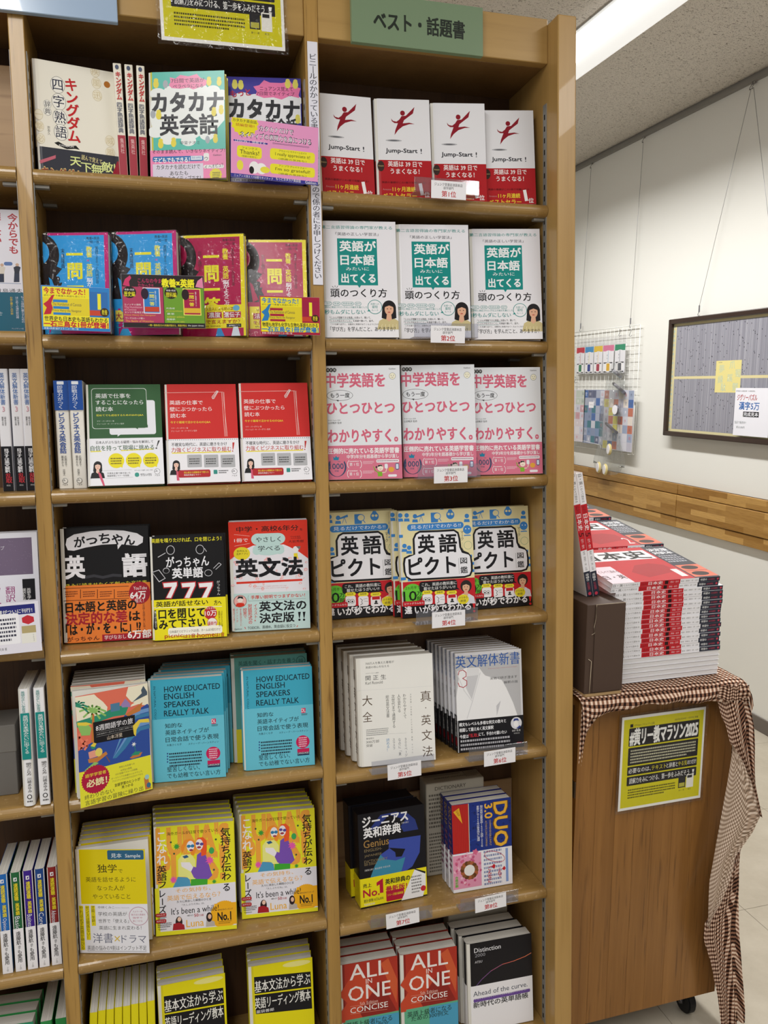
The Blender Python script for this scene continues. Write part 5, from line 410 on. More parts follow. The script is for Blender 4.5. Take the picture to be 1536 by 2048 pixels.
'dokugaku':(128,191,'#e3d00e',[('r',58.8,1.8,125.3,19.1,'#2a6286',2.5),('t',92.4,11.8,53.8,8.2,'見本  Sample','#e4ecf2',1),('t',57.2,35.6,35.3,15.4,'独学','#3a3408',1),('t',81.4,39.9,8.2,7.4,'で','#3a3408',0),('t',62.8,55.5,91.8,9.1,'英語を話せるように','#4a420c',0),('t',62.6,71.2,50.9,9.6,'なった人が','#4a420c',0),('t',62.9,86.7,69,9.5,'やっていること','#4a420c',0),('r',0,100.5,128,191,'#e9e9f1'),('p',[(1.9,103.3),(9.6,103.5),(9.9,185.5),(2.1,185.6)],'#e6d61c'),('v',5.9,103.9,184.9,5.5,'やれば必ず英語が伸びる','#4a420c',0),('p',[(13.2,103.2),(20.9,103.4),(21.1,166.8),(13.4,166.8)],'#e6d61c'),('v',17.2,103.8,166.2,5.5,'センスは関係ない！','#4a420c',0),('p',[(23.8,103.2),(31.6,103.4),(31.8,140.7),(24,140.8)],'#e6d61c'),('v',27.8,103.8,140.2,5.5,'才能・年齢・','#4a420c',0),('t',52.2,106.7,30.1,4.9,'中林くみこ','#555',0),('t',81.9,107.6,25.6,2.2,'Kumiko Nakabayashi','#888',0),('t',63.3,119,53.2,7.3,'学校の英語が','#444',0),('t',64.7,132,55.6,7.3,'世界で「使える」','#444',0),('t',76.1,144.6,77.9,7.3,'英語に生まれ変わる！','#444',0),('e',111,122.9,17.7,17.2,'#b06a86'),('e',111,122.9,16.8,16.3,'#e9e9f1'),('t',109.4,114.4,17.7,3.4,'人より一歩','#b04a6c',0),('t',110.6,120.2,26,3.4,'抜き出た英語を','#b04a6c',0),('t',109,126,17.7,3.4,'独学で','#b04a6c',0),('t',108.7,131.8,17.6,3.4,'身につける','#b04a6c',0),('t',43.6,163.9,36.8,18.1,'洋書','#666a80',0),('l',[(65.3,159.8),(74.2,169.1)],1.74,'#d8b83c'),('l',[(74.6,159.7),(64.9,169.2)],1.74,'#d8b83c'),('t',100.2,165.2,45.4,15.7,'ドラマ','#666a80',0),('t',68.4,181.7,108.8,8.4,'英語の悩みの9割はインプット不足','#444',0),('l',[(13.8,187.3),(122.5,188.1)],0.75,'#777')],None,[]),
'luna':(148,203,'#e7e22a',[('t',71.8,28.5,130.6,52.2,'LUNA\'S','#efa640',4),('t',66.8,79.6,122.7,51.9,'PLUS!','#efa640',4),('r',0,114.3,148,203,'#e7e22a'),('t',71.7,14.9,93.3,6.3,'海外ガールが日常で使っている','#1a1810',1),('v',14.7,8.4,71.9,16.9,'こなれ','#f2f0f4',2),('v',13.6,73.2,115,15.5,'英語フ','#16141a',2),('v',132,11.7,111.3,15.9,'気持ちが伝わ','#16141a',2),('p',[(32.9,115.4),(42.7,96),(63.8,99.2),(65.9,116)],'#4f9ac4'),('p',[(65.2,115.9),(66.4,102.1),(97.3,102.1),(96.1,115.7)],'#3fa832'),('p',[(43.4,96),(43.8,64.8),(50.7,55.8),(68,55.7),(75.6,67.3),(74.4,102.8),(63.7,102.6),(58.6,97.3)],'#e9ea8a'),('p',[(71.8,99.9),(66.9,88.5),(71.2,79.3),(76.5,81.1),(78.7,57.9),(86.9,53),(94.8,59.1),(105.6,98.7),(98.5,104.9),(77,103)],'#7a52b5'),('p',[(48.9,69.3),(64.8,70.6),(71.1,80.6),(66.9,88.5),(50,77.5)],'#eeeaf0'),('p',[(50.7,55.8),(49.9,40.7),(57,28.9),(66.4,26.8),(74.2,31.5),(77.8,45.5),(73.3,58.9),(68,57.1),(60.8,33.3)],'#f0902a'),('e',67.2,40.6,6.9,9.9,'#f1ecee'),('p',[(76.9,31.6),(81.1,26.4),(90.6,25.7),(97.1,33),(97.2,49.6),(95.5,59.2),(86.6,61.3),(86,40.6),(79.7,27.7)],'#ee5a26'),('e',83.7,39,6.7,10.2,'#f1ecee'),('e',64.1,40.6,3.5,3,'#2f7fb0'),('e',71,40.6,3.5,3,'#2f7fb0'),('e',80.5,36.9,3.5,2.7,'#5a4a9a'),('e',88,38.5,3.5,2.8,'#5a4a9a'),('e',68.3,48.2,3.7,1.9,'#a03a4a'),('e',82.9,44.2,3.8,2.2,'#a03a4a'),('e',105.7,52.3,4.9,6.2,'#3fa85a'),('r',50.5,61.2,58.5,69.4,'#f0ea9a',1),('p',[(51.9,58.6),(60,56.5),(63.8,60.9),(55.8,63)],'#2a5a8a'),('s',42,39.5,6.9,9,0.5,'#3f9f3a'),('s',34.4,100.7,7.6,9,0.5,'#e85ab0'),('s',101.9,70,9,9,0.5,'#e85ab0'),('s',108.9,110.7,4.9,9,0.5,'#3f9f3a'),('e',31.8,30.6,1.8,1.9,'#3a5a3a'),('e',114.2,32.1,1.9,1.9,'#3a5a3a'),('e',37,52.3,1.8,1.9,'#3a5a3a'),('e',109,88.6,1.9,1.9,'#3a5a3a')],(115,'#e6e4ee'),[('t',70,121.9,64,7.9,'その気持ち、','#eeb04a',1),('t',70.5,134.7,97.4,9.8,'英語で伝えるなら？','#eeb04a',1),('v',131.4,115.5,131.4,13.7,'る','#16141a',2),('t',70.9,142.5,63.5,4.6,'久々に再会した瞬間のひと言','#333',1),('t',69.5,149.1,41.3,3.8,'「久しぶりだね」は、','#444',0),('v',12.9,117.6,161.8,12.2,'レーズ','#16141a',2),('s',126,173.7,26.2,40,0.96,'#f0b01e'),('p',[(107.6,152.5),(148,152.4),(148,193.4),(108.8,193.8)],'#f0b01e'),('t',72.2,159.5,86.9,12.3,'It\'s been a while!','#16141a',0),('t',125.7,177.1,24.7,15.3,'No.1','#16141a',3),('t',127.8,164.4,27.5,3.6,'AMAZONランキング','#333',1),('w',114.6,185.5,139,191.6,2,'#8a6a1a'),('e',42.2,180.4,6.3,10.7,'#2a1a1e'),('e',42.9,175.1,3.4,4.3,'#edc8b4'),('p',[(30.3,194.5),(32,182.6),(42.5,181.1),(51.5,186.1),(52.5,195)],'#a8202c'),('p',[(91.2,193.9),(92.4,181.1),(99.8,181.9),(107.1,185.4),(108.1,193.7)],'#b9b0a8'),('e',97.9,176.2,5.7,9,'#2a1c22'),('e',98.6,175.2,3.2,4.6,'#e6bca4'),('t',71.5,184.6,32,13.6,'Luna','#f0b63a',1),('t',63.7,169.8,12.6,3.3,'SNS総フォロワー','#333',1),('t',74.2,170.4,7.6,5.7,'50','#b3202a',2),('t',83.2,171.2,9.1,3.8,'万超','#b3202a',1),('r',0.3,161,19.7,167.6,'#b3202a',2),('r',0,172.4,19.3,179.1,'#b3202a',2),('t',9.9,164.3,15.5,2.4,'SNS人気','#eee',0),('t',9.5,175.6,15.5,2.4,'音声付き','#eee',0),('w',4,167.5,20.6,172.6,2,'#444'),('w',3.6,178.8,28.5,188.3,3,'#444'),('t',12,190.7,14.6,2.9,'Gakken','#222',1),('r',0,195.4,148,203,'#e7e22a')]),
'kai_cover':(140,200,'#d9d9de',[('r',0,6,136,200,'#bdbdc0'),('p',[(0,87.1),(6.5,48.9),(4,35.7),(21.3,30.5),(49.2,31.8),(58.3,44.9),(62.2,49.1),(96.7,60.7),(105.7,77.1),(119.7,109.5),(127.2,133.5),(128.3,144),(0,136.1)],'#f1f1f3'),('p',[(23,47.5),(47.6,46.7),(40.5,69.6),(32.1,94.9),(20.6,70.7)],'#cfcfd3'),('p',[(24,31.3),(49.2,32.1),(49.6,46.8),(23.7,46.9)],'#e4e4e7'),('l',[(51.7,41.8),(33.3,98.9),(20.8,132.7)],1.57,'#dadade'),('l',[(3.9,43.5),(16.6,75.6),(32,97.5)],1.31,'#dadade'),('p',[(83.5,111.9),(93.1,102.2),(88.7,117.5),(83.7,132.6)],'#c9c9ce'),('t',68.2,18.4,135.8,24.9,'英文解体新書','#2c5aa6',1),('t',99,35.8,61.2,2.1,'An Illustrated Guide to Advanced Structural English','#b8505a',0),('l',[(5.5,43.6),(7.3,36),(15.3,33.9),(21.8,39.6),(21.7,47.4),(14.3,51),(22.8,56.6),(22.7,65),(15.3,69.3),(6.8,66.4),(4.7,59.1)],1.44,'#b8404e'),('t',100.9,56,57.7,5.5,'実戦で研ぎ澄ます','#222',0),('t',116.1,66.1,29.6,5.5,'解釈の技','#222',0)],(135.3,'#17161b'),[('t',53.3,144,99,7.2,'構文もレベルも多様な例文の数々と','#f1f1f5',2),('t',40,155.1,71.9,7.5,'格闘して鍛えぬく英文解釈','#f1f1f5',2),('t',13.6,168.3,18.4,7.5,'今度は','#f1f1f5',2),('t',33.7,167.6,20.4,7,'「乱取」','#c8303c',2),('t',74.1,166.7,59.1,7.3,'にて、手合わせ願いたい','#f1f1f5',2),('w',5.7,173.7,110.9,198.1,3,'#b8b8be'),('e',124.7,150.8,11.8,12.3,'#dcdce2'),('p',[(118.1,147.1),(120.3,141.4),(128.3,141.4),(130.9,146.8),(124.2,145)],'#2f3f88'),('e',124,152.7,4.8,5.8,'#f3f2f4'),('p',[(123.8,161.8),(132,156),(134.6,158.8),(129.2,162.2)],'#2f3f88'),('t',124,166,18.1,3.9,'北村一真 著','#ddd',1),('t',124.9,171.5,12.1,2.9,'杉田玄白','#bbb',0),('t',130.4,191.4,10.7,3.4,'研究社','#c8303c',1)]),
'duo':(131,185,'#1d3384',[('e',67.4,17.7,2.5,1,'#152560'),('e',46.1,55.3,3.1,1.2,'#182a70'),('e',77.5,11.2,1.1,1.6,'#152560'),('e',49.6,22.4,2.4,2.5,'#152560'),('e',91.2,10.8,1.5,1.9,'#182a70'),('e',64.4,16.7,1.2,1.4,'#152560'),('e',53.7,56.2,2.5,1.5,'#152560'),('e',101.4,60.4,2.5,1.8,'#152560'),('e',76.3,33.9,2.4,1.7,'#27439a'),('e',60.7,19.6,2.8,1,'#27439a'),('e',83.8,87.5,2.7,1.4,'#182a70'),('e',48.6,40.4,2.7,1.1,'#27439a'),('e',74.2,94.4,1.1,1.9,'#27439a'),('e',68.4,36.4,2.1,2.3,'#182a70'),('e',112.2,97.8,2.1,2.1,'#182a70'),('e',103.8,36.7,2.4,2.1,'#27439a'),('e',63.4,39.1,2.5,0.9,'#27439a'),('e',69.2,60.8,2.1,1.3,'#27439a'),('e',50,24.7,1.8,2.4,'#182a70'),('e',52.9,39.3,1.6,1.1,'#27439a'),('e',116,35.1,2,1.5,'#27439a'),('e',124.9,24,1.4,1.3,'#182a70'),('e',38.2,77.4,1.3,1.4,'#182a70'),('e',75.4,39,2.3,2.5,'#152560'),('e',114,98.6,2.6,2.2,'#27439a'),('e',118.1,83,3.2,2.3,'#27439a'),('e',73.5,41.1,2.1,1.6,'#182a70'),('e',44.6,20.5,1.3,1.5,'#182a70'),('e',46.8,53.9,2.2,2.5,'#152560'),('e',39.3,81.5,2.4,1.1,'#27439a'),('e',123.7,66.8,2.1,1.1,'#27439a'),('e',127.5,54.3,2.2,1,'#182a70'),('e',104.4,77.4,2.1,2.1,'#152560'),('e',38.9,88.6,2.2,1.1,'#152560'),('e',119.5,81.1,1.7,2,'#182a70'),('e',100.7,31.7,1.8,1.2,'#182a70'),('e',84.7,78.5,1.7,1.3,'#182a70'),('e',109.4,85.5,2.8,1.3,'#152560'),('e',81.2,73.6,3.4,2.3,'#27439a'),('e',60.4,67.3,3.2,1.7,'#152560'),('e',125.9,100.6,1.9,1.3,'#182a70'),('e',80.1,36.6,2.1,2.6,'#152560'),('e',113.4,53.8,2.6,2.3,'#182a70'),('e',113.7,19.9,1.9,2.1,'#182a70'),('e',81.2,21.8,2.9,1.5,'#152560'),('e',73.3,41.7,3.2,2.1,'#182a70'),('e',128.5,12.7,2.4,1.7,'#152560'),('e',50.1,78.5,3.3,2,'#27439a'),('e',51.6,52.8,1,2.3,'#152560'),('e',95.8,56.2,3.3,1.6,'#182a70'),('e',112.7,28.4,1.6,1.4,'#182a70'),('e',106.7,38.5,2.3,2.4,'#182a70'),('e',120.1,42.7,2.1,1.9,'#152560'),('e',74.3,90.2,2.2,1.8,'#152560'),('e',82.4,87.1,2.8,1.9,'#182a70'),('e',53.2,46.1,2.7,1.8,'#27439a'),('e',98.8,56.9,2.1,2.3,'#152560'),('e',43.7,18.8,1,1,'#27439a'),('e',87.3,77.1,3.2,1.7,'#152560'),('e',125.3,67.3,1.5,1.4,'#152560'),('e',85.4,50.4,3.2,2.1,'#27439a'),('e',120,93.9,1.5,1.7,'#27439a'),('e',48.8,42.6,1.1,1.3,'#182a70'),('e',57.2,30.7,1.2,2.2,'#152560'),('e',95.7,41,1.6,1.1,'#27439a'),('e',56.2,91.1,1.9,1.7,'#152560'),('e',113.4,23.8,2,1.8,'#27439a'),('e',75.7,37.8,1.1,1.5,'#27439a'),('e',87.4,47.1,1,1.5,'#152560'),('e',63,92.7,1.2,2.5,'#182a70'),('e',126.3,19.8,1.6,1,'#182a70'),('e',62.8,15.2,1.9,2.5,'#27439a'),('e',73.9,54.4,2.2,1.7,'#27439a'),('e',46.9,6.8,2.6,1.6,'#182a70'),('e',62.9,4.7,1.1,1.3,'#152560'),('e',115.8,15.1,3.1,1.7,'#27439a'),('e',127.7,49.7,3.3,2,'#182a70'),('e',85.4,27.9,1.2,1.2,'#182a70'),('e',52.9,88.7,2.4,1.8,'#182a70'),('e',63.6,49.8,1.3,1.5,'#182a70'),('e',128.6,13.6,1,1.8,'#182a70'),('e',84.3,28.4,2,2,'#152560'),('e',76.3,50.8,3,1.6,'#152560'),('e',65.9,23.5,1.5,1.2,'#152560'),('e',104,20.7,3.4,2.6,'#182a70'),('e',38.9,58.4,3,1.6,'#182a70'),('e',44.6,79.2,3,2,'#27439a'),('e',90.8,71.2,1,1.2,'#27439a'),('e',78.1,29.4,3.3,2.6,'#152560'),('e',67.7,6.9,3.1,1.2,'#182a70'),('p',[(0,0.4),(37.3,1.1),(37.2,103.1),(0.8,103.1)],'#c62a26'),('l',[(1.1,0.8),(1.6,102.4)],0.59,'#8e1c1c'),('l',[(3.2,0.9),(3.5,102.4)],0.59,'#8e1c1c'),('l',[(5.3,0.9),(5.5,102.4)],0.59,'#8e1c1c'),('l',[(7.3,0.9),(7.5,102.4)],0.59,'#8e1c1c'),('l',[(9.4,0.9),(9.5,102.4)],0.59,'#8e1c1c'),('l',[(11.4,0.9),(11.4,102.4)],0.59,'#8e1c1c'),('l',[(13.5,1),(13.4,102.4)],0.59,'#8e1c1c'),('l',[(15.6,1),(15.4,102.4)],0.59,'#8e1c1c'),('l',[(17.6,1),(17.4,102.4)],0.59,'#8e1c1c'),('l',[(19.7,1),(19.4,102.3)],0.59,'#8e1c1c'),('l',[(21.8,1.1),(21.4,102.3)],0.59,'#8e1c1c'),('l',[(23.9,1.1),(23.4,102.3)],0.59,'#8e1c1c'),('l',[(25.9,1.1),(25.4,102.3)],0.59,'#8e1c1c'),('l',[(28,1.1),(27.4,102.3)],0.59,'#8e1c1c'),('l',[(30.1,1.1),(29.4,102.3)],0.59,'#8e1c1c'),('l',[(32.2,1.2),(31.4,102.3)],0.59,'#8e1c1c'),('l',[(34.3,1.2),(33.4,102.3)],0.59,'#8e1c1c'),('l',[(36.4,1.2),(35.4,102.3)],0.59,'#8e1c1c'),('p',[(3.3,14.6),(16,7.4),(22.5,41.2)],'#e8b32c'),('t',13.1,17.9,12.9,4.9,'CD-ROM','#7a2a1a',0,68),('l',[(36.7,1.1),(36.9,103)],1.33,'#d8d0b8'),('t',106.8,53.2,93.7,33,'DUO','#6e4a12',4,90),('t',107.2,53.3,93.7,29.9,'DUO','#edb53a',3,90),('t',80.4,22.5,30.9,16.9,'3.0','#edb53a',3,90),('v',64.7,8.4,96.6,5.2,'現代英語の重要単語1600＋熟語1000を','#e8e8f0',1),('v',57,8.3,83.2,5.1,'重複なしで560本の基本例文に凝縮','#e8e8f0',1),('t',83.5,69.1,54.5,4,'COMPREHENSIBLE INPUT','#c8a860',0,90),('t',74.6,69.4,54.2,4,'ACTIVATE LONG COMMAND','#c8a860',0,90)],(103.8,'#efeef4'),[('r',0,107,62,178,'#e49ab8'),('s',55.3,143.8,3.6,5,0.6,'#f3c4d4'),('s',26.2,169.1,3.6,5,0.6,'#d8688e'),('s',12.8,136.6,3.6,5,0.6,'#f3c4d4'),('s',40.8,119.7,3.6,5,0.6,'#c85a84'),('s',50.4,148.6,3.6,5,0.6,'#f3c4d4'),('s',18.5,121.5,3.6,5,0.6,'#c85a84'),('s',44.8,122.9,3.6,5,0.6,'#c85a84'),('s',38,112,3.6,5,0.6,'#f3c4d4'),('s',27.9,111.8,3.6,5,0.6,'#f3c4d4'),('s',28.2,109.8,3.6,5,0.6,'#d8688e'),('s',44.8,114.1,3.6,5,0.6,'#c85a84'),('s',13.3,114.9,3.5,5,0.6,'#c85a84'),('s',47.3,164.5,3.6,5,0.6,'#c85a84'),('s',6.5,122.9,3.5,5,0.6,'#d8688e'),('s',44.3,115.7,3.6,5,0.6,'#c85a84'),('s',21.4,110.5,3.6,5,0.6,'#d8688e'),('s',48.4,154,3.6,5,0.6,'#c85a84'),('s',18.3,155.8,3.6,5,0.6,'#f3c4d4'),('s',7.7,125.8,3.5,5,0.6,'#c85a84'),('s',10.6,132,3.5,5,0.6,'#f3c4d4'),('s',60.2,145,3.7,5,0.6,'#c85a84'),('s',59,130.2,3.7,5,0.6,'#d8688e'),('s',21.6,119.5,3.6,5,0.6,'#c85a84'),('s',3.9,141.2,3.5,5,0.6,'#f3c4d4'),('s',33.6,171.9,3.6,5,0.6,'#d8688e'),('s',30.7,105.5,3.6,5,0.6,'#f3c4d4'),('s',43.5,122.9,3.6,5,0.6,'#c85a84'),('s',26.6,161.1,3.6,5,0.6,'#c85a84'),('s',19.8,120.5,3.6,5,0.6,'#d8688e'),('s',18.1,164.3,3.6,5,0.6,'#c85a84'),('s',22.5,166.1,3.6,5,0.6,'#d8688e'),('s',7.4,139.5,3.5,5,0.6,'#c85a84'),('s',48.9,157.1,3.6,5,0.6,'#f3c4d4'),('s',24.7,166.6,3.6,5,0.6,'#f3c4d4'),('s',49.3,104.8,7.6,5,0.6,'#d8688e'),('e',50.5,143.6,5.2,5,'#8a5a34'),('e',49.2,149.3,5.2,5,'#b0653e'),('e',45.8,153.7,5.1,4.9,'#6a4426'),('e',40.8,156.3,5.1,4.9,'#8a5a34'),('e',35.1,156.6,5.1,4.9,'#b0653e'),('e',29.4,154.5,5.1,4.9,'#6a4426'),('e',24.6,150.5,5.1,4.9,'#8a5a34'),('e',21.5,145.1,5.1,4.9,'#b0653e'),('e',20.5,139.1,5.1,4.9,'#6a4426'),('e',21.8,133.5,5.1,4.9,'#8a5a34'),('e',25.2,129,5.1,4.9,'#b0653e'),('e',30.1,126.5,5.1,4.9,'#6a4426'),('e',35.9,126.1,5.1,4.9,'#8a5a34'),('e',41.6,128.1,5.1,4.9,'#b0653e'),('e',46.4,132.2,5.1,4.9,'#6a4426'),('e',49.5,137.6,5.2,4.9,'#8a5a34'),('e',35.5,141.3,11.7,11.6,'#efece8'),('v',9.3,113.5,148.3,4.4,'サクラサケ','#d23a6a',1),('v',7.3,150.7,174,5.9,'合格祈願','#5fae3a',3),('w',67.6,104.4,107.6,181.3,9,'#8a94b8'),('r',116.5,107.1,122,178.4,'#86a0d8'),('l',[(114.4,128.5),(113.6,131.1),(111.2,133.1),(107.6,134.2),(102.9,134.3),(97.4,133.6),(91.6,132),(85.8,129.7),(80.5,126.8),(75.9,123.5),(72.5,120.1),(70.3,116.7),(69.6,113.6),(70.5,111),(72.7,109.1),(76.3,108),(81,107.8),(86.4,108.4),(92.2,110),(97.9,112.3),(103.3,115.1),(108,118.5),(111.5,121.9),(113.7,125.4),(114.4,128.5)],1.03,'#c8303c'),('p',[(84.4,141.3),(89.9,136.2),(93.7,140.5),(90.4,147.4)],'#c8202c'),('p',[(107.6,150),(113.2,144.1),(116.3,149.8),(113,153.8)],'#c8202c'),('v',80.3,140,175.4,7.7,'ごんなに','#c8202c',3),('v',102.7,146.2,167.2,7.2,'これで','#c8202c',3)]),
'duo_spine':(24,185,'#20246e',[('t',12,30,44,15,'DUO 3.0','#c89a5a',1,90),('w',5,62,19,150,7,'#8a3a6a'),('t',12,165,12,9,'ICP','#ccd')],None,[]),
'genius':(142,190,'#14141c',[('p',[(48.3,7.5),(81,6.6),(106.3,14.1),(121.2,28.7),(127.6,50.5),(95.8,50.1),(89.9,38.2),(100.7,25.4),(65.7,10.2),(38.6,34.6),(22.6,34.4)],'#2c3c84'),('p',[(63.7,61.6),(132.2,63.5),(128.7,98.3),(112,124.5),(85.9,136.5),(65.6,137.4),(21.1,133.6),(31.9,109.6),(45.1,88.2),(62.9,79.4)],'#3c4fa8'),('p',[(21.1,133.6),(31.9,109.6),(45.1,88.2),(54.6,99.5),(77,106),(97.5,102.5),(85.9,136.5),(65.6,137.4)],'#3c8aa8'),('p',[(63,77.1),(98.2,85.6),(89.9,99.9),(77.3,98.8),(76.4,89)],'#14141c'),('t',57.9,17.9,96.4,21.5,'ジーニアス','#f4f4f8',3),('t',50.6,40.4,78.5,20.4,'英和辞典','#f4f4f8',3),('t',99.2,31.7,15.4,3.5,'［第6版］','#ccc',0),('t',37.1,62.1,53.1,15.4,'Genius','#a8834a',1),('t',30.1,75.3,36.9,5.8,'ENGLISH-','#8a7a5a',0),('t',29.5,86.4,36.4,5.8,'JAPANESE','#8a7a5a',0),('t',35.3,97.6,48.9,5.7,'DICTIONARY','#8a7a5a',0),('t',23.9,102.6,26.5,5.8,'6th Edition','#8a7a5a',0),('t',37.7,114.8,53.6,3.9,'［編集主幹］南出康世 中邑光男','#ccc',0)],(130.8,'#efe21e'),[('r',0,188.1,142,190,'#17171c'),('t',14.8,145.8,17.5,8.1,'売上','#222',2),('t',22.8,161.4,33.8,14.9,'No.','#b81f3c',3),('p',[(34.3,143.3),(48.2,136.9),(48.2,166.2),(40.8,165.9),(40.8,148.1),(34.7,150.5)],'#b81f3c'),('t',27.3,176.7,41,6.3,'累計部数10万6,000','#333',1),('t',79.4,146,53.1,10.8,'英和辞典の','#222',3),('t',76.3,161.6,45.2,11.8,'最新版！','#b81f3c',3),('r',54,165,92,186.3,'#b81f3c',2),('t',73.3,173.6,33.3,4.9,'シリーズ累計最新版','#efe21e',1),('p',[(85.7,189.9),(116.9,130.8),(139.9,140.7),(139.2,168.7),(132.5,190)],'#f1f1f4'),('p',[(115.6,131.3),(118.2,130.5),(139.9,140),(139.2,144.3)],'#222'),('w',108.6,143.3,130.3,181.5,6,'#888'),('e',133.8,173.7,5.7,5.8,'#c8303c'),('t',18.2,184.1,22.5,4.3,'TAISHUKAN','#eee',0)]),
'allin':(122,196,'#b03325',[('p',[(0,61.9),(41,5.6),(69.9,64.7),(39.1,104.9)],'#c8482c'),('p',[(39.1,104.9),(85.6,46.4),(117.2,113.5),(87.4,124.3),(48.5,124.8)],'#8e241d'),('p',[(87,10.8),(102.8,2.1),(120.7,50.3),(118,99.2)],'#cf5a34'),('p',[(0,100.7),(24.9,69.6),(48.6,120.1),(0,119.5)],'#c8482c'),('t',62.4,19.2,79.1,31.1,'ALL','#f1ecea',1),('t',61.8,42.3,12.6,10.1,'IN','#f1ecea',0),('t',62.4,63.8,87,30.8,'ONE','#f1ecea',1),('t',60.5,86.9,37.1,6.8,'5th Edition','#e8c0b4',0),('l',[(22.2,88.7),(98.6,92.8)],0.49,'#e8a890'),('t',60.9,97.8,77.7,11.6,'CONCISE','#f1ecea',1),('l',[(22,104.5),(97.8,108.5)],0.49,'#e8a890')],(115.8,'#5fae8a'),[('r',60,119.3,122,196,'#4b9fc4'),('t',60.5,128,94.1,12.1,'英語上級者になる','#1d3a34',1),('t',61.4,138.2,79.6,10.2,'ための300例文','#1d3a34',1)]),
'distinct':(146,190,'#15141a',[('t',46.8,15.9,59,9.8,'Distinction','#e8e8ee',1),('t',30,26.8,22.8,7.1,'2000','#9a9aa2',0),('t',26.3,40.8,16.2,4.9,'ATSU','#d8d8de',0),('l',[(18.1,93),(32.5,79.3)],1.41,'#6a4a8a'),('l',[(32.5,79.3),(53,65.3)],1.41,'#7d4f88'),('l',[(53,65.3),(78.7,55.6)],1.41,'#a05a7a'),('l',[(78.7,55.6),(104.4,53)],1.41,'#c8645a'),('l',[(104.4,53),(130.4,47.7)],1.41,'#d87050'),('l',[(130.4,47.7),(144.5,42.4)],1.41,'#e0805a')],(91.2,'#eeedf2'),[('t',73.6,108,121.7,10.6,'Ahead of the curve.','#444a5c',0),('r',13,118.9,140,125.9,'#6a4a9a',2),('t',73.5,119.1,114,4,'アカデミックとプラクティカルを最高のバランスで。','#eee',0),('t',73.7,132.4,123,12.3,'新時代の英単語帳','#222',2)]),
'kiri':(126,189,'#e6da10',[('p',[(11.7,21.3),(121.6,28.2),(122,58.8),(11.9,54.6)],'#17161a'),('p',[(11.8,57.3),(121.8,61.9),(122.3,102.4),(12.7,94.6)],'#17161a'),('t',66.4,42,107.8,22.7,'基本文法から学ぶ','#f1f0ea',1),('t',65.8,74.5,108.2,21.8,'英語リーディング教本','#f1f0ea',1),('t',30.7,90.9,34.3,6.2,'薬袋善郎','#eee',0),('e',94.9,7.9,27.4,5.4,'#ece58c')],None,[]),
'spd_open':(17,181,'#1d68b8',[('r',5.7,8.6,11.2,15.5,'#e8e8ee'),('p',[(7.1,13.4),(8.4,10.5),(10.1,10.2),(9.6,14.2)],'#1d68b8'),('v',8.7,19.2,51,5.9,'速読速聴','#ecd82a',3),('v',9.2,51.9,54.6,3.2,'・','#ecd82a',2),('v',9.4,55.5,77.6,5.8,'英単語','#ecd82a',3),('t',8.1,91.4,23.8,7.7,'Opinion','#e6e6f0',0,90)],(102,'#ecebf0'),[('v',8,107.5,132,6.6,'遠藤航','#1b1a1e',2),('v',8.4,133.7,140.4,4.1,'選手','#1b1a1e',1),('v',8.5,141.2,165,6.5,'も愛用','#1b1a1e',2),('v',8.6,169,177.8,3.4,'Ｚ会','#777',0)]),
'spd_basic':(17,181,'#21663c',[('r',5.7,8.6,11.2,15.5,'#e8e8ee'),('p',[(7.1,13.4),(8.4,10.5),(10.1,10.2),(9.6,14.2)],'#21663c'),('v',8.7,19.2,51,5.9,'速読速聴','#ecd82a',3),('v',9.2,51.9,54.6,3.2,'・','#ecd82a',2),('v',9.4,55.5,77.6,5.8,'英単語','#ecd82a',3),('t',8.1,91.4,23.8,7.7,'Basic','#e6e6f0',0,90)],(102,'#ecebf0'),[('v',8,107.5,132,6.6,'遠藤航','#1b1a1e',2),('v',8.4,133.7,140.4,4.1,'選手','#1b1a1e',1),('v',8.5,141.2,165,6.5,'も愛用','#1b1a1e',2),('v',8.6,169,177.8,3.4,'Ｚ会','#777',0)]),
'spd_business':(17,181,'#3b1d8c',[('r',5.7,8.6,11.2,15.5,'#e8e8ee'),('p',[(7.1,13.4),(8.4,10.5),(10.1,10.2),(9.6,14.2)],'#3b1d8c'),('v',8.7,19.2,51,5.9,'速読速聴','#ecd82a',3),('v',9.2,51.9,54.6,3.2,'・','#ecd82a',2),('v',9.4,55.5,77.6,5.8,'英単語','#ecd82a',3),('t',8.1,91.4,23.8,7.7,'Business','#e6e6f0',0,90)],(102,'#ecebf0'),[('v',8,107.5,132,6.6,'遠藤航','#1b1a1e',2),('v',8.4,133.7,140.4,4.1,'選手','#1b1a1e',1),('v',8.5,141.2,165,6.5,'も愛用','#1b1a1e',2),('v',8.6,169,177.8,3.4,'Ｚ会','#777',0)]),
'spd_core':(17,181,'#1c4488',[('r',5.7,8.6,11.2,15.5,'#e8e8ee'),('p',[(7.1,13.4),(8.4,10.5),(10.1,10.2),(9.6,14.2)],'#1c4488'),('v',8.7,19.2,51,5.9,'速読速聴','#ecd82a',3),('v',9.2,51.9,54.6,3.2,'・','#ecd82a',2),('v',9.4,55.5,77.6,5.8,'英単語','#ecd82a',3),('t',8.1,91.4,23.8,7.7,'Core','#e6e6f0',0,90)],(102,'#ecebf0'),[('v',8,107.5,132,6.6,'遠藤航','#1b1a1e',2),('v',8.4,133.7,140.4,4.1,'選手','#1b1a1e',1),('v',8.5,141.2,165,6.5,'も愛用','#1b1a1e',2),('v',8.6,169,177.8,3.4,'Ｚ会','#777',0)]),
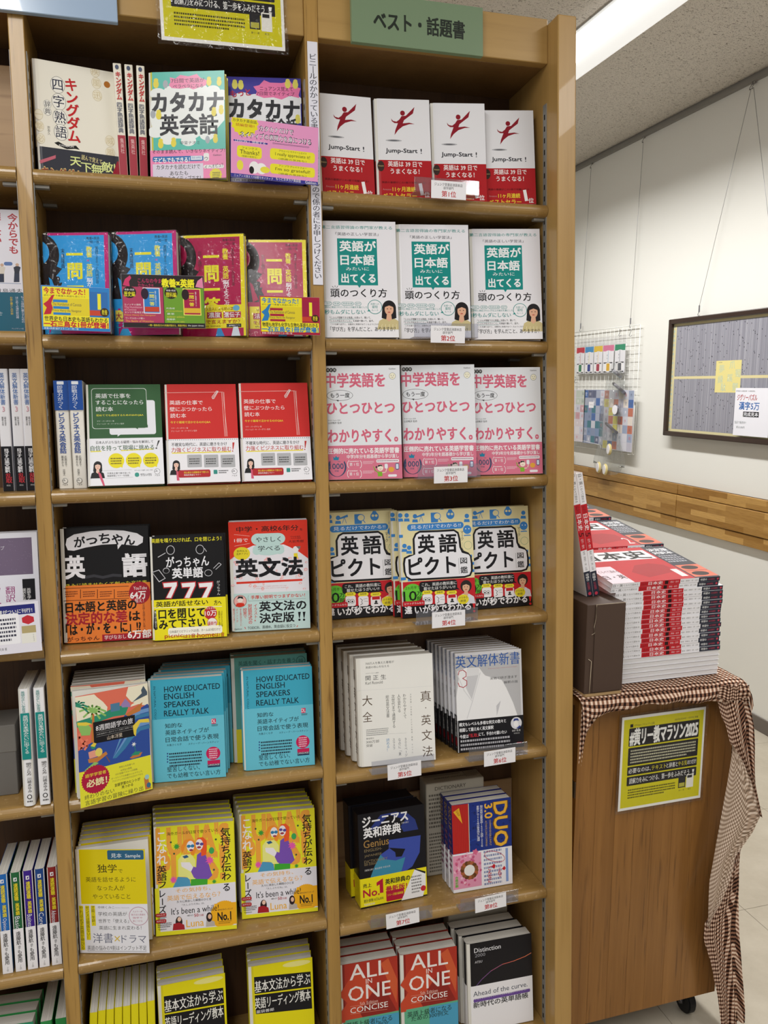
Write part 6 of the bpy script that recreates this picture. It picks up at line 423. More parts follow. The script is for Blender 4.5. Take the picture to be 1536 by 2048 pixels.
'spd_advanced':(17,181,'#8e2426',[('r',5.7,8.6,11.2,15.5,'#e8e8ee'),('p',[(7.1,13.4),(8.4,10.5),(10.1,10.2),(9.6,14.2)],'#8e2426'),('v',8.7,19.2,51,5.9,'速読速聴','#ecd82a',3),('v',9.2,51.9,54.6,3.2,'・','#ecd82a',2),('v',9.4,55.5,77.6,5.8,'英単語','#ecd82a',3),('t',8.1,91.4,23.8,7.7,'Advanced','#e6e6f0',0,90)],(102,'#ecebf0'),[('v',8,107.5,132,6.6,'遠藤航','#1b1a1e',2),('v',8.4,133.7,140.4,4.1,'選手','#1b1a1e',1),('v',8.5,141.2,165,6.5,'も愛用','#1b1a1e',2),('v',8.6,169,177.8,3.4,'Ｚ会','#777',0)]),
'honyaku':(112,190,'#e6e6f0',[('r',12,9,103,72,'#75667f'),('e',34.7,43.1,0.6,0.5,'#8a7c94'),('e',46.2,46.6,0.6,0.5,'#8a7c94'),('e',68.4,14.9,0.6,0.5,'#8a7c94'),('e',15.1,60.4,0.6,0.5,'#8a7c94'),('e',36.6,24.8,0.6,0.5,'#8a7c94'),('e',100.6,38.7,0.6,0.5,'#8a7c94'),('e',86.8,39.1,0.6,0.5,'#8a7c94'),('e',69.6,19.9,0.6,0.5,'#8a7c94'),('e',69.2,62.2,0.6,0.5,'#8a7c94'),('e',59.5,54.7,0.6,0.5,'#8a7c94'),('e',72.4,14.8,0.6,0.5,'#8a7c94'),('e',80,45.9,0.6,0.5,'#8a7c94'),('e',40.2,12.8,0.6,0.5,'#8a7c94'),('e',89.3,38.9,0.6,0.5,'#8a7c94'),('e',76.5,62.8,0.6,0.5,'#8a7c94'),('e',76.1,65.3,0.6,0.5,'#8a7c94'),('e',48.4,58.3,0.6,0.5,'#8a7c94'),('e',52.7,66.2,0.6,0.5,'#8a7c94'),('e',90.5,16.7,0.6,0.5,'#8a7c94'),('e',25.8,23.8,0.6,0.5,'#8a7c94'),('e',98,36.7,0.6,0.5,'#8a7c94'),('e',68.5,28.8,0.6,0.5,'#8a7c94'),('e',58.1,33.8,0.6,0.5,'#8a7c94'),('e',44.5,45.5,0.6,0.5,'#8a7c94'),('e',64.8,64.3,0.6,0.5,'#8a7c94'),('e',73.3,65.8,0.6,0.5,'#8a7c94'),('e',88.5,69.5,0.6,0.5,'#8a7c94'),('e',72.4,20.6,0.6,0.5,'#8a7c94'),('e',88.9,67.9,0.6,0.5,'#8a7c94'),('e',92.7,44.6,0.6,0.5,'#8a7c94'),('e',76.1,23.5,0.6,0.5,'#8a7c94'),('e',86.3,44.8,0.6,0.5,'#8a7c94'),('e',38.8,14.7,0.6,0.5,'#8a7c94'),('e',88.3,69.4,0.6,0.5,'#8a7c94'),('e',21.7,58.2,0.6,0.5,'#8a7c94'),('e',49.7,19.9,0.6,0.5,'#8a7c94'),('e',39.6,56.4,0.6,0.5,'#8a7c94'),('e',89.9,13.6,0.6,0.5,'#8a7c94'),('e',67.5,13.7,0.6,0.5,'#8a7c94'),('e',76.5,30.5,0.6,0.5,'#8a7c94'),('e',90.6,68.9,0.6,0.5,'#8a7c94'),('e',58,69.9,0.6,0.5,'#8a7c94'),('e',40.9,15.5,0.6,0.5,'#8a7c94'),('e',66.2,12.9,0.6,0.5,'#8a7c94'),('e',31.2,35.1,0.6,0.5,'#8a7c94'),('e',67.1,20.2,0.6,0.5,'#8a7c94'),('e',17.7,62.2,0.6,0.5,'#8a7c94'),('e',41.3,67.6,0.6,0.5,'#8a7c94'),('e',92,33.3,0.6,0.5,'#8a7c94'),('e',54.1,41.7,0.6,0.5,'#8a7c94'),('e',70,46.1,0.6,0.5,'#8a7c94'),('e',62.7,47.6,0.6,0.5,'#8a7c94'),('e',95.8,40.9,0.6,0.5,'#8a7c94'),('e',51.5,53.5,0.6,0.5,'#8a7c94'),('e',34.7,28.8,0.6,0.5,'#8a7c94'),('e',99.1,41.7,0.6,0.5,'#8a7c94'),('e',61.7,11.7,0.6,0.5,'#8a7c94'),('e',50.1,45.2,0.6,0.5,'#8a7c94'),('e',15.7,47.3,0.6,0.5,'#8a7c94'),('e',69,14.5,0.6,0.5,'#8a7c94'),('t',35.8,25.5,47.1,7,'ワークショップ','#d8d4e0',0),('v',65.3,91.4,118.6,13.5,'翻訳','#9a3a78',1),('v',44.8,91.1,128.8,11.3,'ワーク','#9a3a78',1),('v',24.9,90.9,129.3,9.9,'金原瑞人','#9a3a78',0),('r',85,80,105,116,'#15141a'),('v',94.6,96,126.5,5.7,'英語を深く読む','#eee',1),('v',86.8,95.9,126.4,5.7,'誤訳をなくす','#eee',1),('r',0,150,112,190,'#d8d8e4')],None,[]),
'honyaku_card':(130,84,'#e6e4f0',[('r',6,4,124,20,'#262a78'),('t',79.4,14.5,80.8,6.9,'翻訳問題書がついに刊行！','#eee',2),('r',10.3,17.2,98.5,67.8,'#f4f4fa',3),('w',14.5,23.5,93.4,64,6,'#445'),('p',[(103,26),(111.8,22.1),(121.1,26),(121.4,33.8),(112.2,37.7),(103.2,33.8)],'#c8303c'),('r',101.4,39.8,123,52.1,'#b8a878'),('r',100.1,52,122.5,68.7,'#ecebe4'),('v',118.5,54.5,66.8,2,'ワークショップ','#666',0),('t',67.3,75.5,18.4,4.7,'柴田元幸 著','#555',0)],None,[]),
'ima':(110,205,'#e4e3ee',[('v',97.9,6.9,73.9,13.7,'今からでも','#b32a38',3),('v',72,5.7,70.2,13.4,'遅くない！','#b32a38',3),('p',[(54.6,121.9),(56.1,105.1),(54.9,97.6),(60.5,94.6),(65.8,97.2),(63.7,104.8),(63.3,121.6)],'#283048'),('e',60.6,93.2,2.7,2.5,'#caa890'),('p',[(55.2,121.9),(56.5,107.8),(63,107.6),(62.7,121.6)],'#283048'),('p',[(72.3,121.3),(73.8,104.4),(72.7,96.9),(78.4,93.9),(83.7,96.5),(81.6,104.2),(81,121.1)],'#d8cfc4'),('e',78.4,92.5,2.8,2.5,'#caa890'),('p',[(72.8,121.3),(74.2,107.2),(80.8,107),(80.5,121.1)],'#283048'),('p',[(95.7,120.7),(97.4,103.6),(96.2,96),(102.1,92.9),(107.5,95.6),(105.2,103.3),(104.6,120.4)],'#242838'),('e',102.2,91.6,2.8,2.5,'#caa890'),('p',[(96.2,120.6),(97.8,106.4),(104.5,106.2),(104,120.4)],'#283048'),('p',[(37.2,122.4),(38.6,105.7),(37.3,98.3),(42.8,95.2),(48.1,97.9),(46.1,105.4),(45.7,122.1)],'#384060'),('e',42.9,93.9,2.7,2.4,'#caa890'),('p',[(37.7,122.4),(39,108.4),(45.4,108.2),(45.2,122.1)],'#283048'),('l',[(5.9,121.5),(106.9,123.2)],0.92,'#8898b8'),('r',81.5,87.1,95,93.2,'#5a78b0',3),('t',87.5,135.1,42.5,6.4,'貴島通夫','#333',1)],(137.9,'#1d6078'),[('t',49.5,149.1,42.6,8.1,'[移住]','#e6c63a',1),('t',46.4,157,37.1,7.3,'ガイド]','#e8e8f0',1),('t',46,164.3,37.1,8,'[図鑑]','#e6c63a',1),('t',54.2,173.4,43.8,6.5,'老後を','#e8e8f0',1),('v',107.9,143.7,188.8,4.1,'もっと自由に暮らすための','#dde',0),('v',99.5,144.8,181.6,4.1,'はじめての海外移住術','#dde',0),('v',90.8,145,175.3,4.1,'お金と暮らしの不安','#e6c63a',0),('t',98.8,198.5,19,2.5,'プレジデント社','#ccd',0)]),
'nihongo_spine':(17,206,'#eeeef2',[('v',7.1,3.8,41.4,5.4,'英語の正しい学習法','#148c87',0),('r',1.5,42,15.5,123,'#148c87'),('v',9.3,45.9,113.1,7.3,'英語が日本語みたいに出てくる','#f2f4f6',1),('v',10.5,128.9,151.4,7.2,'頭のつくり方','#222',1),('v',10.6,154.7,182,5.8,'川崎あゆみ','#333',0),('e',9.6,189.2,3.9,4,'#222'),('e',9.6,189.2,2.6,2.7,'#eeeef2'),('w',5.5,195.5,14.3,199.7,1,'#444')],None,[]),
'rank1':(67,31,'#f2f1f6',[('t',33,6.6,53.9,5.4,'ジュンク堂書店池袋本店','#2a2a30',1),('t',32.8,12.6,19.2,4.7,'語学部門','#2a2a30',1),('t',33.8,22.8,27.6,10.2,'第1位','#c0262e',2)],None,[]),
'rank2':(67,31,'#f2f1f6',[('t',33,6.6,53.9,5.4,'ジュンク堂書店池袋本店','#2a2a30',1),('t',32.8,12.6,19.2,4.7,'語学部門','#2a2a30',1),('t',33.8,22.8,27.6,10.2,'第2位','#c0262e',2)],None,[]),
'rank3':(67,31,'#f2f1f6',[('t',33,6.6,53.9,5.4,'ジュンク堂書店池袋本店','#2a2a30',1),('t',32.8,12.6,19.2,4.7,'語学部門','#2a2a30',1),('t',33.8,22.8,27.6,10.2,'第3位','#c0262e',2)],None,[]),
'rank4':(67,31,'#f2f1f6',[('t',33,6.6,53.9,5.4,'ジュンク堂書店池袋本店','#2a2a30',1),('t',32.8,12.6,19.2,4.7,'語学部門','#2a2a30',1),('t',33.8,22.8,27.6,10.2,'第4位','#c0262e',2)],None,[]),
'rank5':(67,31,'#f2f1f6',[('t',33,6.6,53.9,5.4,'ジュンク堂書店池袋本店','#2a2a30',1),('t',32.8,12.6,19.2,4.7,'語学部門','#2a2a30',1),('t',33.8,22.8,27.6,10.2,'第5位','#c0262e',2)],None,[]),
'rank6':(67,31,'#f2f1f6',[('t',33,6.6,53.9,5.4,'ジュンク堂書店池袋本店','#2a2a30',1),('t',32.8,12.6,19.2,4.7,'語学部門','#2a2a30',1),('t',33.8,22.8,27.6,10.2,'第6位','#c0262e',2)],None,[]),
'rank7':(67,31,'#f2f1f6',[('t',33,6.6,53.9,5.4,'ジュンク堂書店池袋本店','#2a2a30',1),('t',32.8,12.6,19.2,4.7,'語学部門','#2a2a30',1),('t',33.8,22.8,27.6,10.2,'第7位','#c0262e',2)],None,[]),
'rank8':(67,31,'#f2f1f6',[('t',33,6.6,53.9,5.4,'ジュンク堂書店池袋本店','#2a2a30',1),('t',32.8,12.6,19.2,4.7,'語学部門','#2a2a30',1),('t',33.8,22.8,27.6,10.2,'第8位','#c0262e',2)],None,[]),
'marathon':(205,207,'#f0efea',[('r',5,6,200,201,'#d3cb1c'),('r',18,26,190,66,'#1d1c22',2),('r',18,69,190,108,'#1d1c22',2),('r',18,111,190,130,'#1d1c22',2),('r',18,133,190,153,'#1d1c22',2),('r',20,17,27,24,'#1d1c22'),('t',54,20.5,48,5,'ICP×Fabori コミュニティ企画','#333'),('t',157,20,58,4.6,'2025年3月中旬〜7月中旬 開催','#333'),('t',104,46.5,166,36,'#黄リー教マラソン2025','#f4f4f0',3),('w',24,73,184,105,5,'#c8c6a8'),('t',48,120.5,54,11,'必要なのは、','#f0f0ec',1),('t',95,120.5,36,11,'テキスト','#d8ce3a',1),('t',128,120.5,28,11,'と辞書と','#f0f0ec',1),('t',98,143,148,12.5,'読解力をみにつける、第一歩をふみだそう','#f0f0ec',1),('t',182,143,6,12,'！','#f0f0ec',1),('w',22,160,138,183,4,'#4a4714'),('r',146,150,164,176,'#26262a'),('r',148,165,162,174,'#b9b44a'),('r',166,148,184,178,'#ecebe2'),('r',168,150,180,156,'#26262a'),('t',155,182,14,3.4,'黄リー教','#333'),('t',175,182,8,3.4,'英文','#333'),('t',154,120.5,22,11,'やる気','#d8ce3a',1),('t',177,120.5,22,11,'の3つだけ！','#f0f0ec',1)],None,[]),
'best_sign':(246,84,'#7b9174',[('t',125,44,170,30,'ベスト・話題書','#28302a',3)],None,[]),
'notice':(18,412,'#e6e6f2',[('v',9,20,402,12,'ビニールのかかっている書籍は開封できませんので係の者にお申しつけください','#2a2c3a',1)],None,[]),
'nihonshi1':(257,206,'#c4212c',[('r',0,0,257,206,'#c32b36'),('r',0,110,52,206,'#f0dce6'),('r',4,20,190,78,'#eeedf2'),('t',97,49,170,50,'日本史','#17161a',3),('t',26,172,50,22,'日・英','#17161a',2),('t',30,140,46,14,'くらべて読める','#17161a',1),('p',[(80,150),(110,112),(150,105),(178,120),(185,160),(100,185)],'#ab2430'),('t',182,170,16,44,'1','#f1e4e6',0),('r',196,0,257,206,'#3a3d49'),('w',202,60,250,110,4,'#b8bac4'),('t',226,24,50,18,'決定版','#eceef4',3),('t',226,46,50,16,'対訳本','#eceef4',3),('r',200,128,257,163,'#ee7a62'),('r',200,165,257,200,'#ee7a62'),('e',226,145,20,12,'#3a2a2c'),('e',226,182,20,12,'#3a2a2c')],None,[]),
'nihonshi2':(257,206,'#c4212c',[('r',0,0,257,206,'#c32b36'),('r',0,110,52,206,'#f0dce6'),('r',4,20,190,78,'#eeedf2'),('t',97,49,170,50,'日本史','#17161a',3),('t',26,172,50,22,'日・英','#17161a',2),('t',30,140,46,14,'くらべて読める','#17161a',1),('p',[(80,150),(110,112),(150,105),(178,120),(185,160),(100,185)],'#ab2430'),('t',182,170,16,44,'2','#f1e4e6',0),('r',196,0,257,206,'#3a3d49'),('w',202,60,250,110,4,'#b8bac4'),('t',226,24,50,18,'決定版','#eceef4',3),('t',226,46,50,16,'対訳本','#eceef4',3),('r',200,128,257,163,'#ee7a62'),('r',200,165,257,200,'#ee7a62'),('e',226,145,20,12,'#3a2a2c'),('e',226,182,20,12,'#3a2a2c')],None,[]),
'nihonshi3':(257,206,'#c4212c',[('r',0,0,257,206,'#c32b36'),('r',0,110,52,206,'#f0dce6'),('r',4,20,190,78,'#eeedf2'),('t',97,49,170,50,'日本史','#17161a',3),('t',26,172,50,22,'日・英','#17161a',2),('t',30,140,46,14,'くらべて読める','#17161a',1),('p',[(80,150),(110,112),(150,105),(178,120),(185,160),(100,185)],'#ab2430'),('t',182,170,16,44,'3','#f1e4e6',0),('r',196,0,257,206,'#3a3d49'),('w',202,60,250,110,4,'#b8bac4'),('t',226,24,50,18,'決定版','#eceef4',3),('t',226,46,50,16,'対訳本','#eceef4',3),('r',200,128,257,163,'#ee7a62'),('r',200,165,257,200,'#ee7a62'),('e',226,145,20,12,'#3a2a2c'),('e',226,182,20,12,'#3a2a2c')],None,[]),
'nihonshi_spine1':(257,10,'#eeedf2',[('r',64,0,160,10,'#c4212c'),('r',205,0,257,10,'#262a3a'),('t',13,5,22,5.5,'日・英','#222',1),('t',43,5,34,4,'くらべて読める','#222',0),('t',74,5,13,6,'山川','#5a1016',1),('t',101,5,34,6.8,'日本史','#f6eef0',2),('t',127,5,8,7.5,'1','#2a1214',1),('t',146,5,20,4,'原始・古代','#f0d0d4'),('t',182,5,40,3.2,'監修：原泰久・訳：山田','#444'),('t',217,5,16,5,'待望の','#eee',1),('t',236,5,16,4,'山川出版社','#c23a50'),('e',252,5,2.5,2.5,'#c23a50')],None,[]),
'nihonshi_spine2':(257,10,'#eeedf2',[('r',64,0,160,10,'#c4212c'),('r',205,0,257,10,'#262a3a'),('t',13,5,22,5.5,'日・英','#222',1),('t',43,5,34,4,'くらべて読める','#222',0),('t',74,5,13,6,'山川','#5a1016',1),('t',101,5,34,6.8,'日本史','#f6eef0',2),('t',127,5,8,7.5,'2','#2a1214',1),('t',146,5,20,4,'中世','#f0d0d4'),('t',182,5,40,3.2,'監修：原泰久・訳：山田','#444'),('t',217,5,16,5,'待望の','#eee',1),('t',236,5,16,4,'山川出版社','#c23a50'),('e',252,5,2.5,2.5,'#c23a50')],None,[]),
'nihonshi_spine3':(257,10,'#eeedf2',[('r',64,0,160,10,'#c4212c'),('r',205,0,257,10,'#262a3a'),('t',13,5,22,5.5,'日・英','#222',1),('t',43,5,34,4,'くらべて読める','#222',0),('t',74,5,13,6,'山川','#5a1016',1),('t',101,5,34,6.8,'日本史','#f6eef0',2),('t',127,5,8,7.5,'3','#2a1214',1),('t',146,5,20,4,'近代・現代','#f0d0d4'),('t',182,5,40,3.2,'監修：原泰久・訳：山田','#444'),('t',217,5,16,5,'待望の','#eee',1),('t',236,5,16,4,'山川出版社','#c23a50'),('e',252,5,2.5,2.5,'#c23a50')],None,[]),
'nihonshi_spine5':(257,14,'#eeedf2',[('r',64,0,160,14,'#c4212c'),('r',205,0,257,14,'#262a3a'),('t',13,7,22,7.7,'日・英','#222',1),('t',43,7,34,5.6,'くらべて読める','#222',0),('t',74,7,13,8.4,'山川','#5a1016',1),('t',101,7,34,9.52,'日本史','#f6eef0',2),('t',127,7,8,10.5,'5','#2a1214',1),('t',146,7,20,5.6,'近代・現代','#f0d0d4'),('t',182,7,40,4.48,'監修：原泰久・訳：山田','#444'),('t',217,7,16,7,'待望の','#eee',1),('t',236,7,16,5.6,'山川出版社','#c23a50'),('e',252,7,3.5,3.5,'#c23a50')],None,[]),
'jigsaw_note':(210,200,'#e8e8f0',[('t',62,13,115,6,'世界最大の漢和辞典『大漢和辞典』','#333',1),('t',74,40,120,26,'ジグソーパズル','#a83232',2),('t',62,75,66,32,'漢字','#2a62a8',3),('t',125,75,50,32,'5万','#2a62a8',2),('r',56,98,150,120,'#15141a'),('t',103,109,86,16,'完成見本','#e8e8ee',2),('t',42,145,70,11,'当店で販売中！','#4a5a5a',1),('t',45,165,50,10,'税込3,850円','#4a5a5a',1)],None,[])}
# ============================================================ room
def room(name,me,m,kind='structure'): return tag(link(name,me,m),kind=kind)
XW,ZC=2.42,2.722
room('wall_right',box(XW,-4,0,XW+.1,4.2,ZC+.1),M_WALL); room('wall_back',box(-3.4,4.1,0,XW,4.2,ZC+.1),M_WALL)
room('ceiling',box(-3.4,-4,ZC,XW,4.1,ZC+.1),M_CEIL)
fl=room('floor',box(-3.4,-4,-.06,XW,4.1,-.0012),mat('floor_joint','#8d8474',.8))
tm=box(.0005,.0005,-.0012,.4495,.4495,0,.0006,1); tm.materials.append(M_FLOOR)
for i in range(6):
    for j in range(8):
        o=bpy.data.objects.new('floor_tile',tm); COL.objects.link(o); o.parent=fl; o.location=(-.28+i*.45,-.5+j*.45,0)
room('floor_far',box(-3.4,-4,-.0012,-.28,4.1,-.0002),M_FLOOR).name='floor_left'
room('baseboard_right',box(XW-.008,-4,0,XW,4.1,.062,.002),M_SKIRT)
pr=room('picture_rail',join([box(XW-.02,-4,ZC-.03,XW,4.1,ZC-.012),box(XW-.012,-4,ZC-.012,XW,4.1,ZC)]),mat('dark_metal_rail','#85827d',.5)); pr.name='trim_1'
# wooden wall rail: panels with recessed joints, split every 2.2 m
tr=room('trim_2',box(XW-.004,-4,.776,XW,4.1,.989),mat('dark_joint','#3d2710',.7))  # dark brown backing strip that shows in the panel joints
for a,b in ((2.0375,4.1),(-.2,2.0345),(-4,-.203)):
    for z0,z1,d in ((.939,.988,.02),(.8305,.936,.024),(.777,.8275,.02)):
        o=link('rail_panel',box(XW-d,a,z0,XW-.004,b,z1,.0018,1),W_RAIL,tr)
# ceiling light fitting
t=thing('ceiling_light','long white fluorescent fitting recessed into the speckled ceiling','ceiling light',Matrix.Translation((1.615,1.75,ZC)))
L0,L1=-1.4,1.4
link('frame',join([box(-.118,L0,-.006,-.104,L1,.0),box(.112,L0,-.006,.12,L1,.0)]),mat('light_frame','#c9cac8',.4),t)
link('diffuser',box(-.104,L0,-.03,.0,L1,-.003,.004),mat('lit_diffuser','#ffffff',.6,emit=2.2),t)
link('reflector',extr([(0,-.006),(.112,-.012),(.112,-.0005),(0,-.0005)],L0,L1,'y'),mat('reflector_glow','#f2f5f6',.35,emit=.5),t)  # white reflector; the tube's light on it is put in as emission
# ============================================================ bookcase
bc=thing('bookcase','light brown wooden bookcase filled with language books','bookcase',SHELF)
def bpart(name,x0,y0,z0,x1,y1,z1,m,bev=.0012,seg=1):
    a,b=S(x0,y0,z0),S(x1,y1,z1); o=link(name,box(*a,*b,bev,seg),m,bc); return o
Lx0,Lx1,Mx0,Mx1,R1=-.2075,-.1857,.2289,.2508,.6910; R0=R1-.035; D=.1617; HB=2.1345; BOT=.262
bpart('side_panel',R0,-.0338,BOT,R1,D+.012,2.2,W_POST,.0025,2)
bpart('upright',Mx0,0,BOT,Mx1,D,2.6,W_OAK,.0012); bpart('upright',Lx0,0,BOT,Lx1,D,2.6,W_OAK,.0012)
bpart('back_panel',-.64,D,BOT,R0,D+.012,2.2,W_BACK,0)
bpart('header_board',Mx1,.003,HB,R0,.022,2.208,W_HEAD); bpart('header_board',Lx1,.003,HB,Mx0,.022,2.6,W_HEAD); bpart('header_board',-.64,.003,HB,Lx0,.022,2.6,W_HEAD)
bpart('top_board',Mx1,.022,HB,R0,D,HB+.02,W_INNER); bpart('top_board',-.64,.022,HB,Mx0,D,HB+.02,W_INNER)
def shelfboard(x0,x1,zt,deep=D):
    T=.0215; r=T/2; pts=[(K*deep,K*(zt-.2457))]
    pts+=[(K*(.010+0*r)-K*r*math.sin(rad(a))*1.0,K*(zt-r-.2457)+K*r*math.cos(rad(a))) for a in range(0,181,18)]
    pts+=[(K*deep,K*(zt-T-.2457))]
    me=extr(pts,K*(x0+.0008),K*(x1-.0008),'x')
    me.polygons.foreach_set('use_smooth',[False]*len(me.polygons)); o=link('shelf_board',me,W_SHELF,bc)
    return o
for k in range(1,8):
    shelfboard(Lx1,Mx0,ZT['L'][k]); shelfboard(Mx1,R0,ZT['R'][k]); shelfboard(-.64,Lx0,ZT['F'][k])
    for s,xs in (('L',(Lx1,Mx0-.022)),('R',(Mx1,R0-.022)),('F',(Lx0-.022,))):
        for x in xs:
            bpart('shelf_clip',x+.0005,.012,ZT[s][k]-.0262,x+.0215,.022,ZT[s][k]-.0217,M_CLIP,.0004); bpart('shelf_clip',x+.0005,.115,ZT[s][k]-.0262,x+.0215,.125,ZT[s][k]-.0217,M_CLIP,.0004)
def standard(x,side,y0):
    o=bpart('shelf_standard',x-(.0012 if side>0 else 0),y0,BOT+.02,x+(0 if side>0 else .0012),y0+.0125,2.07,M_STRIP,0)
    sl=[]
    z=BOT+.04
    while z<2.06:
        a=S(x-.0016 if side>0 else x+.0013,y0+.0045,z); b=S(x-.0013 if side>0 else x+.0016,y0+.008,z+.0085); sl.append(box(*a,*b)); z+=.0198
    s=link('slot',join(sl),M_DARKSLOT,o); tag(s,kind='stuff')
standard(R0,1,.006); standard(Mx0,1,.006); standard(Lx1,-1,.006); standard(Mx1,-1,.006); standard(Lx0,1,.006)
bpart('backing_board',Mx1+.001,.1555,.6316,R0-.001,.1612,.787,W_STOP); bpart('backing_board',-.64,.1,1.9059,Lx0-.001,.106,2.085,W_STOP)
# ============================================================ signs on the bookcase
def plate(name,des,label,cat,x,y,z,thick=.001,m=MG,edge='#ddd',yaw=0,roll=0,lean=0,frame=SHELF,pos=None,lam=0,group=None):
    """flat printed thing, bottom-left corner given"""
    W,H,bg,ops,band,bops=DES[des]; mt=frame@Matrix.Translation(pos or S(x,y,z))@Matrix.Rotation(rad(yaw),4,'Z')@Matrix.Rotation(rad(-lean),4,'X')@Matrix.Rotation(rad(roll),4,'Y')
    t=thing(name,label,cat,mt,group)
    link('card',colmesh(box(0,0,0,W*.001,thick,H*.001,min(.0006,thick*.3),1),edge),m,t)
    pm=prmesh(des,[('r',.2,.2,W-.2,H-.2,bg)]+list(ops),W,H); o=link('print',pm,m,t)
    if lam: link('laminate',box(-.006,-.0012,-.006,W*.001+.006,thick+.0005,H*.001+.006,.0004,1),M_FILM,t)
    return t
plate('section_sign','best_sign','pale green sign with black Japanese lettering on the header above the right bay','sign',.3045,-.008,2.1295,.011,MG,'#87a07f')
g=thing('section_sign','pale blue sign fixed above the left edge of the bookcase','sign',SHELF@Matrix.Translation(S(-.33,-.0118,2.1165)))
link('board',box(0,0,0,.3,.011,.09,.001,1),mat('pale_blue_acrylic','#9fb6d2',.18,coat=.6),g)
plate('campaign_poster','marathon','yellow and black laminated poster on the header board, cut by the top of the frame','poster',.008,-.0055,2.1015,.0006,MG,'#eee',lam=1,roll=-.8)
plate('notice_strip','notice','tall narrow white paper notice taped on the middle upright','notice',.2325,-.0016,1.7462,.0006,MP,'#e6e6f2')
# ============================================================ face-out books
def blank(n,W,H,bg,ops=(),band=None): DES[n]=(W,H,bg,list(ops),band,[])
blank('blank_a5',118,191,'#f1ede0'); blank('blank_biz',118,184,'#f1efe9'); blank('blank_thin',60,165,'#b5a68c'); blank('teal_back',112,168,'#2f7f68'); blank('peach_back',112,160,'#d88a72'); blank('blank_kai',124,206,'#e9e9f0'); blank('blank_eigo',118,206,'#eeeef2'); blank('blank_kiri',125,172,'#e3d814')
def st(des,sh,x,y,yaw,lean,t,n,label,sn=None,**k): stack(des,sh,x,y,yaw,lean,t,n,label,back=sn,**k)
st('kingdom','L1',-.1805,.03,11.9,3.5,.017,1,'cream book with red vertical katakana title and grey band, top shelf left bay',sc=.961)
st('katakana','L1',-.0171,.03,-17,4.4,.014,2,'turquoise and pink katakana conversation book on the top shelf','turquoise katakana book behind its twin',group='turquoise katakana conversation books',spcol='#d8d04a',sc=.953)
st('motto','L1',.1015,.03,-9.4,6.6,.014,1,'violet katakana conversation book behind a pink card, top shelf',sc=.972)
st('jump','R1',.2549,.035,0,6.4,.016,1,'white and red leaping figure book touching the middle upright, top shelf',rnd=.6,sc=.954)
st('jump','R1',.3530,.035,-8.7,7.6,.016,1,'white and red leaping figure book showing its spine edge, second from the upright',rnd=.6,sc=.96)
st('jump','R1',.4528,.035,-11.2,6.6,.016,1,'white and red leaping figure book half behind the first rank card',rnd=.6,sc=.96)
st('jump','R1',.5475,.035,-12.5,8,.016,1,'white and red leaping figure book set lowest, beside the right side panel',rnd=.6,sc=.945)
st('qa_blue','L2',-.1830,.022,-14,4.5,.017,1,'blue question and answer book with magenta rim, nearest the left upright',spcol='#1c1214',vinyl=True,sc=.965)
st('qa_blue','L2',-.0815,.026,-19,2,.017,1,'blue question and answer book partly behind the magenta and green card',spcol='#1c1214',vinyl=True)
st('qa_magenta','L2',.0235,.03,-20,1.5,.017,1,'crimson question and answer book with yellow rim right of the double card',spcol='#e9d92a',vinyl=True)
st('qa_magenta','L2',.1225,.016,-11,4.4,.017,1,'crimson question and answer book beside the middle upright',spcol='#1c1214',vinyl=True,sc=.98)
st('teal_back','L2',-.1700,.056,-4,4,.015,1,'book with plain teal cover peeping out behind the leftmost blue book',gloss=False)
st('teal_back','L2',-.0640,.062,-4,4,.015,1,'book with plain teal cover peeping out behind the second blue book',gloss=False)
st('peach_back','L2',.0440,.068,-4,3,.015,1,'book with peach edge peeping out behind the crimson book',gloss=False)
st('nihongo','R2',.2520,.02,-8,5.9,.017,1,'white book with teal title block, next to the middle upright, second shelf',rnd=.6,sc=.985)
st('nihongo','R2',.3826,.02,-9.2,5.2,.017,1,'white book with teal title block, behind the second rank card',rnd=.6,sc=.985)
st('nihongo','R2',.5176,.02,-11.5,6.6,.017,1,'white book with teal title block, next to the right side panel',rnd=.6,sc=.985)
st('green_work','L3',-.1317,.008,-.5,16.5,.015,1,'dark green and white business English book, third shelf left bay',gloss=False,spcol='#2b5a30')
st('red_work','L3',-.0116,.008,-2.5,16.5,.015,1,'red and white business English book with paperclip print, beside the green one',gloss=False)
st('red_work','L3',.1074,.008,-4,14,.015,1,'red and white business English book with paperclip print, beside the middle upright',gloss=False)
st('pink','R3',.2530,.02,-11.4,6.3,.014,1,'white and pink junior English book beside the middle upright',gloss=False,rnd=.3,sc=.975)
st('pink','R3',.3880,.02,-13,6.6,.014,1,'white and pink junior English book behind the third rank card',gloss=False,rnd=.3,sc=.985)
st('pink','R3',.5215,.02,-8,5,.014,1,'white and pink junior English book beside the right side panel',gloss=False,rnd=.3,sc=.965)
st('gat_black','L4',-.1845,.048,-5,4.8,.022,2,'large black book with orange band and white speech bubble title','black and orange book behind its twin',group='black and orange English books')
st('gat_777','L4',-.0455,.0171,-5,6.5,.015,2,'black and yellow word book with three large sevens','black and yellow word book behind its twin',group='black and yellow word books',dx=.003)
st('grammar','L4',.084,.035,-7,4,.02,2,'red and white grammar book with pale green band, fourth shelf','red and white grammar book behind its twin',group='red and white grammar books',sc=.985)
st('pict','R4',.2515,.068,-1,5,.017,3,'cream and blue pictogram book beside the middle upright, fourth shelf','pictogram book of the stack by the upright',group='cream and blue pictogram books')
st('pict','R4',.3863,.0332,-.2,5.5,.015,2,'cream and blue pictogram book in front, behind the fourth rank card','pictogram book of the centre stack',group='cream and blue pictogram books',dx=-.010)
